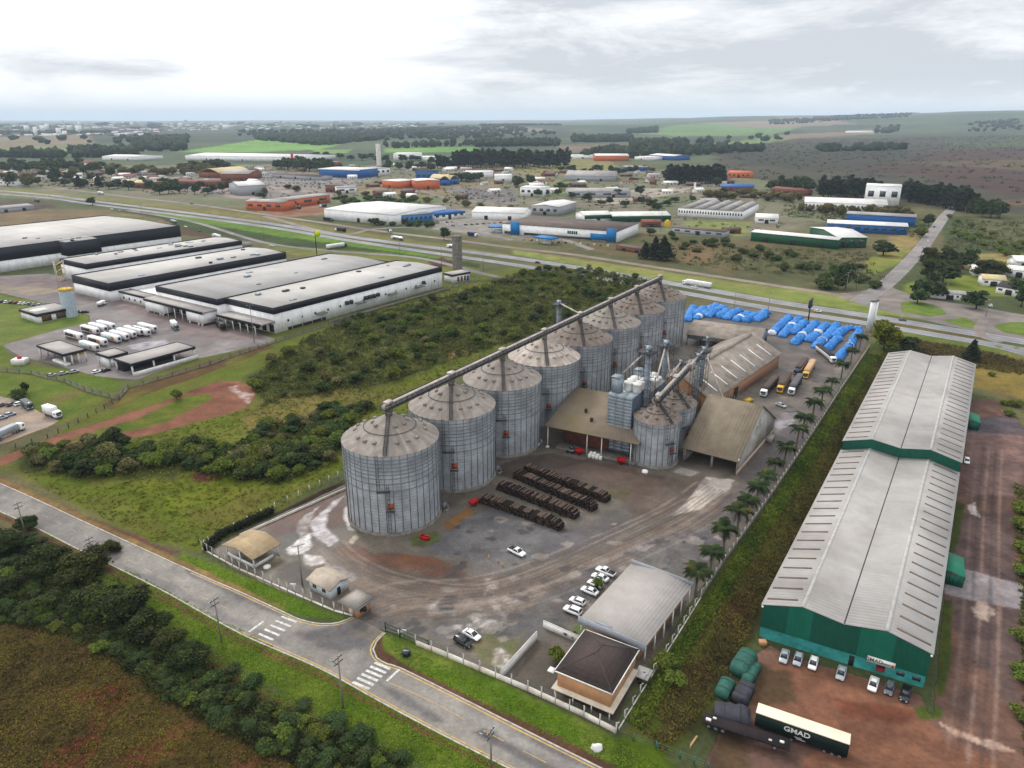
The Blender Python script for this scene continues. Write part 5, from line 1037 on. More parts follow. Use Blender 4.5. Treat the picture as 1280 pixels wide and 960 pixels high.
rot = wr.rotation_euler.z; LW = (EB - EA).length; nv = (EB - EA).normalized(); dv = Vector((-nv.y, nv.x, 0)); DW = ((EC - EB).dot(dv) + (ED - EA).dot(dv)) / 2
skew = ((ED - EA).dot(nv) + (EC - EB).dot(nv)) / 2 / DW
He = 4.8 - ZW
prof = [(0, He), (LW * .245, He + 2.3), (LW * .5, He + 1.0), (LW * .742, He + 2.3), (LW, He)]
def wp(x, y, z): return (x + skew * y, y, z)
YS = DW * 0.46      # where the roof steps up
mbw = MB()
for (x, z0, z1) in ((0, 0, He), (LW, 0, He)):
 mbw.add([wp(x, 0, 0), wp(x, DW, 0), wp(x, DW, He + 3.2), wp(x, YS, He + 3.2), wp(x, YS, He), wp(x, 0, He)], [(0, 1, 2, 3, 4, 5)] if x else [(5, 4, 3, 2, 1, 0)])
mbw.obj('side_wall', M_TEAL, wr)
mbw = MB(); mbw.add([wp(0, DW, 0), wp(LW, DW, 0)] + [wp(x, DW, z + 3.2) for x, z in reversed(prof)], [tuple(range(7))]); mbw.obj('rear_wall', M_TEAL, wr)
mbw = MB(); mbw.add([wp(0, 0.3, 0), wp(LW, 0.3, 0), wp(LW, 0.3, 3.6), wp(0, 0.3, 3.6)], [(0, 1, 2, 3)]); fw = mbw.obj('front_wall', M_TURQ, wr)
mbw = MB(); NB = [0, .165, .315, .6, .8, 1.0]
def zprof(x):
 for (xa, za), (xb, zb) in zip(prof[:-1], prof[1:]):
  if xa <= x <= xb: return za + (zb - za) * (x - xa) / (xb - xa)
for k in range(5):
 xs_ = sorted({NB[k] * LW, NB[k + 1] * LW, *[x for x, z in prof if NB[k] * LW < x < NB[k + 1] * LW]})
 bot = [wp(x, -0.15, 3.2) for x in xs_]; top = [wp(x, -0.15, zprof(x) - 0.05) for x in xs_]
 mbw.add(bot + top[::-1], [tuple(range(len(bot) * 2))], k % 2)
mbw.obj('front_cladding', [M_TEAL, M_TEAL2], wr)
def wroof(y0, y1, dz, nm):
 mb = MB(); o = 0.35; pr = [(-o, He - 0.1)] + prof[1:-1] + [(LW + o, He - 0.1)]
 mb.loft([[wp(x, y, z + dz) for x, z in pr] + [wp(x, y, z + dz + 0.15) for x, z in reversed(pr)] for y in (y1 + .1, y0 - .1)], 0, True, True)
 r_ = mb.obj(nm, M_WROOF, wr); n = int((y1 - y0) / 4.6)
 for side, (xa, xb) in enumerate(((0, 1), (4, 3))):
  for k in range(n):
   y = y0 + (k + 0.5) * (y1 - y0) / n; (X0, Z0), (X1, Z1) = pr[xa], pr[xb]; t0, t1 = 0.08, 0.82
   P0 = (X0 + (X1 - X0) * t0, Z0 + (Z1 - Z0) * t0 + dz); P1 = (X0 + (X1 - X0) * t1, Z0 + (Z1 - Z0) * t1 + dz)
   m2 = MB(); m2.loft([[wp(p[0], yy, p[1] + h_) for yy, h_ in ((y - .28, .1), (y + .28, .1), (y + .28, .24), (y - .28, .24))] for p in (P0, P1)], 0, True, True); m2.obj('skylight_slit', M_SLIT, r_)
 MB().loft([[wp(LW * .5 + d_, y, He + 1.0 + dz + h_) for d_, h_ in ((-.13, .16), (.13, .16), (.13, .2), (-.13, .2))] for y in (y0, y1)], 0, True, True).obj('valley_gutter', M_STEEL, r_)
 for xf in (.245, .742): MB().loft([[wp(LW * xf + d_, y, He + 2.3 + dz + h_) for d_, h_ in ((-.4, .05), (0, .24), (.4, .05), (.4, .12), (0, .32), (-.4, .12))] for y in (y0, y1)], 0, True, True).obj('ridge_cap', MAT('ridge_cap', C(188, 185, 181), 0.7), r_)
wroof(0, YS, 0, 'front_roof'); wroof(YS, DW, 3.2, 'rear_roof')
mbw = MB(); mbw.add([wp(x, YS - 0.12, z + 0.1) for x, z in prof] + [wp(x, YS - 0.12, z + 3.3) for x, z in reversed(prof)], [tuple(range(10))]); mbw.obj('step_gable', M_TEAL, wr)
# front details
MB().box(LW * .565, 0.15, 0, LW * .595, 0.35, 2.5).obj('door', M_DARK, fw)
for x in (.84, .93): 
 wnd = MB().box(LW * x, 0.16, 1.3, LW * x + 1.5, 0.32, 2.2).obj('window', M_GLASS, fw)
sgn = MB().box(LW * .665, -0.32, 2.75, LW * .825, -0.16, 4.15).obj('signboard', M_WHITE, wr)
MB().box(LW * .805, -0.34, 2.9, LW * .82, -0.3, 3.6).obj('sign_emblem', M_ORANGE, sgn)
M_GREYTXT = MAT('grey_lettering', C(120, 124, 128), 0.7)
text_obj('lettering', 'GMAD', 1.15, M_GREYTXT, sgn, (LW * .705, -0.335, 3.45), (PI / 2, 0, 0))
MB().box(LW * .745, -0.335, 3.2, LW * .8, -0.32, 3.45).obj('small_line', M_GREYTXT, sgn)
aw = MB(); aw.loft([[(LW * .725 + x, y, z) for y, z in ((0.28, 2.2), (-0.9, 1.7), (-0.9, 1.62), (0.28, 2.1))] for x in (0, 1.6)], 0, True, True); aw.obj('awning', MAT('dark_red_cloth', C(150, 30, 52), 0.8), wr)
for x in (0.0, LW): 
 MB().lathe(x, -0.3, [(0.05, He - .5), (0.22, He - .4), (0.22, He - .1), (0.05, He)], 10).obj('flood_lamp', M_WHITE, wr)
# side lean-to canopies on the right side
def canopy(px, lab, wd):
 q = Vector((*G(px[0], px[1], 2), 0)) - EA; y = q.dot(dv); x = LW + skew * y
 mb = MB(); mb.loft([[(x + d_, yy, z) for d_, z in ((0, 4.2), (5.0, 3.2), (5.0, 3.05), (0, 4.05))] for yy in (y, y + wd)], 0, True, True)
 c = mb.obj('side_canopy', MAT('canopy_green', C(58, 148, 116), 0.6, var=0.1), wr)
 MB().box(x + 4.9, y, 2.2, x + 5.02, y + wd, 3.15).obj('canopy_front', M_TEAL, c); MB().box(x, y - 0.05, 0, x + 4.9, y + 0.05, 3.1).obj('canopy_side', M_TEAL, c)
canopy((1195, 706), '', 9.5); canopy((1215, 518), '', 9)
# ================================================================== office with the flat roof
OA, OB, OC, OD = [Vector((*G(*p, 5.2), 0)) for p in ((724, 771), (808, 807), (862, 728), (787, 701))]
A = OA; rot = math.atan2((OB - OA).y, (OB - OA).x); LO_ = ((OB - OA).length + (OC - OD).length) / 2; DO = (OC - OB).length
s = thing('office_building', 'office building with a large pale grey roof behind the tiled house', 'office', A, rot)
M_OROOF = MAT('office_roof', C(182, 176, 171), 0.8, var=0.08, vs=0.2, dirt=C(158, 150, 143), dirtamt=0.5, dscale=0.15, stripes=(0, 0.8, 0.012, 0))
M_FASC = MAT('grey_fascia', C(166, 170, 178), 0.7, var=0.1, dirt=C(140, 142, 148), dirtamt=0.4)
M_ORW = MAT('orange_render', C(210, 164, 126), 0.85, var=0.12, dirt=C(170, 116, 84), dirtamt=0.4)
mb = MB(); mb.loft([[(x, y, z) for x, z in ((0, 4.7), (LO_ / 2, 5.6), (LO_, 4.7), (LO_, 4.55), (LO_ / 2, 5.45), (0, 4.55))] for y in (DO, 0)], 0, True, True); rf = mb.obj('roof', M_OROOF, s)
for nm, b in (('front_fascia', (-0.15, -0.3, 3.6, LO_ + .15, 0.0, 5.45)), ('rear_fascia', (-0.15, DO, 4.2, LO_ + .15, DO + .3, 5.6))): MB().box(*b).obj(nm, M_FASC, s)
MB().box(LO_ * .25, 0.15, 5.2, LO_ * .5, 0.7, 5.62).obj('roof_duct', M_FASC, rf)
ow = MB().box(1.2, 1.0, 0, LO_ - 1.6, DO - 0.8, 4.5).obj('wall', M_ORW, s)
for k in range(5): MB().box(1.12, 3 + k * 4.4, 1.2, 1.25, 5.4 + k * 4.4, 2.8).obj('window', M_GLASS, ow)
for k in range(5): MB().box(LO_ - 1.65, 3 + k * 4.4, 1.2, LO_ - 1.52, 4.8 + k * 4.4, 2.6).obj('window', M_GLASS, ow)
for k in range(6): MB().box(0.1, 0.6 + k * (DO - 1.6) / 5, 0, 0.35, 0.9 + k * (DO - 1.6) / 5, 4.55).obj('post', M_WHITE, s)
for k in range(6): MB().box(LO_ - .35, 0.6 + k * (DO - 1.6) / 5, 0, LO_ - .1, 0.9 + k * (DO - 1.6) / 5, 4.55).obj('post', M_WHITE, s)
# ================================================================== tiled house by the office
M_TILE = MAT('dark_roof_tile', C(98, 84, 80), 0.85, var=0.25, vs=2.2, dirt=C(112, 98, 92), dirtamt=0.5, dscale=0.3, stripes=(2, 0.4, 0.012, 0))
HA_, HB_, HC_, HD_ = [Vector((*G(*p, 6.0), 0)) for p in ((694, 838), (765, 867), (801, 813), (736, 790))]
rot = math.atan2((HB_ - HA_).y, (HB_ - HA_).x); LH = (HB_ - HA_).length; DH = (HC_ - HB_).length
s = thing('tiled_house', 'orange house with a dark tiled hip roof at the yard corner', 'house', HA_, rot)
zr_, ze_ = 8.5, 6.0; r0, r1 = (LH * .5, DH * .44), (LH * .5, DH * .62)
mb = MB(); E4 = [(-.1, -.1, ze_), (LH + .1, -.1, ze_), (LH + .1, DH + .1, ze_), (-.1, DH + .1, ze_)]
mb.add(E4 + [(*r0, zr_), (*r1, zr_)], [(0, 1, 4), (1, 2, 5, 4), (2, 3, 5), (3, 0, 4, 5), (3, 2, 1, 0)]); rf = mb.obj('roof', M_TILE, s)
mb = MB()
for a_, b_ in ((E4[0], (*r0, zr_)), (E4[1], (*r0, zr_)), (E4[2], (*r1, zr_)), (E4[3], (*r1, zr_)), ((*r0, zr_), (*r1, zr_))): mb.tube(a_, b_, 0.1, 6)
mb.obj('hip_tiles', MAT('hip_tile', C(104, 94, 90), 0.8), rf)
mb = MB(); 
for a_, b_ in zip(E4, E4[1:] + E4[:1]): mb.bar((a_[0], a_[1], ze_ - .08), (b_[0], b_[1], ze_ - .08), .2, .22)
mb.obj('gutter', M_WHITE, rf)
hw_ = MB().box(0.35, 0.35, 2.25, LH - 0.35, DH - 0.35, 5.95).obj('wall', M_ORW, s); MB().box(2.2, 2.5, 0, LH - 1, DH - 0.8, 2.0).obj('lower_wall', M_ORW, s)
MB().box(-0.4, -0.75, 2.0, LH + 0.7, DH * .9, 2.22).obj('veranda_slab', MAT('cream_slab', C(206, 194, 176), .8), s)
for x in (0.2, LH * .35, LH * .68, LH - .1): MB().box(x - .1, -.5, 0, x + .1, -.3, 2.0).obj('slab_post', M_WHITE, s)
for k, x in enumerate((.2, .55)): MB().box(LH - .42, DH * x, 3.9, LH - .3, DH * x + 1.6, 5.1).obj('window', M_GLASS, hw_)
MB().box(-1.6, -.2, 5.2, -.3, 1.1, 5.45).obj('entrance_canopy', M_WHITE, s)
MB().box(LH + .3, DH * .78, 1.9, LH + 3.2, DH * 1.02, 2.15).obj('rear_canopy', MAT('grey_slab', C(180, 178, 174), 0.8), s)
# ================================================================== gate lodge, white hut, open shelter
M_ROOFG = MAT('lodge_roof', C(178, 170, 162), 0.85, var=0.12, dirt=C(150, 142, 134), dirtamt=0.5, stripes=(0, 0.5, 0.03))
def hip(name, label, cat, A, B, D, e, r, wallm, roofm, over=.8):
 A_, rot_, Ln_ = fr_of(A, B); t = thing(name, label, cat, A_, rot_); mb = MB(); o = over
 E_ = [(-o, -o, e - .2), (Ln_ + o, -o, e - .2), (Ln_ + o, D + o, e - .2), (-o, D + o, e - .2)]; k = min(Ln_, D) / 2
 rr = [(k, D / 2, r), (Ln_ - k, D / 2, r)] if Ln_ > D + .4 else [(Ln_ / 2, k, r), (Ln_ / 2, D - k, r)]
 fs = [(0, 1, 5, 4), (1, 2, 5), (2, 3, 4, 5), (3, 0, 4), (3, 2, 1, 0)] if Ln_ > D + .4 else [(0, 1, 4), (1, 2, 5, 4), (2, 3, 5), (3, 0, 4, 5), (3, 2, 1, 0)]
 mb.add(E_ + rr, fs); mb.obj('roof', roofm, t)
 w_ = MB().box(0, 0, 0, Ln_, D, e - .2).obj('wall', wallm, t); return t, w_, Ln_
t, w_, l_ = hip('gate_lodge', 'tiny orange gate lodge with grey roof at the yard entrance', 'lodge', P(432, 765), P(448, 773), 3.8, 3.3, 4.4, M_ORW, M_ROOFG, 1.2)
MB().box(l_ - .05, .6, 1.1, l_ + .06, 2.2, 2.2).obj('window', M_GLASS, w_); MB().box(l_ * .3, -.06, 0, l_ * .6, .05, 2.0).obj('door', M_WHITE, w_)
MB().box(l_ + .06, 0.8, 1.6, l_ + 1.2, 1.6, 2.6).obj('notice_screen', M_BLACK, w_)
A, rot, Ln = fr_of(P(388, 737), P(414, 750))
s = thing('weighing_hut', 'white hut with a beige roof beside the front fence', 'hut', A, rot)
mb = MB(); roof_gx(mb, Ln, 5.5, 3.0, 3.9, .6); mb.obj('roof', MAT('beige_roof', C(198, 184, 168), 0.85, var=0.15, dirt=C(140, 124, 108), dirtamt=0.5, stripes=(0, .6, .03)), s)
w_ = MB().box(0, 0, 0, Ln, 5.5, 2.95).obj('wall', MAT('pale_blue_wall', C(206, 216, 216), 0.8, var=0.1, dirt=C(150, 150, 146), dirtamt=.5), s)
for x in (.15, .6): MB().box(Ln * x, -.05, 1.2, Ln * x + 1.2, .05, 2.2).obj('window', M_GLASS, w_)
MB().box(Ln - .05, 2, 0, Ln + .05, 3, 2.1).obj('door', M_BLACK, w_)
A, rot, Ln = fr_of(P(284, 694), P(318, 711))
s = thing('open_shelter', 'open shelter with white posts and a tan gable roof in the fence corner', 'shelter', A, rot)
mb = MB(); roof_gy(mb, Ln, 7.6, 3.2, 4.3, .7); mb.obj('roof', MAT('tan_roof', C(192, 170, 138), 0.85, var=0.15, dirt=C(140, 120, 92), dirtamt=0.5, stripes=(1, .6, .03)), s)
for x in (0.1, Ln * .5, Ln - .1):
 for y in (0.1, 7.5): MB().box(x - .14, y - .14, 0, x + .14, y + .14, 3.2).obj('post', M_WHITE, s)
MB().box(0.2, 0.02, 0, Ln - .2, 0.2, .95).obj('parapet', M_WHITE, s); MB().box(Ln - .2, 0.2, 0, Ln - .04, 6, .95).obj('parapet', M_WHITE, s)
MB().box(0, 0, 0, Ln, 7.6, .08).obj('floor_slab', M_CONC, s); MB().bbox(1.5, 2.5, 0.08, 4, 4, .9, .1).obj('bench', M_BLACK, s)
# ================================================================== distribution centre (black-banded white halls)
M_DCROOF = MAT('dc_roof', C(184, 181, 178), 0.7, 0.0, var=0.1, vs=0.05, dirt=C(162, 156, 150), dirtamt=0.6, dscale=0.03, stripes=(0, 1.2, 0.03))
M_DCROOF2 = MAT('dc_roof_pale', C(196, 192, 187), 0.7, 0.0, var=0.1, vs=0.05, dirt=C(174, 167, 158), dirtamt=0.6, dscale=0.03, stripes=(0, 1.2, 0.03))
ZD = 13.6
c1_, c2_ = Vector((*G(341, 385, ZD), 0)), Vector((*G(552, 333, ZD), 0))
e1 = (c2_ - c1_).normalized(); e2 = Vector((-e1.y, e1.x, 0)); rdc = math.atan2(e1.y, e1.x)
def dch(label, corner, left, far, H, band, roofm, walls=True, roofdrop=0.6, units=0, seed=1):
 c = Vector((*G(*corner, H), 0)); l = Vector((*G(*left, H), 0)); f = Vector((*G(*far, H), 0))
 D = abs((l - c).dot(e2)); Ln_ = (f - c).dot(e1)
 t = thing('distribution_hall', label, 'hall', c, rdc)
 w_ = MB().box(0, 0, 0, Ln_, D, H - band).obj('wall', M_WALLW, t)
 mb = MB(); b = .2
 mb.box(-b, -b, H - band, Ln_ + b, .1, H); mb.box(-b, D - .1, H - band, Ln_ + b, D + b, H); mb.box(-b, .1, H - band, .1, D - .1, H); mb.box(Ln_ - .1, .1, H - band, Ln_ + b, D - .1, H)
 mb.obj('black_band', M_BLACK, t)
 mb = MB(); mb.loft([[(x, y, z) for y, z in ((.1, H - roofdrop), (D / 2, H - roofdrop + 1.0), (D - .1, H - roofdrop), (D - .1, H - roofdrop - .3), (.1, H - roofdrop - .3))] for x in (.1, Ln_ - .1)], 0, True, True); rf = mb.obj('roof', roofm, t)
 rr = random.Random(seed)
 for k in range(units):
  x, y = rr.uniform(.08, .92) * Ln_, rr.uniform(.15, .85) * D; sx, sy = rr.uniform(.6, 2.2), rr.uniform(.6, 1.4); z = H - roofdrop + 1.0 - abs(y - D / 2) / (D / 2)
  MB().bbox(x - sx, y - sy, z - .1, x + sx, y + sy, z + rr.uniform(.3, 1.3), .1).obj('roof_unit', M_GALV2 if k % 3 else M_STEEL, rf)
 return t, w_, Ln_, D
t1, w1, L1, D1 = dch('nearest black-banded white hall, its long side facing the scrub', (341, 385), (271, 374), (552, 333), ZD, 3.4, M_DCROOF2, units=9, seed=3)
t2, w2, L2, D2 = dch('second black-banded white hall with the long loading dock facing the trucks', (271, 374), (189, 358), (480, 326), ZD, 3.4, M_DCROOF, units=5, seed=4)
t3, w3, L3, D3 = dch('wide black-banded white hall behind the docks, with the low office in front', (135, 354), (80, 345), (371, 317), 11.5, 5.0, M_DCROOF2, units=8, seed=5)
t4, w4, L4, D4 = dch('narrow black-banded white hall with rows of small roof vents', (107, 330), (68, 324), (299, 300), 13.5, 3.6, M_DCROOF2, units=18, seed=6)
t5, w5, L5, D5 = dch('tallest dark-walled hall at the back of the distribution centre', (-60, 317), (-190, 302), (211, 280), 17.5, 9.5, M_DCROOF2, units=4, seed=7)
t6, w6, L6, D6 = dch('square black rooftop block between two of the white halls', (82, 303), (52, 300), (120, 297), 17.0, 10.5, M_DCROOF, units=6, seed=8)
# first hall: side openings, ducts and canopies
for x in np.linspace(.06, .94, 14): MB().box(L1 * x, -.12, 4.6, L1 * x + 1.2, .0, 5.8).obj('window', M_GLASS, w1)
for x, n in ((.2, 1), (.42, 2), (.62, 1), (.8, 1)):
 MB().box(L1 * x, -3.4, 4.4, L1 * x + 6, -.02, 5.0).obj('side_canopy', M_CONC, w1)
for x in (.36, .385, .47, .49, .5, .52, .545, .85): MB().bbox(L1 * x, -1.8, 5.4, L1 * x + 2, -.05, 7.4, .2).obj('air_unit', M_STEEL, w1)
for x in np.linspace(.03, .97, 20): MB().box(L1 * x, -.18, 0, L1 * x + .4, .02, ZD - 3.4).obj('pilaster', M_WALLW, w1)
MB().box(8, -.1, 0, 34, .02, 1.6).obj('dark_base', M_DARK, w1)
MB().box(L1 * .22, -9, 0, L1 * .95, -8.6, 1.5).obj('yard_wall', M_CONC, t1)
# docks on the short sides
def docks(t, w_, D, y0, y1, n, zc):
 c = MB().box(-9, y0, zc, -.02, y1, zc + .9).obj('dock_canopy', M_OROOF, t); MB().box(-9.2, y0 - .1, zc - .5, -9.0, y1 + .1, zc + .9).obj('canopy_fascia', M_BLACK, c)
 for k in range(n):
  y = y0 + (k + .5) * (y1 - y0) / n
  MB().box(-.3, y - 1.6, .4, -.02, y + 1.6, 4.4).obj('dock_door', M_DARK, w_)
  MB().box(-8.8, y + 2.0, 0, -8.4, y + 2.4, zc).obj('canopy_post', M_WHITE, c)
docks(t1, w1, D1, -.5, D1 * .9, 6, 6.0)
docks(t2, w2, D2, D2 * .02, D2 * .98, 8, 7.2)
MB().box(-8.9, D2 * .03, 1.4, -.4, D2 * .28, 7.1).obj('dock_office', M_WALLW, t2); MB().box(-8.9, D2 * .66, 1.4, -.4, D2 * .97, 7.1).obj('dock_office', M_WALLW, t2)
for y in (.05, .1, .24, .68, .73, .94): MB().box(-8.8, D2 * y, 0, -8.2, D2 * y + .7, 1.4).obj('dock_pier', M_WALLW, t2)
docks(t5, w5, D5, 5, D5 - 5, 3, 7)
for k in range(14): MB().box(-.16, 2 + k * (D5 - 4) / 14, 0, .02, 2.5 + k * (D5 - 4) / 14, 8).obj('pilaster', M_WALLW, w5)
for k in range(int((L5 - 8) / 5.6)): MB().box(4 + k * 5.6, -.16, 0, 4.5 + k * 5.6, .02, 8).obj('pilaster', M_WALLW, w5)
# fire stair between the halls
p = G(73, 352); s = thing('escape_stair', 'yellow steel escape stair between the tall dark hall and the white halls', 'stair', p, rdc)
mb = MB()
for k in range(6): mb.bar((0 if k % 2 else 5, 0, k * 2.2), (5 if k % 2 else 0, 0, k * 2.2 + 2.2), 1.2, .2)
mb.obj('stair_flight', MAT('yellow_steel', C(206, 168, 62), 0.6), s)
mb = MB()
for x in (-.4, 5.4):
 for y in (-.9, .9): mb.bar((x, y, 0), (x, y, 14), .25, .25)
mb.obj('stair_frame', M_WHITE, s)
def dcbox(name, label, cat, corner, left, far, H, band, roofm=None, open_=0, wallm=None, base=0, posts=0, soff=0):
 c = Vector((*G(*corner, H), 0)); l = Vector((*G(*left, H), 0)); f = Vector((*G(*far, H), 0)); D = abs((l - c).dot(e2)); Ln_ = (f - c).dot(e1)
 t = thing(name, label, cat, c, rdc); mb = MB(); b = .1
 mb.box(0, 0, H - band, Ln_, .25, H); mb.box(0, D - .25, H - band, Ln_, D, H); mb.box(0, .25, H - band, .25, D - .25, H); mb.box(Ln_ - .25, .25, H - band, Ln_, D - .25, H); mb.obj('black_band', M_BLACK, t)
 MB().box(.25, .25, H - .5, Ln_ - .25, D - .25, H - .25).obj('roof', roofm or M_OROOF, t)
 return t, Ln_, D
t, l_, d_ = dcbox('dock_office_block', 'low white office block with black band in front of the wide hall', 'office', (184, 372), (137, 363), (203, 370), 6.0, 1.2)
w_ = MB().box(.4, .4, 0, l_ + 14, d_ - .4, 4.8).obj('wall', M_WALLW, t); [MB().box(.25, y, 1.6, .42, y + 1.4, 3.0).obj('window', M_GLASS, w_) for y in np.linspace(2, d_ - 4, 6)]
t, l_, d_ = dcbox('reception_building', 'white reception building with flat grey roof on the lawn, beside the pale tank', 'building', (45, 393), (24, 386), (90, 384), 5.2, 1.5)
w_ = MB().box(.6, .6, 0, l_ - .6, d_ - .6, 3.7).obj('wall', M_WALLW, t); [MB().box(x, .45, .3, x + 5, .65, 3.4).obj('window', MAT('bronze_glazing', C(120, 92, 60), 0.3), w_) for x in (2.5, 10)]
MB().box(l_ * .1, d_ * .3, 4.95, l_ * .5, d_ * .6, 5.3).obj('roof_panel', M_WHITE, t)
for corner, left, far, H, nm, lab in (((78, 443), (37, 433), (112, 437), 6.0, 'gate_canopy', 'flat black-edged canopy with cars beneath at the gate of the distribution centre'), ((135, 446), (116, 441), (161, 440), 5.4, 'guard_canopy', 'small flat black-edged canopy between two larger ones'), ((163, 455), (139, 448), (240, 432), 5.6, 'truck_canopy', 'long flat black-edged canopy with a white parapet by the wire fence')):
 t, l_, d_ = dcbox(nm, lab, 'canopy', corner, left, far, H, 1.1)
 for x in np.linspace(.8, l_ - .8, 4):
  for y in (.8, d_ - .8): MB().box(x - .3, y - .3, 0, x + .3, y + .3, H - 1.1).obj('post', M_WHITE, t)
 if nm == 'truck_canopy':
  MB().box(0, -1.2, 0, l_, -.8, 1.8).obj('parapet', M_WHITE, t); MB().box(1, d_ * .6, 0, l_ * .8, d_ - .4, 4.4).obj('dark_booth', M_DARK, t)
 elif nm == 'guard_canopy': MB().box(.5, .5, 0, l_ * .4, d_ * .8, 4.2).obj('guard_room', M_WALLW, t)
 else:
  MB().box(.4, .2, 0, l_ * .25, d_ * .5, 1.2).obj('parapet', M_WHITE, t); MB().box(l_ * .5, d_ * .1, 3.4, l_ * .98, d_ * .14, 4.9).obj('yellow_beam', MAT('yellow_steel', C(206, 168, 62), 0.6), t)
# tanks
def tank(name, label, cat, px, top, r, mat, capm=None, cap_r=1.05, rings=True):
 x, y, z = P(*px); lo, hi = 2, 80
 for _ in range(40):
  m = (lo + hi) / 2; d = y * math.cos(PITCH) - (m - CAMH) * math.sin(PITCH); u = y * math.sin(PITCH) + (m - CAMH) * math.cos(PITCH)
  if 480 - FPX * u / d > top: lo = m
  else: hi = m
 H = lo; t = thing(name, label, cat, (x, y, 0)); MB().lathe(0, 0, [(r, 0), (r, H - 1.2)], 28).obj('shell', mat, t, smooth=True)
 MB().lathe(0, 0, [(r * .99, H - 1.2), (r * cap_r, H - 1.15), (r * cap_r, H - .3), (r * .8, H), (.1, H + .1)], 28, cap1=True).obj('rim', capm or mat, t)
 if rings:
  mb = MB()
  for i in range(8): a = 2 * PI * i / 8; mb.bar((r * .95 * math.cos(a), r * .95 * math.sin(a), H), (r * .95 * math.cos(a), r * .95 * math.sin(a), H + 1.1), .1, .1); b_ = 2 * PI * (i + 1) / 8; mb.bar((r * .95 * math.cos(a), r * .95 * math.sin(a), H + 1.1), (r * .95 * math.cos(b_), r * .95 * math.sin(b_), H + 1.1), .1, .1)
  mb.obj('railing', M_STEEL, t)
 return t
tank('water_tank', 'pale blue water tank with a yellow rim beside the reception building', 'tank', (89, 395), 360, 3.6, MAT('tank_blue', C(180, 192, 200), 0.6), MAT('yellow_steel', C(206, 168, 62), 0.6))
tank('water_tower', 'grey concrete water tower with a railing behind the first hall', 'water tower', (572, 337), 294, 3.6, M_CONC)
tank('chimney_tower', 'tall slim white tower among the far factories', 'tower', (474, 207), 180, 5.5, M_WHITE, rings=False)
tank('white_water_tower', 'slim white water tower beside the far works street', 'tower', (868, 240), 228, 1.6, M_WHITE, rings=False)
t = thing('pump_house', 'white pump house with black roof edges at the foot of the concrete water tower', 'building', G(566, 354), rdc - .2)
MB().box(0, 0, 0, 15, 9, 5).obj('wall', M_WALLW, t); MB().box(-.4, -.4, 5, 15.4, 9.4, 5.9).obj('roof', M_OROOF, t); mb = MB(); mb.box(-.5, -.5, 4.6, 15.5, -.38, 5.9); mb.box(-.5, -.38, 4.6, -.38, 9.4, 5.9); mb.obj('black_band', M_BLACK, t)
for x in (4, 7, 10): MB().box(x, -.06, .4, x + 1.8, .05, 3.6).obj('door', M_BRICK, t)
MB().box(12.4, -.06, 0, 14.6, .05, 3.4).obj('blue_door', MAT('blue_paint', C(38, 108, 190), 0.6), t)
# ================================================================== far works belt: factories, shops, houses
M_BLUE = MAT('blue_cladding', C(46, 112, 188), 0.6, var=0.1); M_BLUE2 = MAT('blue_cladding_pale', C(76, 140, 196), 0.6, var=0.15, stripes=(0, 3.0, .05)); M_BLUEP = MAT('blue_pillar', C(30, 136, 204), 0.6)
M_ORC = MAT('orange_cladding', C(216, 120, 82), 0.7, var=0.12); M_GRN = MAT('green_fascia', C(22, 104, 66), 0.6, var=0.1); M_GREYW = MAT('grey_wall', C(170, 172, 176), 0.8, var=0.12); M_CREAM = MAT('cream_roof', C(206, 190, 150), 0.8, var=0.15)
M_RW = MAT('white_metal_roof', C(226, 224, 220), 0.6, var=0.08, dirt=C(186, 176, 164), dirtamt=.5, dscale=.06, stripes=(0, 1.5, .03)); M_RG = MAT('grey_metal_roof', C(178, 174, 170), 0.7, var=0.12, dirt=C(140, 130, 122), dirtamt=.6, dscale=.06, stripes=(0, 1.5, .03)); M_RB = MAT('brown_roof', C(128, 112, 104), 0.85, var=0.2, vs=.1, dirt=C(98, 88, 84), dirtamt=.7, dscale=.08); M_RR = MAT('red_roof', C(150, 92, 76), 0.85, var=.2, dirt=C(170, 130, 110), dirtamt=.5); M_RD = MAT('dark_roof', C(84, 82, 84), 0.85, var=.2)
M_PINK = MAT('red_facade', C(196, 60, 62), 0.7, var=.1)
WM = dict(w=M_WALLW, g=M_GREYW, b=M_BLUE, o=M_ORC, n=M_GRN, r=M_BRICK, p=M_PINK, l=M_BLUE2, c=M_CONC); RM = dict(w=M_RW, g=M_RG, b=M_RB, r=M_RR, d=M_RD, u=M_BLUE, c=M_CREAM, o=M_ORC)
FOOT = []
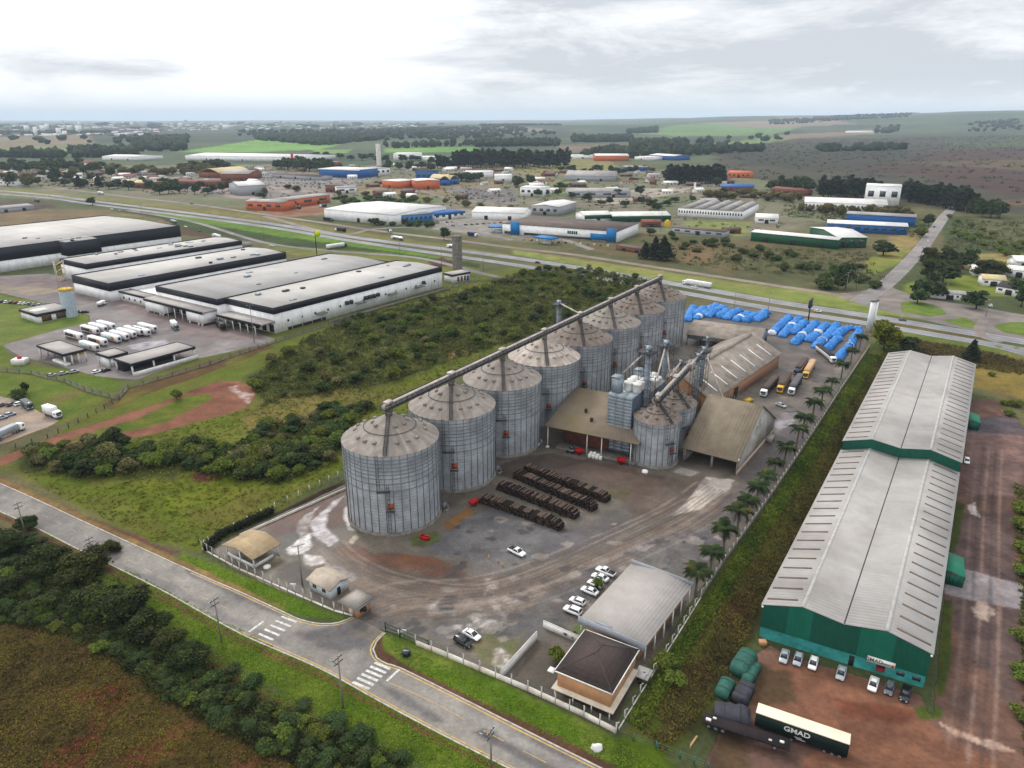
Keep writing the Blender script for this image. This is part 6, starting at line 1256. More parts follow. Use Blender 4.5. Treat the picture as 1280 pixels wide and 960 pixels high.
def far_building(label, a, b, D, e, r, kind, wm, rm, band=None, doors=2, wins=0, cat='factory', name='factory_building', z=0):
 A, rot_, Ln_ = fr_of(G(*a), G(*b)); FOOT.append((A.x + Ln_ / 2 * math.cos(rot_) - D / 2 * math.sin(rot_), A.y + Ln_ / 2 * math.sin(rot_) + D / 2 * math.cos(rot_), max(Ln_, D) * .62 + 8)); t = thing(name, label, cat, (A.x, A.y, hz1(A.x, A.y) if A.y > 1500 else 0), rot_); D = float(D)
 mb = MB()
 if kind == 'gy':
  mb.loft([[(0, y, -1), (Ln_, y, -1), (Ln_, y, e), (Ln_ / 2, y, r - .1), (0, y, e)] for y in (D, 0)], 0, True, True)
 elif kind == 'gx':
  mb.loft([[(x, 0, -1), (x, D, -1), (x, D, e), (x, D / 2, r - .1), (x, 0, e)] for x in (0, Ln_)], 0, True, True)
 else: mb.box(0, 0, -1, Ln_, D, e)
 w_ = mb.obj('wall', WM[wm], t)
 mb = MB()
 if kind == 'gx': roof_gx(mb, Ln_, D, e, r, .5, .25)
 elif kind == 'gy': roof_gy(mb, Ln_, D, e, r, .5, .25)
 elif kind == 'arch':
  n = 10; sec = [(-.5 + (Ln_ + 1) * i / n, e + (r - e) * math.sin(PI * i / n)) for i in range(n + 1)]
  mb.loft([[(x, y, z_) for x, z_ in sec + [(x_, z2 - .3) for x_, z2 in reversed(sec)]] for y in (D + .5, -.5)], 0, True, True)
 elif kind == 'saw':
  n = max(3, int(Ln_ / 14)); 
  for k in range(n): x0, x1 = Ln_ * k / n, Ln_ * (k + 1) / n; mb.loft([[(x0, y, e + .05), (x1, y, e + .05), (x0 + (x1 - x0) * .5, y, r)] for y in (D + .4, -.4)], 0, True, True)
 else: mb.box(-.3, -.3, e + .02, Ln_ + .3, D + .3, e + .4); 
 mb.obj('roof', RM[rm], t)
 if band: MB().box(-.45, -.5, e - band[1], Ln_ + .45, -.32, e + .6).obj('fascia', WM[band[0]], t)
 for k in range(doors): x = Ln_ * (k + .6) / (doors + .2); MB().box(x - 2, -.12, 0, x + 2, .05, min(4.4, e * .7)).obj('door', M_DARK, w_)
 if wins:
  n = wins
  for k in range(n): x = Ln_ * (k + .5) / n; wd = Ln_ / n * .5; MB().box(x - wd / 2, -.1, e * .45, x + wd / 2, .06, e * .75).obj('window', M_GLASS, w_)
 return t, w_, Ln_
FB = [
 ('big dirty-white factory with a stained roof behind the highway', (406, 274), (493, 282), 92, 11, 13, 'gx', 'w', 'w', None, 1, 0),
 ('light blue annex at the corner of the big dirty-white factory', (494, 281), (541, 277), 22, 9, 9.5, 'flat', 'l', 'g', None, 0, 8),
 ('small white shop with a blue flat roof beside the light blue annex', (543, 276), (581, 272), 24, 7, 7, 'flat', 'w', 'u', ('b', 1.8), 1, 5),
 ('bright white ridged storehouse between the blue-roofed shop and the grey offices', (590, 274), (655, 276), 40, 8, 11.5, 'gx', 'w', 'w', None, 2, 0),
 ('blue and white head office at the foot of the slim tower', (399, 221), (450, 223), 60, 15, 15, 'flat', 'b', 'w', ('w', 1.5), 1, 0),
 ('white office block with strip windows joined to the blue head office', (452, 222), (488, 219), 50, 14, 14, 'flat', 'w', 'g', None, 0, 6),
 ('long orange warehouse beside the frontage road on the left', (308, 262), (354, 264), 26, 10, 12, 'gx', 'o', 'g', None, 1, 4),
 ('orange warehouse with grey shutters, right part of the long orange row', (356, 261), (413, 253), 26, 10, 11, 'gx', 'o', 'g', None, 2, 3),
 ('small orange shop with a white side, left of the blue arched sheds', (478, 234), (496, 236), 40, 11, 12, 'flat', 'o', 'w', None, 1, 0),
 ('orange cube-like shop in front of the blue block', (521, 237), (550, 236), 40, 13, 14, 'gy', 'o', 'w', None, 1, 0),
 ('tall dark blue block behind the orange shop', (520, 226), (547, 226), 30, 17, 17, 'flat', 'b', 'd', None, 1, 4),
 ('blue shed with a tan barrel roof, left one of a pair', (550, 232), (562, 232), 50, 9, 15, 'arch', 'b', 'c', None, 1, 0),
 ('blue shed with a tan barrel roof, right one of a pair', (563, 231), (574, 230), 50, 9, 15, 'arch', 'b', 'c', None, 1, 0),
 ('grey-white hangar with a slanted front at the left of the works belt', (300, 245), (333, 243), 46, 14, 18, 'gx', 'g', 'w', None, 1, 0),
 ('red brick hall with a barrel roof among the shops', (249, 222), (274, 223), 80, 10, 17, 'arch', 'r', 'c', None, 1, 0),
 ('pale-roofed brick hall beside the barrel-roofed one', (276, 226), (312, 226), 70, 12, 16, 'gx', 'r', 'g', None, 2, 0),
 ('long terracotta shop row with a brown roof by the highway', (143, 233), (184, 236), 40, 8, 10, 'gx', 'r', 'c', None, 2, 6),
 ('low reddish shop row behind the parked cars', (216, 232), (270, 234), 36, 7, 9, 'gx', 'r', 'r', None, 3, 6),
 ('low white shop row at the left edge of the works belt', (106, 233), (137, 234), 30, 6, 8, 'gx', 'w', 'r', None, 2, 5),
 ('very long white-roofed factory far off below the bright green field', (232, 200), (378, 203), 160, 11, 15, 'gx', 'w', 'w', None, 3, 0),
 ('long white warehouse far off at the left', (128, 200), (172, 201), 90, 9, 12, 'gx', 'w', 'w', None, 2, 0),
 ('white two-storey house on the far slope at the left', (95, 209), (118, 210), 24, 11, 15, 'gx', 'w', 'r', None, 1, 4),
 ('white villa among trees at the left edge', (0, 232), (20, 233), 24, 8, 11, 'gx', 'w', 'g', None, 1, 4),
 ('tall white warehouse beside the dark eucalyptus grove', (492, 201), (524, 201), 70, 16, 18, 'flat', 'w', 'w', None, 1, 0),
 ('low white warehouse right of the tall one by the grove', (526, 202), (547, 202), 60, 9, 11, 'gx', 'w', 'w', None, 1, 0),
 ('white-walled store in the field below the grove', (581, 222), (616, 222), 40, 10, 11, 'flat', 'w', 'w', None, 1, 0),
 ('white-walled store by the right end of the field, half behind the trees', (618, 227), (640, 227), 40, 10, 11, 'flat', 'w', 'w', None, 1, 0),
 ('little red-fronted kiosk block near the blue head office', (410, 209), (427, 208), 30, 9, 9, 'flat', 'p', 'g', None, 0, 0),
 ('ruined pinkish block beside the smoke-grey yard', (407, 240), (421, 241), 16, 10, 10, 'flat', 'r', 'b', None, 1, 2),
 ('small white workshop with a grey roof beside the pinkish ruin', (422, 242), (446, 241), 20, 8, 10, 'gx', 'w', 'g', None, 1, 2),
 ('long grey-roofed sheds behind the car yards', (340, 222), (400, 226), 30, 7, 9, 'gx', 'g', 'b', None, 3, 0),
 ('green-fascia building with a white zigzag roof behind the supermarket', (731, 278), (765, 277), 34, 7, 9.5, 'gx', 'w', 'w', ('n', 3.5), 1, 0),
 ('green-fascia hall, right part of the zigzag-roofed building', (766, 278), (838, 277), 34, 6, 9, 'gx', 'n', 'w', ('n', 3.5), 2, 0),
 ('long pale warehouse with ribbed side walls in the right of the works belt', (847, 270), (928, 275), 88, 9, 12, 'saw', 'w', 'g', None, 0, 24),
 ('grey two-storey offices with strip windows in the middle of the belt', (664, 268), (698, 270), 58, 10, 12, 'gy', 'g', 'w', None, 1, 4),
 ('white cube office with large dark windows', (650, 245), (680, 246), 30, 12, 12, 'flat', 'w', 'w', None, 1, 4),
 ('wide grey warehouse with a low pale roof in the middle of the belt', (710, 247), (788, 247), 50, 8, 11, 'gx', 'g', 'g', None, 2, 4),
 ('grey open-ended hall with a broad ridged roof', (706, 226), (768, 227), 90, 9, 15, 'gx', 'g', 'g', None, 2, 0),
 ('orange-fronted white factory far off by the woods', (744, 202), (786, 202), 60, 13, 17, 'gx', 'o', 'w', None, 0, 0),
 ('white low block beside the far orange-fronted factory', (715, 199), (742, 199), 40, 9, 11, 'flat', 'w', 'w', None, 1, 0),
 ('far blue factory beside the orange-fronted one', (811, 199), (842, 201), 60, 11, 14, 'gx', 'b', 'w', None, 1, 0),
 ('small blue building in front of the dark trees', (780, 214), (810, 214), 30, 8, 10, 'gx', 'b', 'g', None, 1, 3),
 ('white depot right of the far blue factory', (793, 200), (810, 201), 60, 8, 10, 'flat', 'w', 'w', None, 1, 0),
 ('orange workshop standing alone at the edge of the moor', (909, 222), (937, 223), 36, 9, 12, 'gx', 'o', 'o', None, 1, 5),
 ('brick houses with a blue-grey roof beside the pine group', (901, 239), (942, 240), 26, 7, 10, 'gx', 'r', 'u', None, 1, 5),
 ('long low grey shed with graffiti-dark wall by the brown field', (840, 291), (905, 297), 14, 5, 6, 'flat', 'g', 'b', None, 1, 5),
 ('small white gabled store left of the blue-doored halls', (944, 279), (972, 280), 22, 6, 9, 'gx', 'w', 'w', None, 1, 2),
 ('low brick ruin in the brown field', (770, 312), (806, 318), 8, 3.5, 4, 'flat', 'r', 'b', None, 2, 0),
 ('long green hall with three dark gateways beside the brown field', (938, 301), (1046, 312), 18, 8, 9, 'gx', 'n', 'w', None, 3, 0),
 ('green hall with a bright white stepped roof', (1046, 310), (1082, 310), 62, 9, 11.5, 'gx', 'n', 'w', None, 2, 3),
 ('long blue hall with white doors and a white roof', (1033, 289), (1133, 294), 22, 8, 10, 'gx', 'b', 'w', None, 0, 9),
 ('plain blue hall behind the one with white doors', (1057, 279), (1143, 284), 22, 10, 11.5, 'gx', 'b', 'g', None, 0, 0),
 ('long low wing of the derelict white factory by the pines', (1005, 262), (1108, 266), 46, 9, 13, 'gx', 'w', 'w', None, 0, 22),
 ('tall white block of the derelict factory by the pines', (1079, 256), (1123, 258), 40, 24, 25, 'flat', 'w', 'w', None, 0, 3),
 ('row of orange brick houses at the left of the moor', (964, 241), (1004, 245), 20, 7, 9, 'gx', 'r', 'r', None, 1, 6),
 ('white farm with long roofs far out in the fields', (1062, 169), (1092, 169), 70, 10, 14, 'gx', 'w', 'w', None, 0, 0),
 ('cream-roofed house at the right edge', (1227, 357), (1256, 359), 14, 4.5, 6.5, 'gx', 'w', 'c', None, 1, 3),
 ('house with a dark tiled roof at the right edge, below the cream one', (1244, 366), (1276, 372), 14, 4.5, 7, 'gx', 'w', 'd', None, 1, 3),
 ('white-roofed house at the right edge, behind the cream one', (1256, 345), (1290, 349), 12, 5, 7, 'gx', 'w', 'w', None, 1, 3),
 ('long low white building by the junction', (1162, 372), (1212, 377), 9, 3.8, 5, 'gx', 'w', 'g', None, 1, 8),
 ('low grey-roofed depot at the left edge by the highway', (-6, 267), (44, 262), 30, 5, 6.5, 'gx', 'g', 'g', None, 2, 0),
 ('rust-roofed cabin with dark doors by the long grey shed', (905, 292), (926, 292), 10, 4, 5.5, 'gx', 'r', 'b', None, 1, 1),
 ('orange brick cabin with a yellow silo tank behind the supermarket', (803, 284), (826, 284), 14, 5, 7, 'gx', 'r', 'r', None, 1, 2),
]
for f in FB: far_building(f[0], f[1], f[2], f[3], f[4], f[5], f[6], f[7], f[8], f[9], f[10], f[11], cat='house' if 'house' in f[0] or 'villa' in f[0] or 'cabin' in f[0] else 'building' if 'shop' in f[0] or 'office' in f[0] or 'kiosk' in f[0] else 'factory', name='brick_house' if 'brick house' in f[0] else 'house' if 'house' in f[0] or 'villa' in f[0] else 'cabin' if 'cabin' in f[0] else 'shop' if 'shop' in f[0] or 'kiosk' in f[0] else 'office' if 'office' in f[0] else 'warehouse' if 'ware' in f[0] or 'store' in f[0] else 'factory')
# supermarket
t, w_, l_ = far_building('wide white supermarket with blue corner pillars and a brown-grey roof', (628, 292), (771, 303), 62, 9.5, 10.5, 'flat', 'w', 'b', None, 0, 0, 'supermarket', 'supermarket')
for x in (.12, .955): MB().box(l_ * x - 4.5, -1.4, 0, l_ * x + 4.5, -.05, 12).obj('blue_pillar', M_BLUEP, t)
MB().box(l_ * .955 - 20, -1.0, 1, l_ * .955 - 4.5, -.1, 6.5).obj('blue_panel', M_BLUEP, t)
MB().box(l_ * .02, -.2, .4, l_ * .1, -.05, 3).obj('shop_glazing', M_GLASS, t); MB().box(l_ * .2, -.2, .4, l_ * .8, -.05, 2.6).obj('shop_glazing', M_GLASS, t)
for k in range(5): MB().box(l_ * .585 + k * 2.1, -.25, 4.6, l_ * .585 + k * 2.1 + 1.5, -.02, 7.4).obj('sign_letter', M_GRN, t)
def small_houses(region, n, where, seed):
 rr = random.Random(seed); pl = GL(region); xs, ys = [p[0] for p in pl], [p[1] for p in pl]; k = 0
 while k < n:
  x, y = rr.uniform(min(xs), max(xs)), rr.uniform(min(ys), max(ys))
  if sdist(np.array([x]), np.array([y]), pl)[0] < 0 or any(math.hypot(x - a, y - b) < r for a, b, r in FOOT): continue
  FOOT.append((x, y, 9)); k += 1; c = rr.choice(['red', 'grey', 'white', 'brown']); lb = f'small house with a {c} roof {where}'
  if c in HPRO: o = dup(HPRO[c], (x, y, hz1(x, y)), rr.uniform(-.5, .9), lb, 'small houses ' + where)
  else:
   o = thing('small_house', lb, 'house', (x, y, hz1(x, y)), rr.uniform(-.5, .9), 'small houses ' + where); HPRO[c] = o
   mb = MB(); mb.loft([[(xx, 0, -1), (xx, 9, -1), (xx, 9, 3.4), (xx, 4.5, 5.3), (xx, 0, 3.4)] for xx in (0, 13)], 0, True, True); w_ = mb.obj('wall', M_WALLW if c != 'brown' else M_BRICK, o)
   mb = MB(); roof_gx(mb, 13, 9, 3.4, 5.4, .7, .2); mb.obj('roof', dict(red=M_RR, grey=M_RG, white=M_RW, brown=M_RB)[c], o)
   for xx in (2, 9): MB().box(xx, -.08, .9, xx + 1.6, .05, 2.3).obj('window', M_GLASS, w_)
   MB().box(5.6, -.08, 0, 6.8, .05, 2.2).obj('door', M_DARK, w_)
  s = rr.uniform(.8, 1.8); o.scale = (s, s, rr.uniform(.9, 1.4))
HPRO = {}
def gas_canopy(label, a, b, D, H, mat):
 A, rot_, Ln_ = fr_of(G(*a), G(*b)); t = thing('fuel_canopy', label, 'canopy', A, rot_)
 MB().box(0, 0, H - 1.2, Ln_, D, H).obj('roof', mat, t)
 for x in (.15, .85):
  for y in (.25, .75): MB().box(Ln_ * x - .3, D * y - .3, 0, Ln_ * x + .3, D * y + .3, H - 1.2).obj('post', M_WHITE, t)
 MB().box(Ln_ * .3, D * .3, 0, Ln_ * .7, D * .7, 2.4).obj('kiosk', M_WHITE, t)
gas_canopy('bright blue fuel-station canopy by the frontage road', (610, 291), (632, 292), 16, 6, M_BLUEP)
gas_canopy('blue canopy in front of the supermarket', (667, 304), (688, 307), 12, 6, M_BLUEP)
small_houses([(-60, 218), (330, 212), (330, 240), (140, 228), (-60, 224)], 88, 'among the trees beyond the highway at the left', 1)
small_houses([(330, 206), (640, 210), (640, 262), (430, 244)], 46, 'on the plots behind the highway works', 2)
small_houses([(650, 216), (900, 216), (1000, 250), (840, 262), (660, 262)], 46, 'among the works in the middle distance', 3)
small_houses([(1186, 330), (1290, 330), (1290, 352), (1200, 350)], 4, 'in the trees at the right edge', 4)
# two-column sign tower at the yard corner, billboard, highway signs, far red silo
x, y, z = P(1087, 414); t = thing('sign_tower', 'tall white concrete sign tower at the far yard corner', 'sign tower', (x, y, 0), .5)
MB().box(-2.2, -.8, 0, -1.2, .8, 16).obj('column', M_WALLW, t); MB().box(1.2, -.8, 0, 2.2, .8, 16).obj('column', M_WALLW, t); MB().box(-1.2, -.5, 1, 1.2, .5, 16).obj('panel', M_WALLW, t); MB().box(-2.4, -.9, 16, 2.4, .9, 16.8).obj('cap', M_CONC, t)
x, y, z = P(1010, 402); t = thing('billboard', 'dark-backed billboard on a single post beside the blue stacks', 'billboard', (x, y, 0), 1.0)
MB().tube((0, 0, 0), (0, 0, 10), .35, 10).obj('post', M_BLACK, t); MB().box(-4.5, -.3, 8.5, 4.5, .3, 12.5).obj('panel', MAT('billboard_back', C(70, 76, 96), 0.7), t); MB().box(-4.7, -.9, 8.3, 4.7, -.3, 8.5).obj('catwalk', M_STEEL, t)
x, y, z = P(396, 318); t = thing('round_sign', 'tall pole sign with a yellow-green disc by the highway', 'sign', (x, y, 0), 0)
MB().tube((0, 0, 0), (0, 0, 19), .35, 8).obj('post', M_BLACK, t); mb = MB(); mb.loft([[(2 + 2.6 * math.cos(2 * PI * i / 20), yy, 17 + 2.6 * math.sin(2 * PI * i / 20)) for i in range(20)] for yy in (-.3, .3)], 0, True, True); mb.obj('disc', MAT('sign_yellow', C(206, 214, 50), 0.6), t)
x, y, z = P(310, 311); t = thing('highway_board', 'white-backed board on two posts below the highway bank', 'sign', (x, y, 0), .1)
MB().box(-4, -.1, 2, 4, .1, 6).obj('panel', M_GREYW, t); MB().box(-3, -.1, 0, -2.7, .1, 2).obj('post', M_STEEL, t); MB().box(2.7, -.1, 0, 3, .1, 2).obj('post', M_STEEL, t)
x, y, z = P(366, 206); t = thing('red_water_tank', 'bright red water tank on the tree-covered rise beyond the works', 'tank', (x, y, 0)); MB().lathe(0, 0, [(9, 0), (9, 14), (5, 17), (3, 18), (3, 26), (.2, 28)], 20, cap1=True).obj('shell', M_RED, t)
x, y, z = P(834, 284); t = thing('yellow_tank', 'small yellow tank beside the brick cabin behind the supermarket', 'tank', (x, y, 0)); MB().lathe(0, 0, [(3, 0), (3, 6), (.2, 8)], 16, cap1=True).obj('shell', MAT('yellow_steel', C(206, 168, 62), 0.6), t)
# ================================================================== vehicles
def CAR(n, c): return MAT('car_paint_' + n, C(*c), 0.25, 0.0, var=0.04, spec=0.6)
PAINTS = dict(white=(232, 232, 232), silver=(178, 184, 190), grey=(112, 118, 124), black=(34, 38, 46), red=(176, 32, 34), blue=(36, 66, 150), yellow=(226, 176, 30), beige=(216, 178, 140), navy=(40, 52, 110))
M_LAMP = MAT('lamp_glass', (0.75, 0.76, 0.74), 0.15, var=0.05, spec=0.7); M_TAIL = MAT('tail_lamp', (0.35, 0.02, 0.02), 0.3)
def wheel_mesh(r, w):
 mb = MB(); n = 16
 o = [[(q * math.cos(2 * PI * i / n), y, q * math.sin(2 * PI * i / n)) for i in range(n)] for q, y in ((r * .6, -w / 2), (r * .95, -w / 2), (r, -w * .3), (r, w * .3), (r * .95, w / 2), (r * .6, w / 2))]
 mb.loft(o, 0); mb.add(o[0], [tuple(range(n - 1, -1, -1))], 1); mb.add(o[-1], [tuple(range(n))], 1)
 return mb.mesh('wheel', [M_TYRE, M_GALV2])
WH_CAR = wheel_mesh(0.32, 0.22); WH_TRUCK = wheel_mesh(0.52, 0.32)
def add_wheels(root, me, pts):
 for p in pts: o = bpy.data.objects.new('wheel', me); link(o, root); o.location = p
def ring8(x, hw, z0, z1, b): return [(x, -hw + b, z0), (x, hw - b, z0), (x, hw, z0 + b), (x, hw, z1 - b), (x, hw - b, z1), (x, -hw + b, z1), (x, -hw, z1 - b), (x, -hw, z0 + b)]
CARSPEC = dict(
 sedan=([(-2.2, .7, .42, .82), (-2.1, .84, .3, .94), (-1.2, .87, .25, .98), (.9, .87, .25, .92), (1.9, .84, .27, .82), (2.15, .72, .38, .7)], [(-1.75, 1.15, .74, .93), (-1.0, .25, .62, 1.4)]),
 hatch=([(-1.95, .72, .42, .9), (-1.88, .83, .3, .98), (-1.0, .85, .25, .98), (.8, .85, .25, .94), (1.75, .82, .27, .84), (1.95, .7, .38, .7)], [(-1.85, 1.05, .76, .95), (-1.45, .2, .64, 1.46)]),
 suv=([(-2.2, .76, .5, 1.0), (-2.12, .88, .38, 1.08), (-1.0, .92, .34, 1.1), (.9, .92, .34, 1.06), (2.0, .88, .36, .96), (2.2, .76, .46, .82)], [(-2.1, 1.15, .82, 1.06), (-1.8, .35, .7, 1.68)]),
 pickup=([(-2.6, .8, .5, .95), (-2.55, .9, .4, 1.02), (-.4, .92, .36, 1.04), (1.2, .92, .36, 1.04), (2.3, .88, .38, .96), (2.55, .76, .46, .82)], [(-.75, 1.35, .82, 1.02), (-.35, .65, .7, 1.66)]),
)
def build_car(kind, paint, label, loc, rot, group=None):
 st, cab = CARSPEC[kind]; pm = CAR(paint, PAINTS[paint]); c = thing('pickup' if kind == 'pickup' else 'car', label, 'pickup' if kind == 'pickup' else 'car', loc, rot, group)
 mb = MB(); mb.loft([ring8(x, hw, z0, z1, .12) for x, hw, z0, z1 in st], 0, True, True)
 (a0, b0, h0, z0), (a1, b1, h1, z1) = cab
 mb.loft([[(a1, -h1, z1), (b1, -h1, z1), (b1, h1, z1), (a1, h1, z1)], [(a1 + .12, -h1 + .1, z1 + .06), (b1 - .12, -h1 + .1, z1 + .06), (b1 - .12, h1 - .1, z1 + .06), (a1 + .12, h1 - .1, z1 + .06)]], 0, True, True)
 for sx, sy in ((a0, -1), (b0, -1), (b0, 1), (a0, 1)):
  tx = a1 if sx == a0 else b1; mb.bar((sx, sy * h0, z0), (tx, sy * h1, z1), .09, .09)
 mb.obj('body', pm, c)
 e = .015
 MB().loft([[(a0 + e, -h0 + e, z0 - .03), (b0 - e, -h0 + e, z0 - .03), (b0 - e, h0 - e, z0 - .03), (a0 + e, h0 - e, z0 - .03)], [(a1, -h1, z1 - .01), (b1, -h1, z1 - .01), (b1, h1, z1 - .01), (a1, h1, z1 - .01)]], 0, True, True).obj('windows', M_GLASS, c)
 if kind == 'pickup':
  MB().box(-2.45, -.74, 1.045, -.85, .74, 1.07).obj('load_bed', M_BLACK, c)
 fx, bx = st[-1][0], st[0][0]; hz_ = (st[-1][2] + st[-1][3]) / 2 + .05
 hl = MB().bbox(-.14, -.2, -.09, .04, .2, .09, .03).mesh('headlight', [M_LAMP]); tl = MB().bbox(-.04, -.15, -.1, .1, .15, .1, .03).mesh('tail_light', [M_TAIL])
 for sy in (-1, 1):
  o = bpy.data.objects.new('headlight', hl); link(o, c); o.location = (fx - .02, sy * .5, hz_)
  o = bpy.data.objects.new('tail_light', tl); link(o, c); o.location = (bx, sy * .55, hz_ + .1)
 w_ = .76 if kind in ('sedan', 'hatch') else .82; add_wheels(c, WH_CAR, [(s_ * (1.32 if kind != 'pickup' else 1.65), y, .32) for s_ in (-1, 1) for y in (-w_, w_)])
 return c
CARP = {}
def car(kind, paint, label, px, tow=None, rot=None, group=None, z=None):
 """px: ground pixel of the middle; tow: pixel its nose points towards"""
 p = P(*px)
 if rot is None: q = P(*tow); rot = math.atan2(q[1] - p[1], q[0] - p[0])
 if (kind, paint) in CARP: return dup(CARP[kind, paint], p, rot, label, group)
 CARP[kind, paint] = build_car(kind, paint, label, p, rot, group); return CARP[kind, paint]
# works yard
car('pickup', 'white', 'white pickup standing alone on the gravel by the log stacks', (646, 692), (662, 700))
car('sedan', 'white', 'white car parked beside the dark one inside the front fence', (590, 796), (602, 803))
car('suv', 'black', 'dark blue-black car parked inside the front fence', (579, 805), (591, 812))
car('sedan', 'silver', 'silver-white car parked by the palms near the lorries', (976, 508), (984, 511))
for kind, pnt, px, lb in (('suv', 'white', (716, 766), 'white car nearest the garden wall in the row beside the office'), ('hatch', 'white', (722, 754), 'second white car from the garden wall in the row beside the office'), ('sedan', 'white', (737, 741), 'white car with a shrub at its nose, third from the garden wall by the office'), ('hatch', 'white', (744, 732), 'white car behind the shrub, fourth from the garden wall by the office'), ('sedan', 'white', (750, 724), 'white car, last but one of the row beside the office'), ('pickup', 'white', (757, 717), 'white pickup with dark load bed at the far end of the office row')):
 car(kind, pnt, lb, px, (px[0] - 12, px[1] - 5), group='cars parked beside the office')
# green warehouse front
for kind, pnt, px, lb in (('sedan', 'silver', (980, 823), 'silver car at the left end of the row before the green warehouse'), ('hatch', 'silver', (997, 827), 'silver hatchback second from the left before the green warehouse'), ('hatch', 'white', (1016, 832), 'white hatchback third from the left before the green warehouse'), ('sedan', 'silver', (1051, 844), 'silver car parked left of the warehouse door'), ('sedan', 'white', (1091, 858), 'white car under the white signboard'), ('hatch', 'grey', (1111, 863), 'grey car between the white and the black car by the warehouse'), ('suv', 'black', (1131, 871), 'black car at the right end of the row before the green warehouse')):
 car(kind, pnt, lb, px, (px[0] - 4, px[1] + 14), group='cars parked before the green warehouse')
car('hatch', 'white', 'white car beside the long side of the green warehouse', (1208, 578), (1208, 590))
# ---- tiny far cars: one mesh each
def tiny_mesh(paint):
 mb = MB(); st, cab = CARSPEC['hatch']; mb.loft([ring8(x, hw, z0, z1, .12) for x, hw, z0, z1 in st], 0, True, True)
 (a0, b0, h0, z0), (a1, b1, h1, z1) = cab
 mb.loft([[(a0, -h0, z0), (b0, -h0, z0), (b0, h0, z0), (a0, h0, z0)], [(a1, -h1, z1), (b1, -h1, z1), (b1, h1, z1), (a1, h1, z1)]], 1, True, False)
 mb.loft([[(a1, -h1, z1), (b1, -h1, z1), (b1, h1, z1), (a1, h1, z1)], [(a1 + .1, -h1 + .1, z1 + .06), (b1 - .1, -h1 + .1, z1 + .06), (b1 - .1, h1 - .1, z1 + .06), (a1 + .1, h1 - .1, z1 + .06)]], 0, True, True)
 for x in (-1.25, 1.25): mb.box(x - .3, -.86, 0, x + .3, .86, .6, 2)
 return mb.mesh('car', [CAR(paint, PAINTS[paint]), M_GLASS, M_TYRE])
TINY = {k: tiny_mesh(k) for k in ('white', 'silver', 'grey', 'black', 'red', 'blue')}
CNAME = dict(white='white', silver='silver', grey='grey', black='black', red='red', blue='blue')
def tiny(paint, px, rot, label, group):
 p = P(*px); o = bpy.data.objects.new('car', TINY[paint]); link(o); o.location = p; o.rotation_euler = (0, 0, rot); tag(o, label, 'car', group); return o
def rowcars(a, b, n, rot, where, group, cols=('white', 'white', 'silver', 'grey', 'black', 'red')):
 for k in range(n):
  t = (k + R.uniform(-.15, .15)) / max(1, n - 1); c = R.choice(cols)
  tiny(c, (a[0] + (b[0] - a[0]) * t, a[1] + (b[1] - a[1]) * t), rot + R.uniform(-.06, .06), f'{CNAME[c]} car {where}', group)
rowcars((3, 378), (50, 382), 9, 1.2, 'in the row at the edge of the lawn by the reception building', 'cars by the reception lawn')
rowcars((98, 391), (107, 391), 2, .2, 'parked at the foot of the pale blue tank', 'cars by the pale tank', ('grey', 'black'))
rowcars((66, 470), (92, 466), 3, .9, 'under the gate canopy of the distribution centre', 'cars under the gate canopy', ('white', 'black', 'silver'))
rowcars((122, 466), (134, 464), 2, .9, 'between the gate canopies of the distribution centre', 'cars between the canopies', ('white', 'black'))
rowcars((2, 508), (26, 506), 3, 1.0, 'in the lower left car park', 'cars in the lower car park', ('silver', 'grey', 'white'))
rowcars((2, 524), (12, 520), 2, 1.0, 'in the middle of the lower left car park', 'cars in the lower car park', ('grey', 'silver'))
rowcars((520, 281), (565, 278), 9, .3, 'along the front of the light blue annex', 'cars by the light blue annex')
rowcars((560, 283), (640, 278), 12, .3, 'on the forecourt behind the fuel canopy', 'cars on the forecourt')
rowcars((655, 300), (760, 308), 13, 1.4, 'on the supermarket forecourt', 'cars before the supermarket')
for y, n, x0, x1 in ((222.5, 16, 330, 395), (225.5, 18, 330, 410), (229, 16, 335, 415), (233, 12, 335, 400)): rowcars((x0, y), (x1, y + 1), n, .5, 'in the crowded yard of cars by the smoky works', 'cars in the crowded yard')
for y, n, x0, x1 in ((241, 11, 560, 620), (244.5, 12, 560, 630), (248, 9, 575, 640)): rowcars((x0, y), (x1, y + 1), n, .5, 'in the car yard right of the orange shop', 'cars in the car yard', ('white', 'red', 'white', 'silver', 'red'))
for y, n, x0, x1 in ((236, 12, 200, 285), (240, 9, 215, 290)): rowcars((x0, y), (x1, y + 2), n, .5, 'before the reddish shop row', 'cars before the shop row')
rowcars((1160, 302), (1158, 296), 2, 1.1, 'parked on the verge of the straight side road', 'cars on the side road', ('white', 'silver'))
rowcars((1168, 284), (1166, 290), 2, 1.1, 'standing by the far end of the side road', 'cars on the side road', ('white', 'grey'))
rowcars((140, 262), (151, 264), 2, -.5, 'driving on the lower road below the highway', 'cars on the lower road', ('white', 'silver'))
rowcars((232, 284), (248, 289), 2, -.6, 'on the lower road beside the white halls', 'cars on the lower road', ('white', 'black'))
rowcars((340, 308), (348, 309), 1, .1, 'van-like, on the grass road beside the highway bank', 'cars on the lower road', ('white',))
tiny('black', (672, 329), -.3, 'black car on the highway beside the scrub edge', 'cars on the highway'); tiny('white', (1022, 390), -.4, 'white car on the highway behind the billboard', 'cars on the highway'); tiny('white', (868, 360), 2.7, 'white car beside the articulated lorry on the highway', 'cars on the highway')
tiny('white', (20, 238), 2.9, 'white car on the highway at the left edge', 'cars on the highway'); tiny('white', (62, 245), 2.9, 'white car on the highway by the left field', 'cars on the highway'); tiny('black', (240, 255), -.3, 'black car on the frontage road at the left', 'cars on the highway')
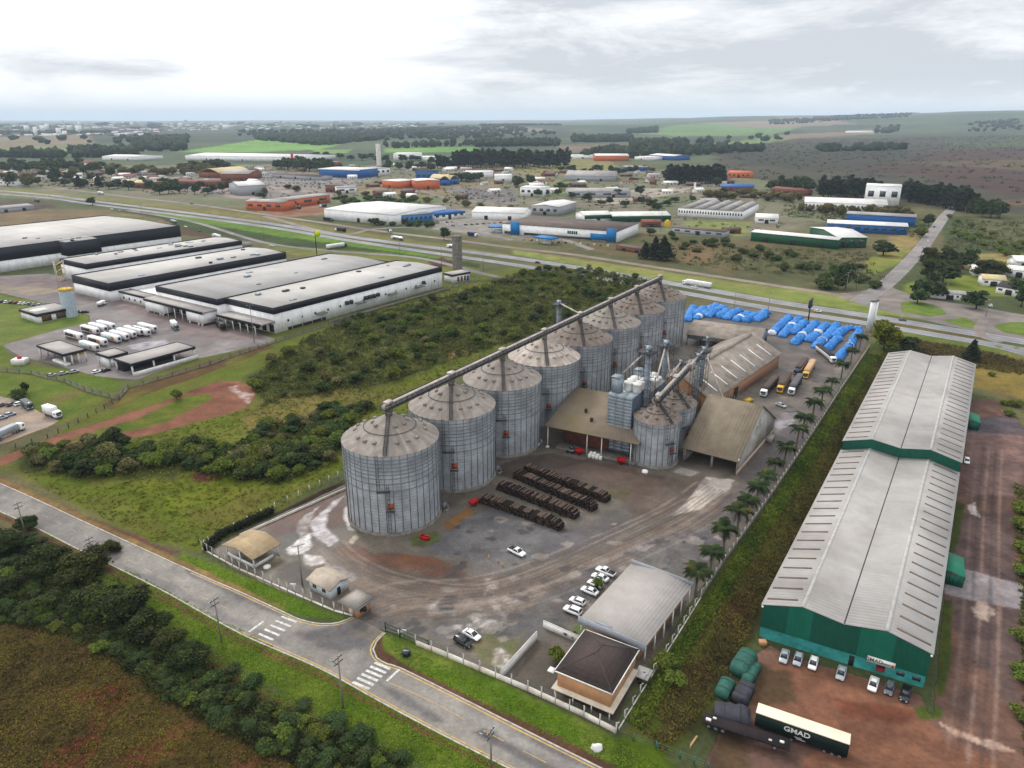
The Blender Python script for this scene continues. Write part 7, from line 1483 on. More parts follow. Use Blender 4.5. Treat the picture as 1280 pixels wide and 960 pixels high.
tiny('white', (1238, 383), 1.2, 'white car by the junction at the right', 'cars at the junction'); tiny('grey', (1128, 401), -.4, 'grey car on the highway right of the sign tower', 'cars on the highway'); tiny('white', (975, 282), 0, 'white car beside the small white gabled store', 'cars by the white store')
# ---- lorries
def truck(label, p, rot, cabc, bodyc, L_=11.0, H_=3.9, kind='box', topc=None, group=None, tractor=True, W_=2.5, name='lorry', z0=1.15, panel=None):
 t = thing(name, label, 'trailer' if not tractor else 'lorry', p, rot, group)
 bm_ = MAT('truck_body_' + bodyc, C(*PAINTS.get(bodyc, (60, 60, 64))), 0.6, var=.1, dirt=(.12, .1, .09), dirtamt=.35)
 x1 = 0.0; xr = -L_
 mb = MB(); mb.box(xr + .3, -.5, .75, 2.4 if tractor else x1, .5, 1.05); mb.obj('chassis', M_BLACK, t)
 if kind == 'box': MB().bbox(xr, -W_ / 2, z0, x1, W_ / 2, H_, .06).obj('cargo_box', bm_, t)
 elif kind == 'tank':
  mb = MB(); n = 16
  mb.loft([[(x, q * 1.2 * math.cos(2 * PI * i / n), 2.35 + q * 1.2 * math.sin(2 * PI * i / n)) for i in range(n)] for x, q in ((xr, .3), (xr + .3, .95), (xr + .5, 1), (x1 - .5, 1), (x1 - .3, .95), (x1, .3))], 0, True, True); mb.obj('tank', MAT('tank_steel', C(206, 210, 214), .3, .6), t, smooth=True)
 else:
  tm = MAT('tarp_' + (topc or 'grey'), C(*dict(grey=(120, 118, 122), brown=(112, 96, 88), beige=(206, 172, 140), dark=(70, 72, 80)).get(topc or 'grey')), .9, var=.15, dirt=(.1, .09, .08), dirtamt=.3)
  MB().bbox(xr, -W_ / 2, z0, x1, W_ / 2, H_ - .35, .04).obj('cargo_body', bm_, t)
  mb = MB(); mb.loft([[(x, y, z) for y, z in ((-W_ / 2 - .04, H_ - .8), (-W_ / 2 - .04, H_ - .33), (-W_ / 4, H_ - .08), (W_ / 4, H_ - .08), (W_ / 2 + .04, H_ - .33), (W_ / 2 + .04, H_ - .8))] for x in np.linspace(xr - .05, x1 + .05, 6)], 0, True, True); mb.obj('tarp', tm, t)
 if panel: 
  for sy in (-1, 1):
   MB().box(xr + .8, sy * (W_ / 2 + .005), 1.7, xr + L_ * .62, sy * (W_ / 2 + .03), 3.3).obj('side_panel', MAT('panel_' + panel, C(*dict(brown=(96, 72, 64), black=(44, 40, 42), pale=(196, 212, 214)).get(panel)), .6, var=.2), t)
   MB().box(xr + L_ * .64, sy * (W_ / 2 + .005), 1.7, xr + L_ * .8, sy * (W_ / 2 + .03), 3.3).obj('orange_panel', MAT('panel_orange', C(206, 128, 60), .6, var=.2), t)
  MB().box(x1 + .005, -.5, 2.2, x1 + .5, .5, 3.3).obj('cooling_unit', M_BLACK, t)
 wx = [xr + 1.2, xr + 2.5, xr + 3.8]
 if tractor:
  cm = CAR(cabc, PAINTS[cabc])
  mb = MB(); mb.loft([[(x, -1.22, .75), (x, 1.22, .75), (x, 1.25, 1.2), (x, 1.22 if z > 2 else 1.25, z - .2), (x, 1.05, z), (x, -1.05, z), (x, -1.22, z - .2), (x, -1.25, 1.2)] for x, z in ((.35, 2.95), (.5, 3.1), (1.6, 3.05), (2.25, 2.9), (2.45, 2.7))], 0, True, True); mb.obj('cab', cm, t)
  MB().loft([[(2.46, -1.0, 1.75), (2.46, 1.0, 1.75), (2.40, .95, 2.6), (2.40, -.95, 2.6)], [(2.52, -1.0, 1.75), (2.52, 1.0, 1.75), (2.46, .95, 2.6), (2.46, -.95, 2.6)]], 0, True, True).obj('windscreen', M_GLASS, t)
  for sy in (-1, 1): MB().box(1.3, sy * 1.255, 1.8, 2.1, sy * 1.275, 2.5).obj('side_window', M_GLASS, t); MB().box(2.42, sy * .75 - .22, .95, 2.5, sy * .75 + .22, 1.2).obj('headlight', M_LAMP, t)
  MB().box(2.43, -.7, 1.2, 2.5, .7, 1.6).obj('grille', M_BLACK, t); MB().box(2.3, -1.2, .45, 2.55, 1.2, .9).obj('bumper', M_GALV2 if cabc == 'white' else cm, t)
  wx += [-.9, 1.5]
 else: MB().box(-2.2, -.9, 0, -2.0, -.7, 1.0).obj('landing_leg', M_STEEL, t); MB().box(-2.2, .7, 0, -2.0, .9, 1.0).obj('landing_leg', M_STEEL, t)
 add_wheels(t, WH_TRUCK, [(x, y, .52) for x in wx for y in (-1.02, 1.02)]); return t
def aim(px, tow, h=0): p = P(*px); q = P(*tow); return p, math.atan2(q[1] - p[1], q[0] - p[0])
def yt(label, nose, tail, cab, body, top, kind='open', H=3.7, **k):
 p, rt = aim(nose, tail); q = P(*tail); L_ = math.dist(p[:2], q[:2]) - 2.6; d = Vector((p[0] - q[0], p[1] - q[1], 0)).normalized(); loc = Vector(p) - d * 2.6
 return truck(label, loc, math.atan2(d.y, d.x), cab, body, L_=max(6, min(L_, 17)), kind=kind, topc=top, H_=H, group=k.pop('group', 'lorries waiting in the works yard'), **k)
yt('white lorry with a dark covered body, closest to the grain store wall', (953, 497), (972, 476), 'white', 'black', 'brown', H=3.9)
yt('yellow lorry with a tan cover, second from the grain store wall', (974, 492), (992, 465), 'yellow', 'beige', 'brown')
yt('white lorry with a long grey cover in front of the yellow ones', (988, 495), (1006, 466), 'white', 'black', 'grey', H=3.9)
yt('blue and white lorry half hidden behind the others', (995, 470), (1006, 456), 'navy', 'beige', 'brown')
yt('yellow lorry with a peach-coloured cover, rightmost of the group', (1006, 474), (1018, 454), 'yellow', 'beige', 'beige')
yt('white-cabbed tipper lorry standing by the blue stacks', (1042, 455), (1020, 437), 'white', 'white', 'dark')
# distribution centre trailers
TR = [((83, 421), (105, 417), 'brown'), ((104, 425), (134, 434), 'brown'), ((94, 428), (124, 439), 'pale')]
di = e1
_ta = G(105, 425); _tb = G(133, 433)
def trailer(label, px, panel, ln=14.0):
 p = P(*px); a = math.atan2(_tb[1] - _ta[1], _tb[0] - _ta[0]); return truck(label, p, a, 'white', 'white', L_=ln, H_=4.0, kind='box', tractor=False, name='reefer_trailer', panel=panel, group='white refrigerated trailers parked in the loading yard')
TL = ['white trailer in front of the others, nearest the gate canopy', 'white trailer with a dark panel, front left of the parked block', 'white trailer with a dark panel at the left end of the parked block', 'pale-sided trailer at the front of the middle row', 'white trailer second in the middle row', 'white trailer third in the middle row', 'white trailer at the right of the middle row', 'dark-panelled trailer in the right-hand row', 'white trailer at the right end of the whole block', 'white trailer at the back left of the block', 'white trailer at the back middle of the block', 'white trailer at the back right of the block']
for (px, pn), lb in zip((((123, 441), 'pale'), ((133, 434), 'brown'), ((103, 427), 'brown'), ((150, 430), 'pale'), ((160, 427), 'pale'), ((169, 424), 'pale'), ((178, 421), 'pale'), ((187, 421.5), 'brown'), ((195, 417), 'pale'), ((123, 420), 'brown'), ((133, 417), 'pale'), ((143, 414), 'pale')), TL): trailer(lb, px, pn)
p, rt = aim((220, 412), (206, 398)); truck('white box lorry with a grey cab driving across the loading yard', p, rt + PI, 'grey', 'white', L_=7, H_=3.9, group='lorries in the loading yard')
p = P(280, 414); truck('dark trailer with an orange mark backed under the dock canopy', p, math.atan2(-e1.y, -e1.x) + 1.2, 'white', 'black', L_=13, H_=4, tractor=False, name='reefer_trailer', panel='black')
p, rt = aim((128, 382), (140, 377)); truck('small white and red van near the low office block', p, rt, 'white', 'white', L_=3.5, H_=2.8, W_=2.2)
p, rt = aim((70, 522), (52, 516)); truck('white box lorry at the end of the lower left car park', p, rt + PI, 'white', 'white', L_=6, H_=4.2)
p, rt = aim((22, 540), (4, 548)); truck('long white lorry at the bottom of the lower left car park', p, rt + PI, 'white', 'silver', L_=11, H_=3.4)
p, rt = aim((36, 511), (28, 505)); truck('grey covered van in the lower left car park', p, rt + PI, 'grey', 'grey', L_=5, H_=3.0, W_=2.3)
# highway traffic
def hwt(label, px, tow, cab, body, kind='box', top=None, L_=14, H_=3.9, off=0): p, rt = aim(px, tow); return truck(label, p, rt, cab, body, L_=L_, kind=kind, topc=top, H_=H_, group='lorries on and beside the highway')
hwt('white articulated lorry on the highway behind the last silo', (858, 356), (840, 353), 'white', 'white', L_=18)
hwt('dark-bodied lorry on the highway left of the tankers', (422, 289), (415, 288), 'white', 'black', 'open', 'dark', L_=12)
hwt('silver tanker lorry on the highway near the junction with the works street', (492, 299), (485, 297.7), 'white', 'white', 'tank', L_=14)
hwt('white tanker lorry on the highway right of the concrete water tower', (562, 310), (555, 309), 'white', 'white', 'tank', L_=11)
hwt('white lorry coming down from the works street to the highway', (488, 291), (491, 293), 'white', 'grey', L_=9)
hwt('dark lorry on the frontage road before the dirty-white factory', (414, 277), (420, 278), 'black', 'black', 'open', 'dark', L_=14)
hwt('white trailer lorry on the lower road by the highway bridge', (430, 309), (437, 308), 'black', 'white', L_=17, H_=4)
hwt('white coach-like lorry on the lower road beside the white halls', (268, 297), (258, 294), 'white', 'white', L_=14)
hwt('blue covered lorry on the frontage road right of the water tower', (594, 296), (600, 297), 'white', 'blue', L_=10)
hwt('long grey lorry on the lower road left of the white halls', (215, 278), (207, 276), 'grey', 'silver', L_=11, H_=3)
hwt('white lorry on the far frontage road at the left', (128, 243), (136, 244), 'white', 'white', L_=12)
hwt('dark covered lorry at the left edge below the highway', (45, 252), (36, 250), 'black', 'grey', L_=12)
# yellow-green lorry by the orange row
hwt('green and yellow lorry before the orange warehouse', (372, 261), (366, 260), 'yellow', 'grey', L_=7); hwt('white van-like lorry at the end of the orange warehouse', (402, 259), (396, 259.5), 'white', 'blue', L_=7, H_=3.2)
# ================================================================== goods before the green warehouse: long trailer, flatbed, covered loads
T0, T1 = Vector(P(942, 912)), Vector(P(1058, 950)); d = (T1 - T0).normalized(); Lt = (T1 - T0).length
t = thing('curtain_trailer', 'long dark green trailer with a cream roof and white lettering', 'trailer', T0, math.atan2(d.y, d.x))
M_DG = MAT('dark_green_curtain', C(16, 62, 56), .7, var=.1, dirt=C(10, 44, 40), dirtamt=.4); M_CR = MAT('cream_tarp', C(232, 218, 196), .8, var=.08, dirt=C(206, 188, 164), dirtamt=.4)
bx_ = MB().box(0, 0, 1.1, Lt, 2.6, 4.1).obj('curtain_side', M_DG, t); MB().bbox(-.05, -.05, 4.1, Lt + .05, 2.65, 4.3, .06).obj('cream_roof', M_CR, t)
MB().box(.2, .4, .7, Lt - .2, 2.2, 1.05).obj('chassis', M_BLACK, t)
text_obj('lettering', 'GMAD', 1.5, M_WHITE, bx_, (Lt * .46, -.02, 2.85), (PI / 2, 0, 0), xs=1.05)
for k, (x0, x1) in enumerate(((.44, .52), (.46, .56))): MB().box(Lt * x0, -.02, 1.65 - k * .32, Lt * x1, -.005, 1.78 - k * .32).obj('small_line', M_WHITE, bx_)
add_wheels(t, WH_TRUCK, [(x, y, .52) for x in (Lt - 1.2, Lt - 2.5, Lt - 3.8, Lt - 9.5) for y in (.35, 2.25)])
F0_, F1_ = Vector(P(877, 909)), Vector(P(985, 948)); d = (F1_ - F0_).normalized(); Lf = (F1_ - F0_).length
t = thing('flatbed_trailer', 'empty dark flatbed trailer with scraps on its deck', 'trailer', F0_, math.atan2(d.y, d.x))
MB().box(0, 0, 1.15, Lf, 2.6, 1.4).obj('deck', MAT('dark_deck', C(66, 54, 56), .9, var=.3), t); MB().box(.3, .5, .6, Lf - .3, 2.1, 1.12).obj('chassis', M_BLACK, t)
for x in np.linspace(.3, Lf - .3, 9): MB().box(x - .06, -.06, .9, x + .06, -.005, 1.45).obj('side_bracket', M_STEEL, t)
add_wheels(t, WH_TRUCK, [(x, y, .52) for x in (1.2, 2.5, 3.8, Lf - 2.5) for y in (.35, 2.25)])
for x, y, s_ in ((1.0, .8, .5), (2.0, 1.7, .35), (Lf - 1.4, 1.2, .4), (Lf - 3.4, .8, .3)): MB().bbox(x - s_, y - s_ * .6, 1.41, x + s_, y + s_ * .6, 1.41 + s_ * .8, .1).obj('scrap', M_WHITE, t)
def covered(label, a, b, w_, h, mat, gab=False, sag=.24, legs=True):
 A_, B_ = Vector(P(*a)), Vector(P(*b)); d = (B_ - A_).normalized(); L_ = (B_ - A_).length; t = thing('covered_load', label, 'covered load', A_, math.atan2(d.y, d.x), 'tarpaulined loads in the corner of the dirt yard')
 rr = random.Random(int(a[0])); mb = MB(); n = 8
 for k in range(n): pass
 rg = []
 for k in range(n):
  x = L_ * k / (n - 1); e = .9 if k in (0, n - 1) else 1
  hh = h * (e - rr.uniform(0, sag))
  rg.append([(x, -w_ / 2 * 1.05 + rr.uniform(-.1, .1), .15), (x, -w_ / 2 * e + rr.uniform(-.08, .08), hh * .55), (x, -w_ / 2 * e * .92, hh * (.86 if gab else .96)), (x, -w_ * .15, hh * (1.0 if gab else .99)), (x, w_ * .15, hh * (1.0 if gab else .99)), (x, w_ / 2 * e * .92, hh * (.86 if gab else .96)), (x, w_ / 2 * e + rr.uniform(-.08, .08), hh * .55), (x, w_ / 2 * 1.05, .15)])
 mb.loft(rg, 0, True, True); mb.obj('tarpaulin', mat, t)
 for k in (2, 5):
  mb = MB()
  for i in range(7): mb.bar(Vector(rg[k][i]) * 1.0 + Vector((0, 0, .03)), Vector(rg[k][i + 1]) + Vector((0, 0, .03)), .07, .05)
  mb.obj('strap', M_BLACK, t)
 return t
M_TG = MAT('green_tarp', C(70, 122, 108), .8, var=.18, vs=1.5, dirt=C(52, 96, 84), dirtamt=.6, dscale=.8, bump=.1); M_TK = MAT('grey_tarp', C(88, 88, 98), .8, var=.18, vs=1.5, dirt=C(62, 62, 70), dirtamt=.6, dscale=.8, bump=.1)
covered('taller green tarpaulined load nearest the warehouse corner', (920, 846), (936, 822), 3.7, 2.7, M_TG, True)
covered('narrow low green tarpaulined strip beside the taller green load', (931, 858), (945, 836), 2.2, 2.4, M_TG)
covered('rounded green tarpaulined load left of the grey ones', (900, 874), (910, 854), 2.8, 2.2, M_TG, True)
covered('dark grey tarpaulined load between the green ones', (922, 882), (934, 860), 3.2, 2.3, M_TK)
covered('largest dark grey tarpaulined load behind the flatbed', (892, 894), (936, 907), 4.0, 2.6, M_TK)
# ================================================================== blue tarpaulin stacks in the far corner of the works yard
M_TB = MAT('blue_tarp', C(34, 136, 226), .5, var=.3, vs=.7, dirt=C(120, 176, 226), dirtamt=.7, dscale=.7, bump=.3); M_TW = MAT('white_tarp', C(214, 216, 220), .7, var=.1, vs=.9, bump=.2)
BT = [((964, 419), (987, 398), 5.5, 1), ((977, 422), (1000, 399), 5.5, 1), ((990, 418), (1007, 404), 5.5, 0), ((992, 431), (1011, 414), 5.5, 1), ((1012, 413), (1021, 405), 5.5, 0), ((1010, 428), (1021, 419), 6, 0), ((1022, 417), (1034, 406.5), 5.5, 1), ((1019, 436), (1035, 420), 5.5, 1), ((1036, 419), (1046, 409), 5.5, 0), ((1044, 422), (1056, 413), 6, 0), ((1034, 438), (1042, 430), 5, 0), ((1041, 430), (1049, 425), 5, 0), ((1057, 412), (1066, 412), 4, 0), ((1067, 412), (1078, 413), 4, 0), ((1064, 430), (1074, 416), 4.5, 1), ((1057, 440), (1066, 430), 4.5, 1), ((1046, 452), (1055, 441), 5, 0),
      ((859, 402), (867, 386), 6, 0), ((867, 396), (880, 387), 6, 0), ((869, 400), (878, 395), 5, 1), ((880, 395), (890, 389), 6, 0), ((895, 390), (905, 386), 6, 0), ((899, 398), (910, 389), 6, 0), ((907, 400), (919, 391), 6, 0), ((929, 397), (938, 393), 6, 0), ((884, 397), (896, 390), 6, 0), ((914, 394), (926, 389), 6, 0), ((919, 402), (931, 396), 6, 1), ((884, 388), (897, 384), 6, 0), ((948, 396), (959, 391), 6, 0), ((931, 403), (944, 395), 6, 0), ((944, 402), (957, 395), 6, 0)]
BL = 'crumpled blue tarpaulin stack '
for i, (a, b, w_, wh) in enumerate(BT):
 A_, B_ = Vector(P(*a)), Vector(P(*b)); d = (B_ - A_).normalized(); L_ = max(4, (B_ - A_).length); rr = random.Random(i); w_ *= .86
 lb = BL + ('with a white sheet, in the open part of the yard' if wh and i < 17 else 'in the open part of the yard by the sign tower' if i < 17 else 'with a white sheet behind the low open shed' if wh else 'behind the low open shed by the highway')
 t = thing('tarpaulin_stack', lb, 'covered stack', A_, math.atan2(d.y, d.x), 'blue tarpaulin stacks in the yard corner'); mb = MB(); n = max(7, int(L_ / .8)); rg = []; m_ = 11
 for k in range(n):
  x = L_ * k / (n - 1); q = math.sin(PI * min(1, max(.12, (k + .6) / 2.2 if k < n / 2 else (n - k - .4) / 2.2) / 1) * .5) if (k < 2 or k > n - 3) else 1; lump = .76 + .2 * math.sin(x * 2.6 + i) + rr.uniform(-.14, .14)
  rg.append([(x + rr.uniform(-.15, .15), w_ / 2 * math.cos(PI * j / (m_ - 1)) * (.72 + .28 * q) * (.94 + .1 * math.sin(x * 2.6 + i) + rr.uniform(-.08, .08)), max(0, 3.1 * q * lump * (math.sin(PI * j / (m_ - 1)) ** .6) + rr.uniform(-.22, .22))) for j in range(m_)])
 mb.loft(rg, 0, True, True); mb.obj('tarpaulin', M_TB, t)
 if wh:
  mb = MB(); ks = rg[n // 2 - 1:n // 2 + 2] if i % 2 else rg[0:2]
  mb.loft([[(x, y * 1.03, z * 1.03 + .05) for x, y, z in r_] for r_ in ks], 0, True, True); mb.obj('white_sheet', M_TW, t)
# ================================================================== fences and walls
M_POST = MAT('concrete_post', C(206, 202, 194), .85, var=.15, dirt=C(140, 130, 118), dirtamt=.5)
M_WIRE = MAT('fence_wire', C(128, 128, 124), .6, .3)
M_LOWW = MAT('low_wall', C(226, 222, 214), .85, var=.15, vs=.6, dirt=C(190, 150, 110), dirtamt=.6, dscale=.3)
def fence(name, label, pts, spacing=2.9, h=2.3, wall=0.0, bent=True, postm=None, wallm=None, wires=4, tube=.04):
 l = [Vector(P(*q)) for q in pts]; t = thing(name, label, 'fence', l[0]); o = l[0]; mb = MB(); s = spacing; posts = []
 for a, b in zip(l[:-1], l[1:]):
  n = max(1, round((b - a).length / spacing))
  for k in range(n): posts.append((a.lerp(b, k / n), (b - a).normalized()))
 posts.append((l[-1], (l[-1] - l[-2]).normalized()))
 pm = MB(); pm.box(-.11, -.11, 0, .11, .11, h)
 if bent: pm.bar((0, 0, h - .05), (-.1, .45, h + .45), .14, .14)
 me = pm.mesh('post', [postm or M_POST])
 if len(posts) > 100: posts = [posts[int(i)] for i in np.linspace(0, len(posts) - 1, 100)]
 for p, d in posts: q = bpy.data.objects.new('post', me); link(q, t); q.location = p - o; q.rotation_euler = (0, 0, math.atan2(d.y, d.x) + PI)
 mb = MB()
 for (p, d), (q, d2) in zip(posts[:-1], posts[1:]):
  for z in np.linspace(wall + .3, h - .1, wires): mb.bar(p - o + Vector((0, 0, z)), q - o + Vector((0, 0, z)), tube, tube)
 if wires: mb.obj('wire', M_WIRE, t)
 if wall:
  mb = MB()
  for a, b in zip(l[:-1], l[1:]): mb.bar(a - o + Vector((0, 0, wall / 2 - .15)), b - o + Vector((0, 0, wall / 2 - .15)), .2, wall + .3)
  mb.obj('low_wall', wallm or M_LOWW, t)
 return t
fence('post_fence', 'white concrete post fence with low kerb along the upper road, left of the gate', [(262, 683), (253, 686), (266, 694), (300, 712), (340, 730), (390, 752), (418, 764), (441, 770)], 2.9, 2.4, .35)
fence('post_fence', 'concrete post fence with wires running up the scrub edge to the first silo', [(256, 684), (276, 670), (310, 654), (360, 628), (400, 608), (434, 592)], 4.2, 2.2, 0, bent=False)
fence('post_fence', 'white post fence on a rust-stained low wall, right of the gate', [(520, 806), (560, 822), (600, 839), (660, 864), (730, 896), (770, 917)], 3.4, 2.6, 1.25)
fence('post_fence', 'white post fence on the bank edge between the house and the palms', [(770, 917), (800, 868), (832, 818), (868, 760), (876, 747)], 3.6, 2.4, .25)
fence('palm_wall', 'long low concrete wall with posts beneath the row of palms', [(876, 747), (906, 702), (960, 626), (1010, 552), (1050, 490), (1086, 436)], 3.2, 2.2, 1.4, bent=False, wallm=M_CONC, wires=0)
M_GATE = MAT('green_gate', C(56, 92, 74), .6)
l = [Vector(P(*q)) for q in ((482, 789), (500, 797), (536, 812))]; t = thing('sliding_gate', 'dark green mesh gate beside the yard entrance', 'gate', l[0]); mb = MB(); fb = MB()
for a, b in zip(l[:-1], l[1:]):
 n = int((b - a).length / .28)
 for k in range(n): p = a.lerp(b, k / n) - l[0]; mb.bar(p + Vector((0, 0, .2)), p + Vector((0, 0, 2.2)), .05, .05)
 for z in (.2, 1.2, 2.2): fb.bar(a - l[0] + Vector((0, 0, z)), b - l[0] + Vector((0, 0, z)), .12, .12)
mb.obj('bars', M_GATE, t); fb.obj('frame', M_GATE, t)
for q in l: MB().bar(q - l[0], q - l[0] + Vector((0, 0, 2.5)), .2, .2).obj('post', M_GATE, t)
def wall(label, a, b, h, mat, w_=.22, name='garden_wall'):
 A_, B_ = Vector(P(*a)), Vector(P(*b)); t = thing(name, label, 'wall', A_); MB().bar(Vector((0, 0, h / 2 - .1)), B_ - A_ + Vector((0, 0, h / 2 - .1)), w_, h + .2).obj('panel', mat, t); MB().bar(Vector((0, 0, h + .12)), B_ - A_ + Vector((0, 0, h + .12)), w_ + .08, .06).obj('coping', M_POST, t)
M_WW = MAT('rendered_wall', C(226, 224, 220), .85, var=.08, dirt=C(186, 176, 166), dirtamt=.5, dscale=.4)
wall('white wall between the parked cars and the house garden', (626, 849), (671, 799), 2.0, M_WW); wall('white wall between the garden and the office car row', (679, 784), (729, 806), 1.7, M_WW)
wall('pale kerb wall below the scrub fence by the first silo', (300, 670), (434, 611), .45, M_LOWW, .35, 'kerb_wall')
t = fence('security_fence', 'long grey fence on a pale base round the distribution centre', [(-20, 462), (40, 468), (82, 478), (106, 489), (148, 500), (160, 486), (250, 460), (345, 428), (440, 397), (520, 372), (600, 350)], 6.0, 2.4, .5, bent=False, postm=M_WIRE, wallm=M_CONC, wires=5, tube=.09)
fence('mesh_fence', 'low teal mesh fence at the bottom of the bank', [(772, 916), (792, 926), (820, 936), (850, 948), (885, 962)], 3.0, 1.7, 0, bent=False, postm=MAT('teal_post', C(72, 138, 130), .7), wires=3)
fence('wire_fence', 'wire fence below the lawn of the distribution centre', [(20, 560), (60, 548), (110, 522), (150, 500)], 4.5, 1.8, 0, bent=False, postm=MAT('dark_post', C(82, 78, 70), .8), wires=4)
# ================================================================== poles
M_POLE = MAT('pole_concrete', C(150, 142, 132), .85, var=.15)
def top_h(p, top):
 lo, hi = 1, 60
 for _ in range(40):
  m = (lo + hi) / 2; z = p[2] + m; d = p[1] * math.cos(PITCH) - (z - CAMH) * math.sin(PITCH); u = p[1] * math.sin(PITCH) + (z - CAMH) * math.cos(PITCH)
  if 480 - FPX * u / d > top: lo = m
  else: hi = m
 return lo
def pole(label, base, top, rot, kind='power', group=None):
 p = P(*base); h = top_h(p, top); t = thing('utility_pole' if kind == 'power' else 'lamp_post', label, 'pole', p, rot, group)
 MB().tube((0, 0, -.2), (0, 0, h), .2, 8, 0, .12).obj('post', M_POLE, t)
 if kind == 'power':
  for z in (h - .4, h - 1.5): MB().box(-1.1, -.08, z - .07, 1.1, .08, z + .07).obj('crossarm', M_STEEL, t)
  ins = MB().lathe(0, 0, [(.03, 0), (.08, .06), (.05, .16), (.08, .22), (.02, .3)], 8).mesh('insulator', [M_WHITE])
  for x in (-1, -.4, .4, 1): o = bpy.data.objects.new('insulator', ins); link(o, t); o.location = (x, 0, h - .33)
  MB().bar((0, 0, h - 2.2), (0, 1.8, h - 1.9), .08, .08).obj('lamp_arm', M_STEEL, t); MB().bbox(-.12, 1.6, h - 1.98, .12, 2.3, h - 1.84, .04).obj('lamp_head', M_GALV2, t)
 else:
  for sx in (-1, 1): MB().bar((0, 0, h - .1), (sx * 1.3, 0, h + .1), .08, .08).obj('lamp_arm', M_STEEL, t); MB().bbox(sx * 1.3 - .3, -.12, h + .04, sx * 1.3 + .3, .12, h + .2, .04).obj('lamp_head', M_GALV2, t)
 return t
RD = math.atan2(-.5, .85)
pole('utility pole on the near road verge at the far left, by the dark trees', (33, 672), 628, RD + PI / 2)
pole('utility pole half hidden behind the dark roadside trees', (118, 704), 672, RD + PI / 2)
pole('utility pole opposite the white weighing hut', (277, 803), 748, RD + PI / 2)
pole('utility pole opposite the zebra crossing at the gate', (429, 885), 820, RD + PI / 2)
pole('utility pole at the bottom edge, nearest the house corner', (614, 962), 912, RD + PI / 2)
pole('grey lamp post in the muddy corner behind the front fence', (378, 731), 682, .4, 'lamp'); pole('lamp post in front of the distribution halls', (318, 428), 382, .4, 'lamp')
pole('small lamp post beside the tipping shed back corner', (917, 505), 494, .4, 'lamp')
for i, (b, tp, lb) in enumerate((((959, 398), 366, 'by the yard end of the low open shed'), ((917, 392), 360, 'behind the blue stacks left of the billboard'), ((1070, 362), 336, 'at the brown field corner by the junction'), ((1232, 396), 374, 'pale one on the junction island at the right'), ((1107, 318), 300, 'beside the dark round tree by the green hall'), ((552, 332), 306, 'left of the concrete water tower'), ((604, 338), 312, 'right of the pump house by the highway'), ((500, 318), 298, 'on the highway bank above the halls'), ((330, 300), 276, 'on the highway bank near the white-backed board'), ((178, 272), 250, 'by the lower road at the bare field'), ((702, 310), 292, 'before the supermarket'), ((826, 290), 262, 'by the brick cabin'), ((1057, 366), 340, 'beside the two dark trees in the brown field'), ((1182, 372), 350, 'by the long low white building'), ((132, 235), 205, 'tall one by the white shop row'), ((151, 235), 212, 'by the terracotta shop row'), ((390, 244), 222, 'by the smoke-grey yard'), ((338, 245), 222, 'by the grey-white hangar'), ((1205, 272), 258, 'at the far end of the side road'), ((1200, 262), 246, 'behind the far end of the side road'))):
 pole('thin grey pole ' + lb, b, tp, .3, 'power' if i in (2, 3, 12) else 'lamp', 'poles along the highway and works streets')
# small things
t = thing('waste_container', 'dark round container on the lawn beside the gate', 'container', P(508, 819)); MB().lathe(0, 0, [(.7, 0), (.9, .3), (.9, 1.0), (.75, 1.1)], 16, cap1=True).obj('drum', M_BLACK, t); MB().box(-.7, -.2, 1.1, .7, .2, 1.25).obj('handle', M_GALV2, t)
t = thing('rubble_bag', 'torn white bag of rubble on the road verge below the house', 'bag', P(746, 936)); mb = MB(); rr = random.Random(3)
mb.loft([[((1.2 - .15 * k) * math.cos(2 * PI * i / 9) * rr.uniform(.7, 1.2), (.9 - .15 * k) * math.sin(2 * PI * i / 9) * rr.uniform(.7, 1.2), .35 * k * rr.uniform(.8, 1.1)) for i in range(9)] for k in range(4)], 0, True, True); mb.obj('sack', M_WHITE, t)
t = thing('small_sign', 'small white sign stand inside the front fence', 'sign', P(367, 738)); MB().box(-.06, -.06, 0, .06, .06, 1.2).obj('post', M_WHITE, t); MB().box(-.7, -.05, 1.1, .7, .05, 2.0).obj('board', M_WHITE, t)
t = thing('gate_sign', 'white sign panel behind the green mesh gate', 'sign', P(503, 797)); MB().box(-.06, -.06, 0, .06, .06, 1.2).obj('post', M_WHITE, t); MB().box(-.9, -.05, 1.0, .9, .05, 2.1).obj('board', M_WHITE, t)
t = thing('timber_piece', 'pale plank lying in the weeds by the flatbed trailer', 'plank', P(866, 928), .9); MB().box(-1.8, -.18, 0, 1.8, .18, .14).obj('board', MAT('pale_timber', C(190, 160, 120), .9), t)
t = thing('round_tank_lid', 'dusty white lid on the soil by the open shelter', 'lid', P(334, 709)); MB().lathe(0, 0, [(.9, 0), (.9, .3), (.3, .5)], 18, cap1=True).obj('cover', M_WHITE, t)
t = thing('brick_heap', 'orange brick heap at the corner of the turquoise wall', 'heap', P(953, 806)); MB().bbox(-.8, -.6, 0, .8, .6, 1.2, .1).obj('pallet_stack', M_ORW, t)
t = thing('yard_tank', 'small white tank house at the left end of the gate canopy', 'tank', P(26, 455)); MB().bbox(-3, -2, 0, 3, 2, 2.6, .1).obj('body', M_WHITE, t); MB().lathe(0, 0, [(.9, 2.6), (.9, 3.6), (.1, 3.8)], 12, cap1=True).obj('red_drum', M_RED, t)
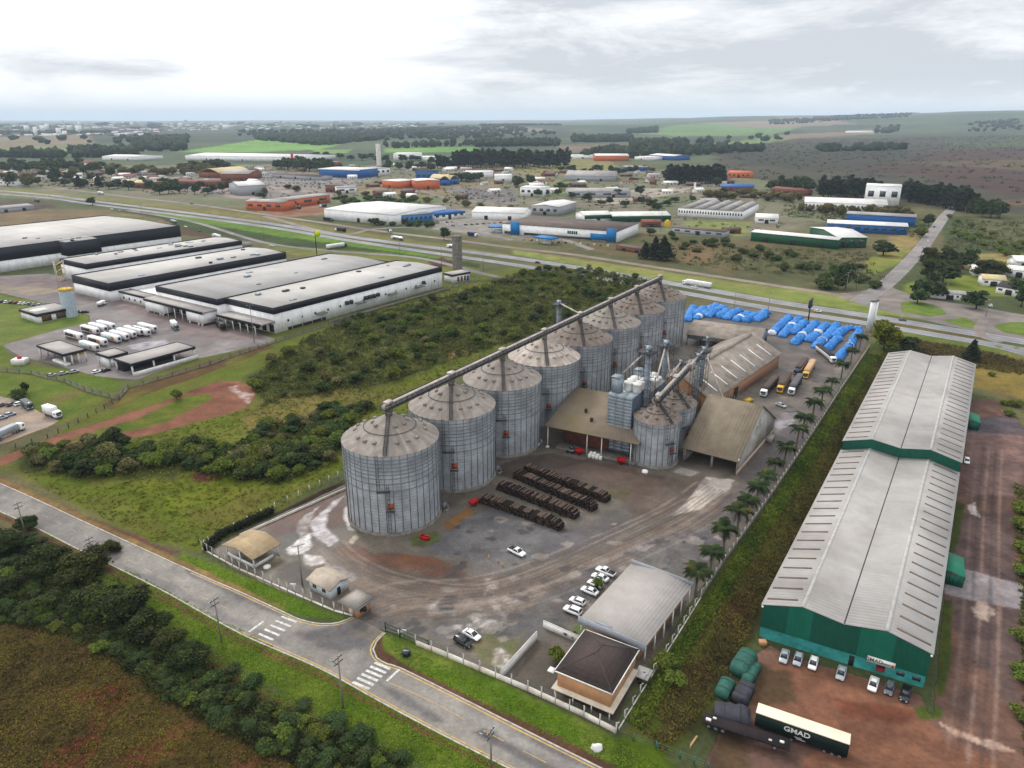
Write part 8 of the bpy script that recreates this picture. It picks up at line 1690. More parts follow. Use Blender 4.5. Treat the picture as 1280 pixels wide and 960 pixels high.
t = thing('waste_skip', 'yellow skip at the end wall of the grain store', 'skip', P(935, 503), .6); MB().loft([[(-1.6, -.9, 0), (1.6, -.9, 0), (1.6, .9, 0), (-1.6, .9, 0)], [(-2, -1.1, 1.4), (2, -1.1, 1.4), (2, 1.1, 1.4), (-2, 1.1, 1.4)]], 0, True, True).obj('bin_body', MAT('yellow_steel', C(206, 168, 62), .6), t)
for i, q in enumerate(((611, 698), (622, 703), (628, 708))):
 t = thing('barrier_post', ['yellow barrier post nearest the parked pickup, left of it', 'yellow barrier post in the middle of the short row on the gravel', 'yellow barrier post at the near end of the short row on the gravel'][i], 'post', P(*q)); MB().box(-.12, -.12, 0, .12, .12, 1.0).obj('stem', MAT('yellow_steel', C(206, 168, 62), .6), t); MB().box(-.35, -.35, 0, .35, .35, .12).obj('foot', M_CONC, t)
# ================================================================== vegetation
VEG = ATTMAT('leaves', rough=0.8, detail=0.0, trans=0.3, objvar=0.14, spec=0.2)
VEGS = ATTMAT('leaves_low', rough=0.85, detail=0.2, dsc=0.5, trans=0.25, spec=0.15)
M_TRUNK = MAT('tree_bark', C(92, 76, 62), .95, var=.3, vs=2)
KV = 1.7
ICO = None
def ico():
 global ICO
 if ICO is None:
  b = bmesh.new(); bmesh.ops.create_icosphere(b, subdivisions=2, radius=1); ICO = (np.array([v.co[:] for v in b.verts]), np.array([[v.index for v in f.verts] for f in b.faces])); b.free()
 return ICO
def leaf_cloud(g, lobes, n, ls, cA, cB, cC=None, up=.25, spread=.28):
 """leaf-sized quads spread through the shells of the lobes"""
 lb = np.array(lobes, float); w_ = (lb[:, 3] * lb[:, 4] + lb[:, 3] * lb[:, 5]); w_ /= w_.sum()
 k = g.choice(len(lb), n, p=w_); d = g.normal(size=(n, 3)); d /= np.linalg.norm(d, axis=1, keepdims=True); d[:, 2] = np.where(d[:, 2] < -.35, -d[:, 2], d[:, 2])
 rr = 1 - spread * g.random((n, 1)) ** 1.3 + .12 * g.random((n, 1)) + .42 * g.random((n, 1)) ** 5; c = lb[k, :3] + d * lb[k, 3:] * rr
 nrm = d + g.normal(scale=.55, size=(n, 3)); nrm[:, 2] += up; nrm /= np.linalg.norm(nrm, axis=1, keepdims=True)
 a = np.cross(nrm, g.normal(size=(n, 3))); a /= np.linalg.norm(a, axis=1, keepdims=True) + 1e-9; b = np.cross(nrm, a)
 s = ls * (0.55 + .8 * g.random((n, 1)))
 v = np.stack([c - a * s, c - b * s * .55 + nrm * s * .15, c + a * s, c + b * s * .6 - nrm * s * .1], 1).reshape(-1, 3)
 f = np.arange(4 * n).reshape(-1, 4)
 lt = g.random(len(lb))[k]; t = np.clip(.55 * lt + .45 * g.random(n), 0, 1)[:, None]
 col = np.array(C(*cA, KV)) * (1 - t) + np.array(C(*cB, KV)) * t
 if cC: m = g.random(n) < .12; col[m] = C(*cC, KV)
 return v, f, np.repeat(col, 4, 0)
def core(lobes, cA, g, sc=.8):
 V, F = ico(); vs = []; fs = []; o = 0
 for l in lobes: 
  q = V * np.array(l[3:]) * sc * (1 + .16 * g.normal(size=(len(V), 1))) + np.array(l[:3]); vs.append(q); fs.append(F + o); o += len(V)
 v = np.concatenate(vs); return v, np.concatenate(fs), np.tile(np.array(C(*cA, KV)), (len(v), 1))
def crown_mesh(name, lobes, n, ls, cA, cB, cC=None, seed=1, mat=None, **k):
 g = np.random.default_rng(seed); v, f, c = leaf_cloud(g, lobes, n, ls, cA, cB, cC, **k); v2, f2, c2 = core(lobes, cA, g)
 f2q = np.concatenate([f2, f2[:, 2:]], 1)
 faces = [tuple(q) for q in f] + [tuple(q + len(v)) for q in f2]
 return rawmesh(name, np.concatenate([v, v2]), faces, mat or VEG, col=np.concatenate([c, c2]))
def rlobes(g, n, rx, rz, z0, zc, lr):
 L_ = []
 for i in range(n):
  a = g.random() * 2 * PI; q = math.sqrt(g.random()) * rx; h = g.random(); z = z0 + (zc - z0) * h; s = lr * (.7 + .6 * g.random()); k = math.sqrt(max(.15, 1 - (h - .35) ** 2 * 1.6))
  L_.append((q * math.cos(a) * k, q * math.sin(a) * k, z, s, s * (.85 + .3 * g.random()), s * rz))
 return L_
def tree_proto(name, label, cat, crown, trunk_h, tr, limbs=4, group=None, seed=0):
 t = thing(name, label, cat, (0, 0, -500), 0, group); rr = random.Random(seed); mb = MB()
 mb.tube((0, 0, -.3), (.1, .05, trunk_h), tr, 7, 0, tr * .55)
 for i in range(limbs): a = 2 * PI * i / limbs + rr.random(); q = trunk_h * .55; mb.tube((.05, .03, trunk_h * rr.uniform(.55, .9)), (math.cos(a) * q * .6, math.sin(a) * q * .6, trunk_h + q * rr.uniform(.3, .7)), tr * .45, 5, 0, tr * .15)
 mb.obj('trunk' if cat in ('tree', 'palm') else 'stem', M_TRUNK, t); o = bpy.data.objects.new('crown', crown); link(o, t); return t
g_ = np.random.default_rng(5)
def lob(seed, *a): return rlobes(np.random.default_rng(seed), *a)
PROTO = {}
def proto(k, name, cat, crown, th, tr, limbs=4, seed=0): PROTO[k] = (tree_proto(name, 'x', cat, crown, th, tr, limbs, None, seed), [False])
# unit sizes: bush ~2.5 m radius, 3.5 m tall; trees ~10 m
proto('bushA', 'scrub_bush', 'bush', crown_mesh('crown', lob(1, 9, 1.7, .85, .8, 2.6, 1.05), 900, .3, (52, 68, 34), (94, 110, 56), None, 1), .9, .14, 3, 1)
proto('bushB', 'scrub_bush', 'bush', crown_mesh('crown', lob(2, 11, 2.0, .75, .7, 2.4, .95), 900, .3, (72, 88, 38), (118, 130, 62), None, 2), .9, .14, 3, 2)
proto('bushC', 'scrub_bush', 'bush', crown_mesh('crown', lob(3, 8, 1.6, .95, .8, 3.1, 1.0), 850, .28, (84, 84, 50), (128, 124, 84), None, 3), 1.0, .14, 3, 3)
proto('bushD', 'scrub_bush', 'bush', crown_mesh('crown', lob(4, 8, 1.4, 1.0, .9, 3.6, 1.0), 900, .3, (40, 56, 32), (76, 94, 52), None, 4), 1.0, .16, 3, 4)
proto('oak', 'broadleaf_tree', 'tree', crown_mesh('crown', lob(5, 20, 3.4, .8, 3.2, 7.6, 1.7), 5200, .3, (30, 42, 22), (70, 86, 38), (90, 96, 46), 5), 3.6, .32, 6, 5)
proto('oak2', 'broadleaf_tree', 'tree', crown_mesh('crown', lob(6, 16, 3.0, .9, 2.6, 7.4, 1.6), 5000, .29, (38, 50, 24), (84, 94, 42), (98, 96, 50), 6), 3.2, .3, 6, 6)
proto('yellow', 'broadleaf_tree', 'tree', crown_mesh('crown', lob(7, 18, 2.9, .95, 2.6, 9.0, 1.6), 2400, .5, (92, 96, 34), (132, 130, 50), (74, 88, 36), 7), 3.4, .3, 6, 7)
proto('far', 'broadleaf_tree', 'tree', crown_mesh('crown', lob(8, 10, 2.6, .9, 2.8, 7.6, 1.9), 420, 1.0, (52, 68, 44), (78, 94, 56), None, 8), 3.0, .3, 4, 8)
proto('far2', 'broadleaf_tree', 'tree', crown_mesh('crown', lob(9, 10, 2.8, .8, 2.4, 7.0, 1.9), 420, 1.0, (92, 92, 56), (116, 110, 70), None, 9), 2.8, .3, 4, 9)
euc = [(R.uniform(-1, 1), R.uniform(-1, 1), 4 + i * 1.15, 1.9 - .09 * i, 1.9 - .09 * i, 1.35) for i in range(12)]
proto('euc', 'eucalyptus_tree', 'tree', crown_mesh('crown', euc, 520, .9, (40, 54, 40), (62, 78, 52), None, 10), 7, .3, 3, 10)
con = [(R.uniform(-.2, .2), R.uniform(-.2, .2), 1.6 + i * .95, 2.3 * (1 - i / 10.5), 2.3 * (1 - i / 10.5), .9) for i in range(10)]
PROTO['gpine'] = (tree_proto('pine_tree', 'x', 'tree', PROTO['euc'][0].children[1].data if PROTO['euc'][0].children[1].name.startswith('crown') else PROTO['euc'][0].children[0].data, 7, .3, 3, None, 12), [False])
proto('pine', 'pine_tree', 'tree', crown_mesh('crown', con, 620, .6, (38, 54, 38), (58, 74, 46), None, 11), 3, .25, 3, 11)
def put(k, px, width, height, label, group=None, rot=None, name=None):
 """plant copy: pixel of its foot, width and height in metres"""
 pr_, used = PROTO[k]; p = P(*px) if len(px) == 2 else px; W0, H0 = dict(bushA=(5, 3.6), bushB=(5.4, 3.3), bushC=(4.8, 4.0), bushD=(4.6, 4.6), oak=(9.5, 9), oak2=(8.6, 8.8), yellow=(8.4, 10.5), far=(8, 9.4), far2=(8.6, 8.6), euc=(4.8, 18.5), gpine=(4.8, 18.5), pine=(4.6, 11.5))[k]
 s = (width / W0, width / W0, height / H0); rot = R.uniform(0, 6.28) if rot is None else rot
 if not used[0]:
  used[0] = True; pr_.location = p; pr_.rotation_euler = (0, 0, rot); pr_.scale = s; pr_['label'] = label
  if group: pr_['group'] = group
  o = pr_
 else: o = dup(pr_, p, rot, label, group, s)
 if name: o.name = name
 return o
# ---- scrub thicket between the distribution centre and the silos
def sample(polys, n, mind, seed=0, z=0.0):
 rr = random.Random(seed); out = []; PL = [GL(p, z) for p in polys]; ar = []
 for p in PL: ar.append(abs(sum(p[i][0] * p[(i + 1) % len(p)][1] - p[(i + 1) % len(p)][0] * p[i][1] for i in range(len(p)))) / 2)
 tries = 0
 while len(out) < n and tries < n * 60:
  tries += 1; p = rr.choices(PL, ar)[0]; xs = [q[0] for q in p]; ys = [q[1] for q in p]; g = np.random.default_rng(rr.randrange(1 << 30)); m = 60
  X, Y = g.uniform(min(xs), max(xs), m), g.uniform(min(ys), max(ys), m); k = sdist(X, Y, p) > 0
  for x, y in list(zip(X[k], Y[k]))[:20]:
   if mind and any((x - a) ** 2 + (y - b) ** 2 < mind * mind for a, b in out): continue
   out.append((float(x), float(y)))
 return out[:n]
THICK = [[(314, 472), (380, 424), (440, 398), (520, 380), (596, 360), (660, 338), (740, 336), (826, 354), (800, 366), (720, 396), (650, 424), (560, 452), (500, 474), (430, 494), (360, 500), (324, 512)], [(330, 536), (420, 512), (470, 510), (440, 530), (432, 560), (400, 590), (340, 606), (300, 600), (290, 572)], [(20, 566), (110, 552), (220, 560), (262, 556), (280, 572), (200, 584), (120, 596), (40, 588)], [(200, 566), (290, 560), (330, 572), (300, 596), (240, 590)]]
SL = dict(bushA='dark green scrub bush in the thicket beside the silos', bushB='bright olive scrub bush in the thicket beside the silos', bushC='greyish-brown scrub bush in the thicket beside the silos', bushD='tall blackish-green scrub bush in the thicket beside the silos')
for x, y in sample(THICK[:1], 150, 5.2, 3) + sample(THICK[1:2], 70, 3.6, 4) + sample(THICK[2:3], 46, 3.4, 5) + sample(THICK[3:], 24, 3.4, 6):
 k = R.choices(['bushA', 'bushB', 'bushC', 'bushD'], [4, 3, 2.2, 2])[0]; w_ = R.uniform(4.2, 8.2); put(k, (x, y, hz1(x, y)), w_, w_ * R.uniform(.5, .78), SL[k], 'scrub bushes of the thicket: ' + k[-1])
# low growth as stuff
def scatter(name, polys, n, size, h, cA, cB, q=14, ls=.3, seed=1, z=0.0, mind=0, avoid=False):
 pts = sample(polys, n, mind, seed, z)
 if avoid: fo = np.array(FOOT); pts = [p for p in pts if (np.hypot(fo[:, 0] - p[0], fo[:, 1] - p[1]) > fo[:, 2]).all()]
 g = np.random.default_rng(seed); pts = np.array(pts); n = len(pts); zz_ = hz(pts[:, 0], pts[:, 1])
 sz = size * (.5 + g.random(n)); hh = h * (.5 + g.random(n)); tn = fbm(pts[:, 0], pts[:, 1], 9, seed, 3) * .8 + .2 * g.random(n); tn = np.clip((tn - .25) * 2, 0, 1)
 N = n * q; k = np.repeat(np.arange(n), q); d = g.normal(size=(N, 3)); d /= np.linalg.norm(d, axis=1, keepdims=True); d[:, 2] = np.abs(d[:, 2]); r_ = g.random((N, 1)) ** .4
 c = np.stack([pts[k, 0], pts[k, 1], zz_[k]], 1) + d * np.stack([sz[k], sz[k], hh[k]], 1) * r_
 nrm = d * .8 + g.normal(scale=.5, size=(N, 3)); nrm[:, 2] += .3; nrm /= np.linalg.norm(nrm, axis=1, keepdims=True); a = np.cross(nrm, g.normal(size=(N, 3))); a /= np.linalg.norm(a, axis=1, keepdims=True) + 1e-9; b = np.cross(nrm, a); s = ls * (.6 + .8 * g.random((N, 1)))
 v = np.stack([c - a * s, c - b * s * .5, c + a * s, c + b * s * .5], 1).reshape(-1, 3); t = np.clip(tn[k] + .25 * g.normal(size=N), 0, 1)[:, None]
 col = np.repeat(np.array(C(*cA, KV)) * (1 - t) + np.array(C(*cB, KV)) * t, 4, 0)
 o = bpy.data.objects.new(name, rawmesh(name, v, np.arange(4 * N).reshape(-1, 4), VEGS, col=col)); link(o); tag(o, kind='stuff'); return o
SCRUB_ALL = [[(24, 588), (160, 512 + 40), (330, 505), (330, 450), (440, 396), (600, 350), (700, 334), (850, 368), (560, 470), (432, 590), (256, 684), (190, 676), (60, 612)]]
scatter('scrub_undergrowth', THICK, 5200, 1.7, 1.7, (62, 72, 40), (104, 108, 60), 26, .4, 4)
scatter('scrub_grass', SCRUB_ALL, 15000, .8, .5, (80, 92, 36), (124, 124, 56), 8, .26, 5)
scatter('moor_scrub', [[(890, 186), (1000, 176), (1400, 170), (1400, 262), (1220, 262), (1040, 246), (910, 216)]], 1500, 7, 3.5, (54, 62, 44), (84, 84, 58), 16, 1.5, 31)
scatter('plot_scrub', [[(-60, 212), (640, 206), (1000, 236), (1120, 264), (900, 300), (640, 262), (320, 250), (-60, 228)]], 1700, 3.4, 2.6, (60, 72, 44), (108, 108, 66), 16, 1.0, 32, avoid=True)
scatter('roadside_brush', [[(-30, 655), (60, 682), (130, 735), (240, 815), (330, 880), (420, 912), (500, 955), (480, 1000), (380, 960), (300, 925), (200, 870), (110, 800), (0, 775), (-40, 740)]], 4200, 1.3, 1.6, (36, 44, 24), (78, 84, 42), 24, .22, 41)
scatter('lane_weeds', [[(1267, 606), (1310, 606), (1330, 1000), (1284, 1000), (1278, 860), (1274, 760)]], 1300, .8, .8, (70, 84, 34), (112, 116, 52), 12, .26, 43, -4)
scatter('field_weeds', [[(-60, 730), (0, 716), (80, 745), (180, 810), (300, 880), (460, 950), (560, 1010), (480, 1080), (150, 1080), (-60, 960)]], 11500, .6, .5, (72, 62, 36), (122, 112, 56), 8, .18, 6)
scatter('bank_grass', [[(786, 910), (884, 757), (1084, 447), (1098, 446), (1000, 606), (930, 712), (872, 800), (826, 880), (800, 920)]], 6500, .9, .9, (66, 88, 34), (112, 122, 56), 11, .26, 7, -1.5)
scatter('bank_weeds', [[(930, 716), (1096, 452), (1110, 440), (1066, 540), (952, 750), (920, 830), (880, 890), (830, 950), (800, 930), (872, 806)]], 3200, .8, .7, (74, 66, 38), (118, 108, 58), 10, .24, 27, -3)
scatter('verge_grass', [[(160, 712), (420, 850), (640, 962), (760, 1034), (640, 1080), (480, 950), (300, 850), (180, 770), (120, 725)], [(482, 800), (640, 868), (770, 926), (880, 980), (757, 952), (620, 888), (500, 828)], [(230, 692), (330, 734), (430, 776), (380, 770), (240, 705)]], 9000, .35, .14, (92, 122, 38), (122, 140, 60), 6, .15, 8)
scatter('yard_side_weeds', [[(1120, 424), (1216, 434), (1300, 448), (1420, 472), (1420, 482), (1290, 460), (1200, 446), (1130, 440)]], 1500, 1.2, 1.1, (74, 62, 46), (112, 104, 58), 14, .35, 9)
scatter('field_scrub', [[(800, 300), (1080, 316), (1108, 350), (960, 344), (820, 326)], [(1190, 275), (1330, 280), (1400, 320), (1180, 312)], [(1000, 270), (1160, 270), (1150, 300), (1030, 276)], [(980, 255), (1130, 268), (1120, 276), (980, 272)]], 1500, 2.4, 1.8, (62, 72, 46), (104, 104, 62), 18, .6, 10)
# ---- dark roadside trees, bottom left
NT = [(10, 690, 70, 'oak'), (62, 716, 92, 'oak'), (108, 722, 100, 'oak2'), (140, 690, 42, 'oak2'), (36, 662, 50, 'oak'), (155, 772, 96, 'oak'), (118, 765, 80, 'oak2'), (188, 794, 76, 'oak'), (214, 812, 60, 'oak2'), (236, 832, 66, 'oak'), (60, 765, 60, 'oak2'), (12, 740, 60, 'oak')]
for px, py, w_, k in NT: m = w_ / 8.2; put(k, (px, py), m, m * .6, 'dark ' + ('dense' if k == 'oak' else 'olive-green') + ' broadleaf tree in the clump below the near road at the left', 'dark roadside trees: ' + ('dense' if k == 'oak' else 'olive'))
NB = [(270, 846), (300, 862), (330, 882), (362, 898), (402, 912), (440, 934), (482, 962), (206, 842), (262, 874), (350, 926), (412, 948), (290, 835), (250, 812), (318, 850), (378, 880), (420, 902), (160, 815), (230, 862), (455, 915), (310, 905), (500, 945), (440, 965), (385, 950), (180, 830)]
for i, (px, py) in enumerate(NB): k = R.choice(['bushA', 'bushD', 'bushD', 'bushA']); w_ = R.uniform(3.4, 5.8); put(k, (px, py + 6), w_, w_ * R.uniform(.36, .5), dict(bushA='dark green', bushC='greyish-olive', bushD='blackish-green')[k] + ' bush on the bank below the near road', 'bushes below the near road: ' + k[-1], name='roadside_bush')
NB2 = sample([[(150, 800), (250, 830), (330, 880), (420, 915), (500, 955), (480, 1000), (380, 965), (300, 925), (200, 870)], [(20, 660), (140, 715), (240, 815), (220, 840), (100, 760), (0, 700)], [(-30, 655), (60, 690), (130, 740), (100, 790), (0, 780), (-40, 740)], [(60, 740), (150, 760), (210, 820), (160, 840), (90, 800)]], 210, 1.5, 17)
for x, y in NB2: k = R.choice(['bushA', 'bushD', 'bushD', 'bushA', 'bushB']); w_ = R.uniform(2, 4.6); put(k, (x, y, 0.0), w_, w_ * R.uniform(.35, .6), dict(bushA='dark green', bushB='bright olive', bushC='greyish-olive', bushD='blackish-green')[k] + ' bush on the bank below the near road', 'bushes below the near road: ' + k[-1], name='roadside_bush')
for px, py, w_ in ((1276, 640, 7), (1279, 662, 7), (1277, 690, 6), (1281, 720, 6), (1280, 800, 6), (1282, 850, 7), (1283, 900, 6), (1262, 520, 5), (1270, 508, 6), (1256, 506, 4), (1240, 470, 4)): put('bushB', (px, py), w_, w_ * .45, 'olive bush at the right edge of the red dirt lane', 'bushes along the red dirt lane', name='lane_bush')
# hedge along the scrub fence
hl = [Vector(P(*q)) for q in ((258, 688), (275, 672), (305, 658), (345, 640))]; lobes = []
for a, b in zip(hl[:-1], hl[1:]):
 n = int((b - a).length / 1.1)
 for k in range(n): p = a.lerp(b, k / n) - hl[0]; lobes.append((p.x + R.uniform(-.3, .3), p.y + R.uniform(-.3, .3), .8, 1.1, 1.1, 1.3))
h_ = bpy.data.objects.new('hedge', crown_mesh('hedge', lobes, 1500, .3, (40, 46, 30), (66, 72, 40), None, 21)); link(h_); h_.location = hl[0]; tag(h_, 'dark hedge along the scrub fence behind the open shelter', 'hedge')
# ---- named single trees and bushes
for k, px, w_, h_, lb in (('yellow', (1104, 438), 13, 15, 'big yellow-green tree at the far end of the palm row'), ('bushD', (1134, 438), 12, 7, 'dark brownish bush right of the big yellow-green tree'), ('bushA', (1118, 446), 8, 5, 'dark bush at the foot of the big yellow-green tree'), ('pine', (1213, 450), 7, 11, 'small dark conifer behind the green warehouse'),
 ('bushB', (695, 826), 4, 3.2, 'round garden shrub before the tiled house'), ('bushA', (709, 794), 2.0, 1.7, 'small dark shrub by the garden wall, left of a pair'), ('bushA', (719, 798), 2.0, 1.7, 'small dark shrub by the garden wall, right of a pair'), ('bushB', (747, 737), 2.6, 3.4, 'little tree among the cars beside the office'),
 ('bushB', (830, 836), 5.5, 3.5, 'leafy bush on the bank fence behind the office'), ('bushA', (806, 852), 3.5, 2.6, 'bush by the rear canopy of the tiled house'), ('bushB', (842, 856), 5, 3, 'bush lower on the bank behind the office'), ('bushB', (552, 516), 7, 5, 'lone bush left of the foremost silo roof'),
 ('pine', (806, 323), 10, 14, 'leftmost of the three dark conifers in the brown field'), ('pine', (818, 324), 12, 19, 'middle one of the three dark conifers in the brown field'), ('pine', (829, 325), 15, 20, 'rightmost, broadest of the three dark conifers in the brown field'), ('far', (1057, 361), 14, 17, 'taller dark tree above the frontage road, right of the brown scrub'), ('far', (1047, 362), 9, 10, 'lower dark tree beside the taller one above the frontage road'), ('bushA', (1024, 360), 18, 8, 'wide dark bush above the frontage road'), ('far', (1104, 319), 20, 12, 'dark round tree beside the green hall gateway'), ('bushB', (1150, 296), 13, 9, 'bright green round tree beside the side road'), ('far', (1160, 283), 12, 13, 'dark tree at the bend beyond the blue halls'),
 ('far', (647, 233), 22, 17, 'left of two round trees by the white cube office'), ('far', (662, 231), 18, 17, 'right of two round trees by the white cube office'), ('far', (801, 244), 16, 14, 'dark tree at the corner of the works street'), ('far', (200, 243), 22, 16, 'dark tree before the terracotta shop row'), ('far', (211, 242), 20, 18, 'second dark tree before the terracotta shop row'), ('far2', (36, 233), 26, 20, 'brownish broad tree at the left edge beyond the highway'), ('far', (18, 232), 24, 20, 'dark tree left of the brownish one at the left edge'), ('pine', (100, 235), 14, 22, 'dark pointed tree by the white shop row'), ('pine', (124, 234), 14, 22, 'dark pointed tree right of the white shop row'), ('far', (140, 222), 20, 20, 'dark tree behind the terracotta shop row'), ('far2', (92, 222), 24, 18, 'yellowish tree behind the white shop row'), ('far', (72, 226), 24, 24, 'dark tall tree beyond the highway at the left'), ('far', (166, 220), 20, 16, 'round tree behind the shops at the left'), ('far', (470, 282), 10, 8, 'small tree by the light blue annex'), ('far', (555, 300), 10, 12, 'dark tree by the works street behind the water tower'), ('far', (424, 217), 22, 20, 'dark tree before the blue head office'), ('bushA', (20, 500), 8, 5, 'dark bush above the lower left car park'), ('bushD', (32, 492), 4, 5, 'thin little tree on the lawn by the lower car park'), ('bushB', (221, 499), 5, 4, 'dark bush in the middle of the red dirt loop'), ('far', (116, 256), 12, 10, 'dark tree on the edge of the bare brown field'), ('far', (905, 246), 16, 13, 'dark tree before the brick houses'), ('far', (896, 233), 18, 14, 'pale tree by the pine group'), ('far', (812, 294), 10, 7, 'bush by the brick cabin')):
 put(k, px, w_, h_, lb)
RT = [(1164, 348, 16, 14), (1178, 354, 18, 15), (1150, 372, 14, 12), (1146, 380, 12, 9), (1160, 332, 14, 14), (1184, 332, 16, 14), (1202, 336, 12, 12), (1214, 334, 12, 14), (1236, 346, 22, 12), (1220, 386, 14, 11), (1276, 384, 12, 14), (1270, 368, 12, 10), (1188, 340, 14, 9), (1166, 362, 14, 12), (1172, 372, 14, 10)]
for i, (px, py, w_, h_) in enumerate(RT): put('far' if i % 4 else 'oak2', (px, py), w_, h_, 'dark tree in the clump right of the side road', 'trees right of the side road')
# eucalyptus and pine groves: single trees
def grove(k, a, b, n, h0, h1, jit, w_, label, group, name=None):
 for i in range(n):
  t = (i + R.random()) / n; px = a[0] + (b[0] - a[0]) * t; py = a[1] + (b[1] - a[1]) * t + R.uniform(-jit, jit); put(k, (px, py), w_ * R.uniform(.8, 1.25), R.uniform(h0, h1), label, group, name=name)
grove('euc', (566, 209), (712, 208), 62, 30, 42, 2.5, 15, 'tall dark eucalyptus in the grove right of the tall white warehouse', 'eucalyptus grove')
grove('euc', (546, 211), (562, 211), 6, 24, 32, 1, 14, 'eucalyptus in the small clump left of the big grove', 'small eucalyptus clump')
grove('gpine', (834, 228), (904, 228), 46, 24, 32, 2, 13, 'dark pine in the square grove behind the white water tower', 'square grove')
grove('gpine', (1025, 244), (1100, 250), 26, 20, 30, 3, 13, 'dark pine in the row behind the derelict factory', 'pine row behind the derelict factory')
grove('gpine', (1125, 248), (1216, 264), 44, 20, 29, 3, 12, 'dark pine in the long row at the head of the side road', 'pine row at the head of the side road')
grove('far', (1215, 266), (1250, 270), 9, 12, 22, 4, 16, 'broad dark tree at the right end of the pine row', 'trees at the right end of the pine row')
grove('far', (962, 236), (1014, 240), 14, 14, 22, 3, 18, 'dark tree behind the orange brick houses', 'trees behind the brick houses')
grove('far', (345, 210), (412, 212), 24, 16, 26, 3, 22, 'dark tree on the rise with the red water tank', 'trees on the rise')
grove('far', (236, 213), (286, 213), 18, 16, 24, 2, 22, 'dark tree before the long far white factory', 'trees before the long far factory')
grove('far', (2, 210), (130, 214), 34, 12, 22, 5, 24, 'tree on the wooded slope at the far left', 'trees on the far left slope')
grove('far2', (130, 214), (300, 218), 24, 10, 18, 4, 20, 'pale tree among the shops at the left', 'pale trees among the shops')
grove('far', (480, 210), (545, 214), 10, 12, 18, 3, 18, 'tree by the tall white warehouse', 'trees by the tall white warehouse')
grove('far', (565, 228), (600, 226), 9, 12, 16, 1.5, 20, 'dark tree right of the blue arched sheds', 'trees by the arched sheds')
grove('far2', (880, 246), (1000, 252), 18, 7, 12, 4, 14, 'scrubby tree behind the long pale warehouse', 'scrub trees behind the pale warehouse')
grove('far', (700, 214), (830, 216), 16, 9, 15, 4, 16, 'tree in the belt below the far woods', 'trees below the far woods')
grove('bushA', (455, 278), (540, 284), 16, 4, 7, 1.5, 10, 'bush in the hedge-like row before the light blue annex', 'bushes before the light blue annex', 'clipped_bush')
grove('bushA', (420, 252), (520, 250), 16, 4, 8, 3, 14, 'bush on the green bank above the dirty-white factory', 'bushes above the dirty-white factory', 'bank_bush')
grove('far2', (1000, 262), (1140, 272), 26, 6, 11, 4, 12, 'scrubby tree around the derelict white factory', 'scrub trees around the derelict factory')
grove('far', (640, 240), (900, 262), 22, 6, 12, 9, 13, 'tree among the works streets in the middle distance', 'trees among the works streets')
grove('far2', (330, 240), (640, 262), 16, 5, 10, 8, 12, 'pale tree on the plots behind the highway', 'pale trees behind the highway')
grove('far', (0, 222), (330, 246), 40, 8, 16, 6, 16, 'dark tree between the houses beyond the highway at the left', 'trees between the houses at the left')
grove('far', (380, 196), (560, 204), 14, 12, 20, 3, 24, 'dark tree at the foot of the bright green fields', 'trees below the green fields')
grove('bushA', (820, 302), (1100, 352), 40, 3, 7, 14, 9, 'dark bush scattered over the brown field', 'bushes of the brown field', 'field_bush')
grove('bushB', (1185, 285), (1290, 320), 24, 3, 6, 14, 8, 'bush on the scrubby slope right of the side road', 'bushes right of the side road', 'slope_bush')
# far woods: one mass each
def wood(polys, n, h, w_, seed):
 pts = sample(polys, int(n * 2.2), 0, seed); V, F = ico(); V = V[:, :]; g = np.random.default_rng(seed); vs, fs, cs = [], [], []; o = 0
 for x, y in pts:
  s = .6 + .8 * g.random(); z = hz1(x, y); q = V * (1 + .25 * g.normal(size=(len(V), 1))) * np.array([w_ * s * .36, w_ * s * .36, h * s * .5]) + np.array([x, y, z + h * s * .48]); vs.append(q); fs.append(F + o); o += len(V); t = g.random(); cs.append(np.tile(np.array(C(58, 74, 54)) * (1 - t) + np.array(C(80, 96, 66)) * t, (len(V), 1)) * (1 + .15 * g.normal(size=(len(V), 1))))
 w = bpy.data.objects.new('far_wood', rawmesh('far_wood', np.concatenate(vs), np.concatenate(fs), VEGS, col=np.clip(np.concatenate(cs), .01, 1))); link(w); tag(w, kind='stuff')
wood([[(727, 194), (800, 188), (952, 187), (955, 190), (800, 198), (730, 199)], [(787, 180), (857, 178), (860, 184), (790, 186)], [(715, 175), (790, 173), (790, 177), (716, 179)]], 420, 20, 26, 1)
wood([[(478, 183), (594, 181), (594, 184), (480, 186)], [(592, 180), (700, 180), (700, 184), (592, 185)], [(784, 166), (822, 164), (822, 167), (784, 168)]], 260, 20, 26, 2)
wood([[(320, 172), (460, 170), (480, 176), (400, 182), (320, 176)], [(-60, 194), (78, 195), (78, 198), (-60, 199)], [(86, 190), (165, 188), (172, 197), (92, 198)], [(160, 176), (236, 172), (230, 188), (170, 190)]], 700, 18, 30, 3)
wood([[(960, 159), (1136, 157), (1136, 160), (960, 163)], [(1094, 165), (1122, 165), (1122, 169), (1094, 169)], [(1208, 164), (1420, 160), (1420, 166), (1210, 169)], [(1020, 187), (1130, 185), (1130, 188), (1030, 190)]], 420, 18, 34, 4)
wood([[(-200, 168), (0, 166), (140, 164), (140, 167), (0, 169)], [(500, 163), (560, 162), (560, 165), (500, 166)], [(600, 160), (700, 159), (700, 161), (600, 162)]], 300, 16, 40, 5)
wood([[(560, 152.5), (1400, 148), (1400, 156), (560, 160)], [(-200, 156), (560, 155), (560, 160), (-200, 164)]], 330, 26, 150, 6)
wood([[(300, 166), (640, 162), (700, 170), (480, 178), (300, 172)], [(0, 176), (240, 172), (220, 180), (0, 184)], [(860, 176), (1000, 170), (1000, 174), (870, 182)]], 260, 20, 40, 7)
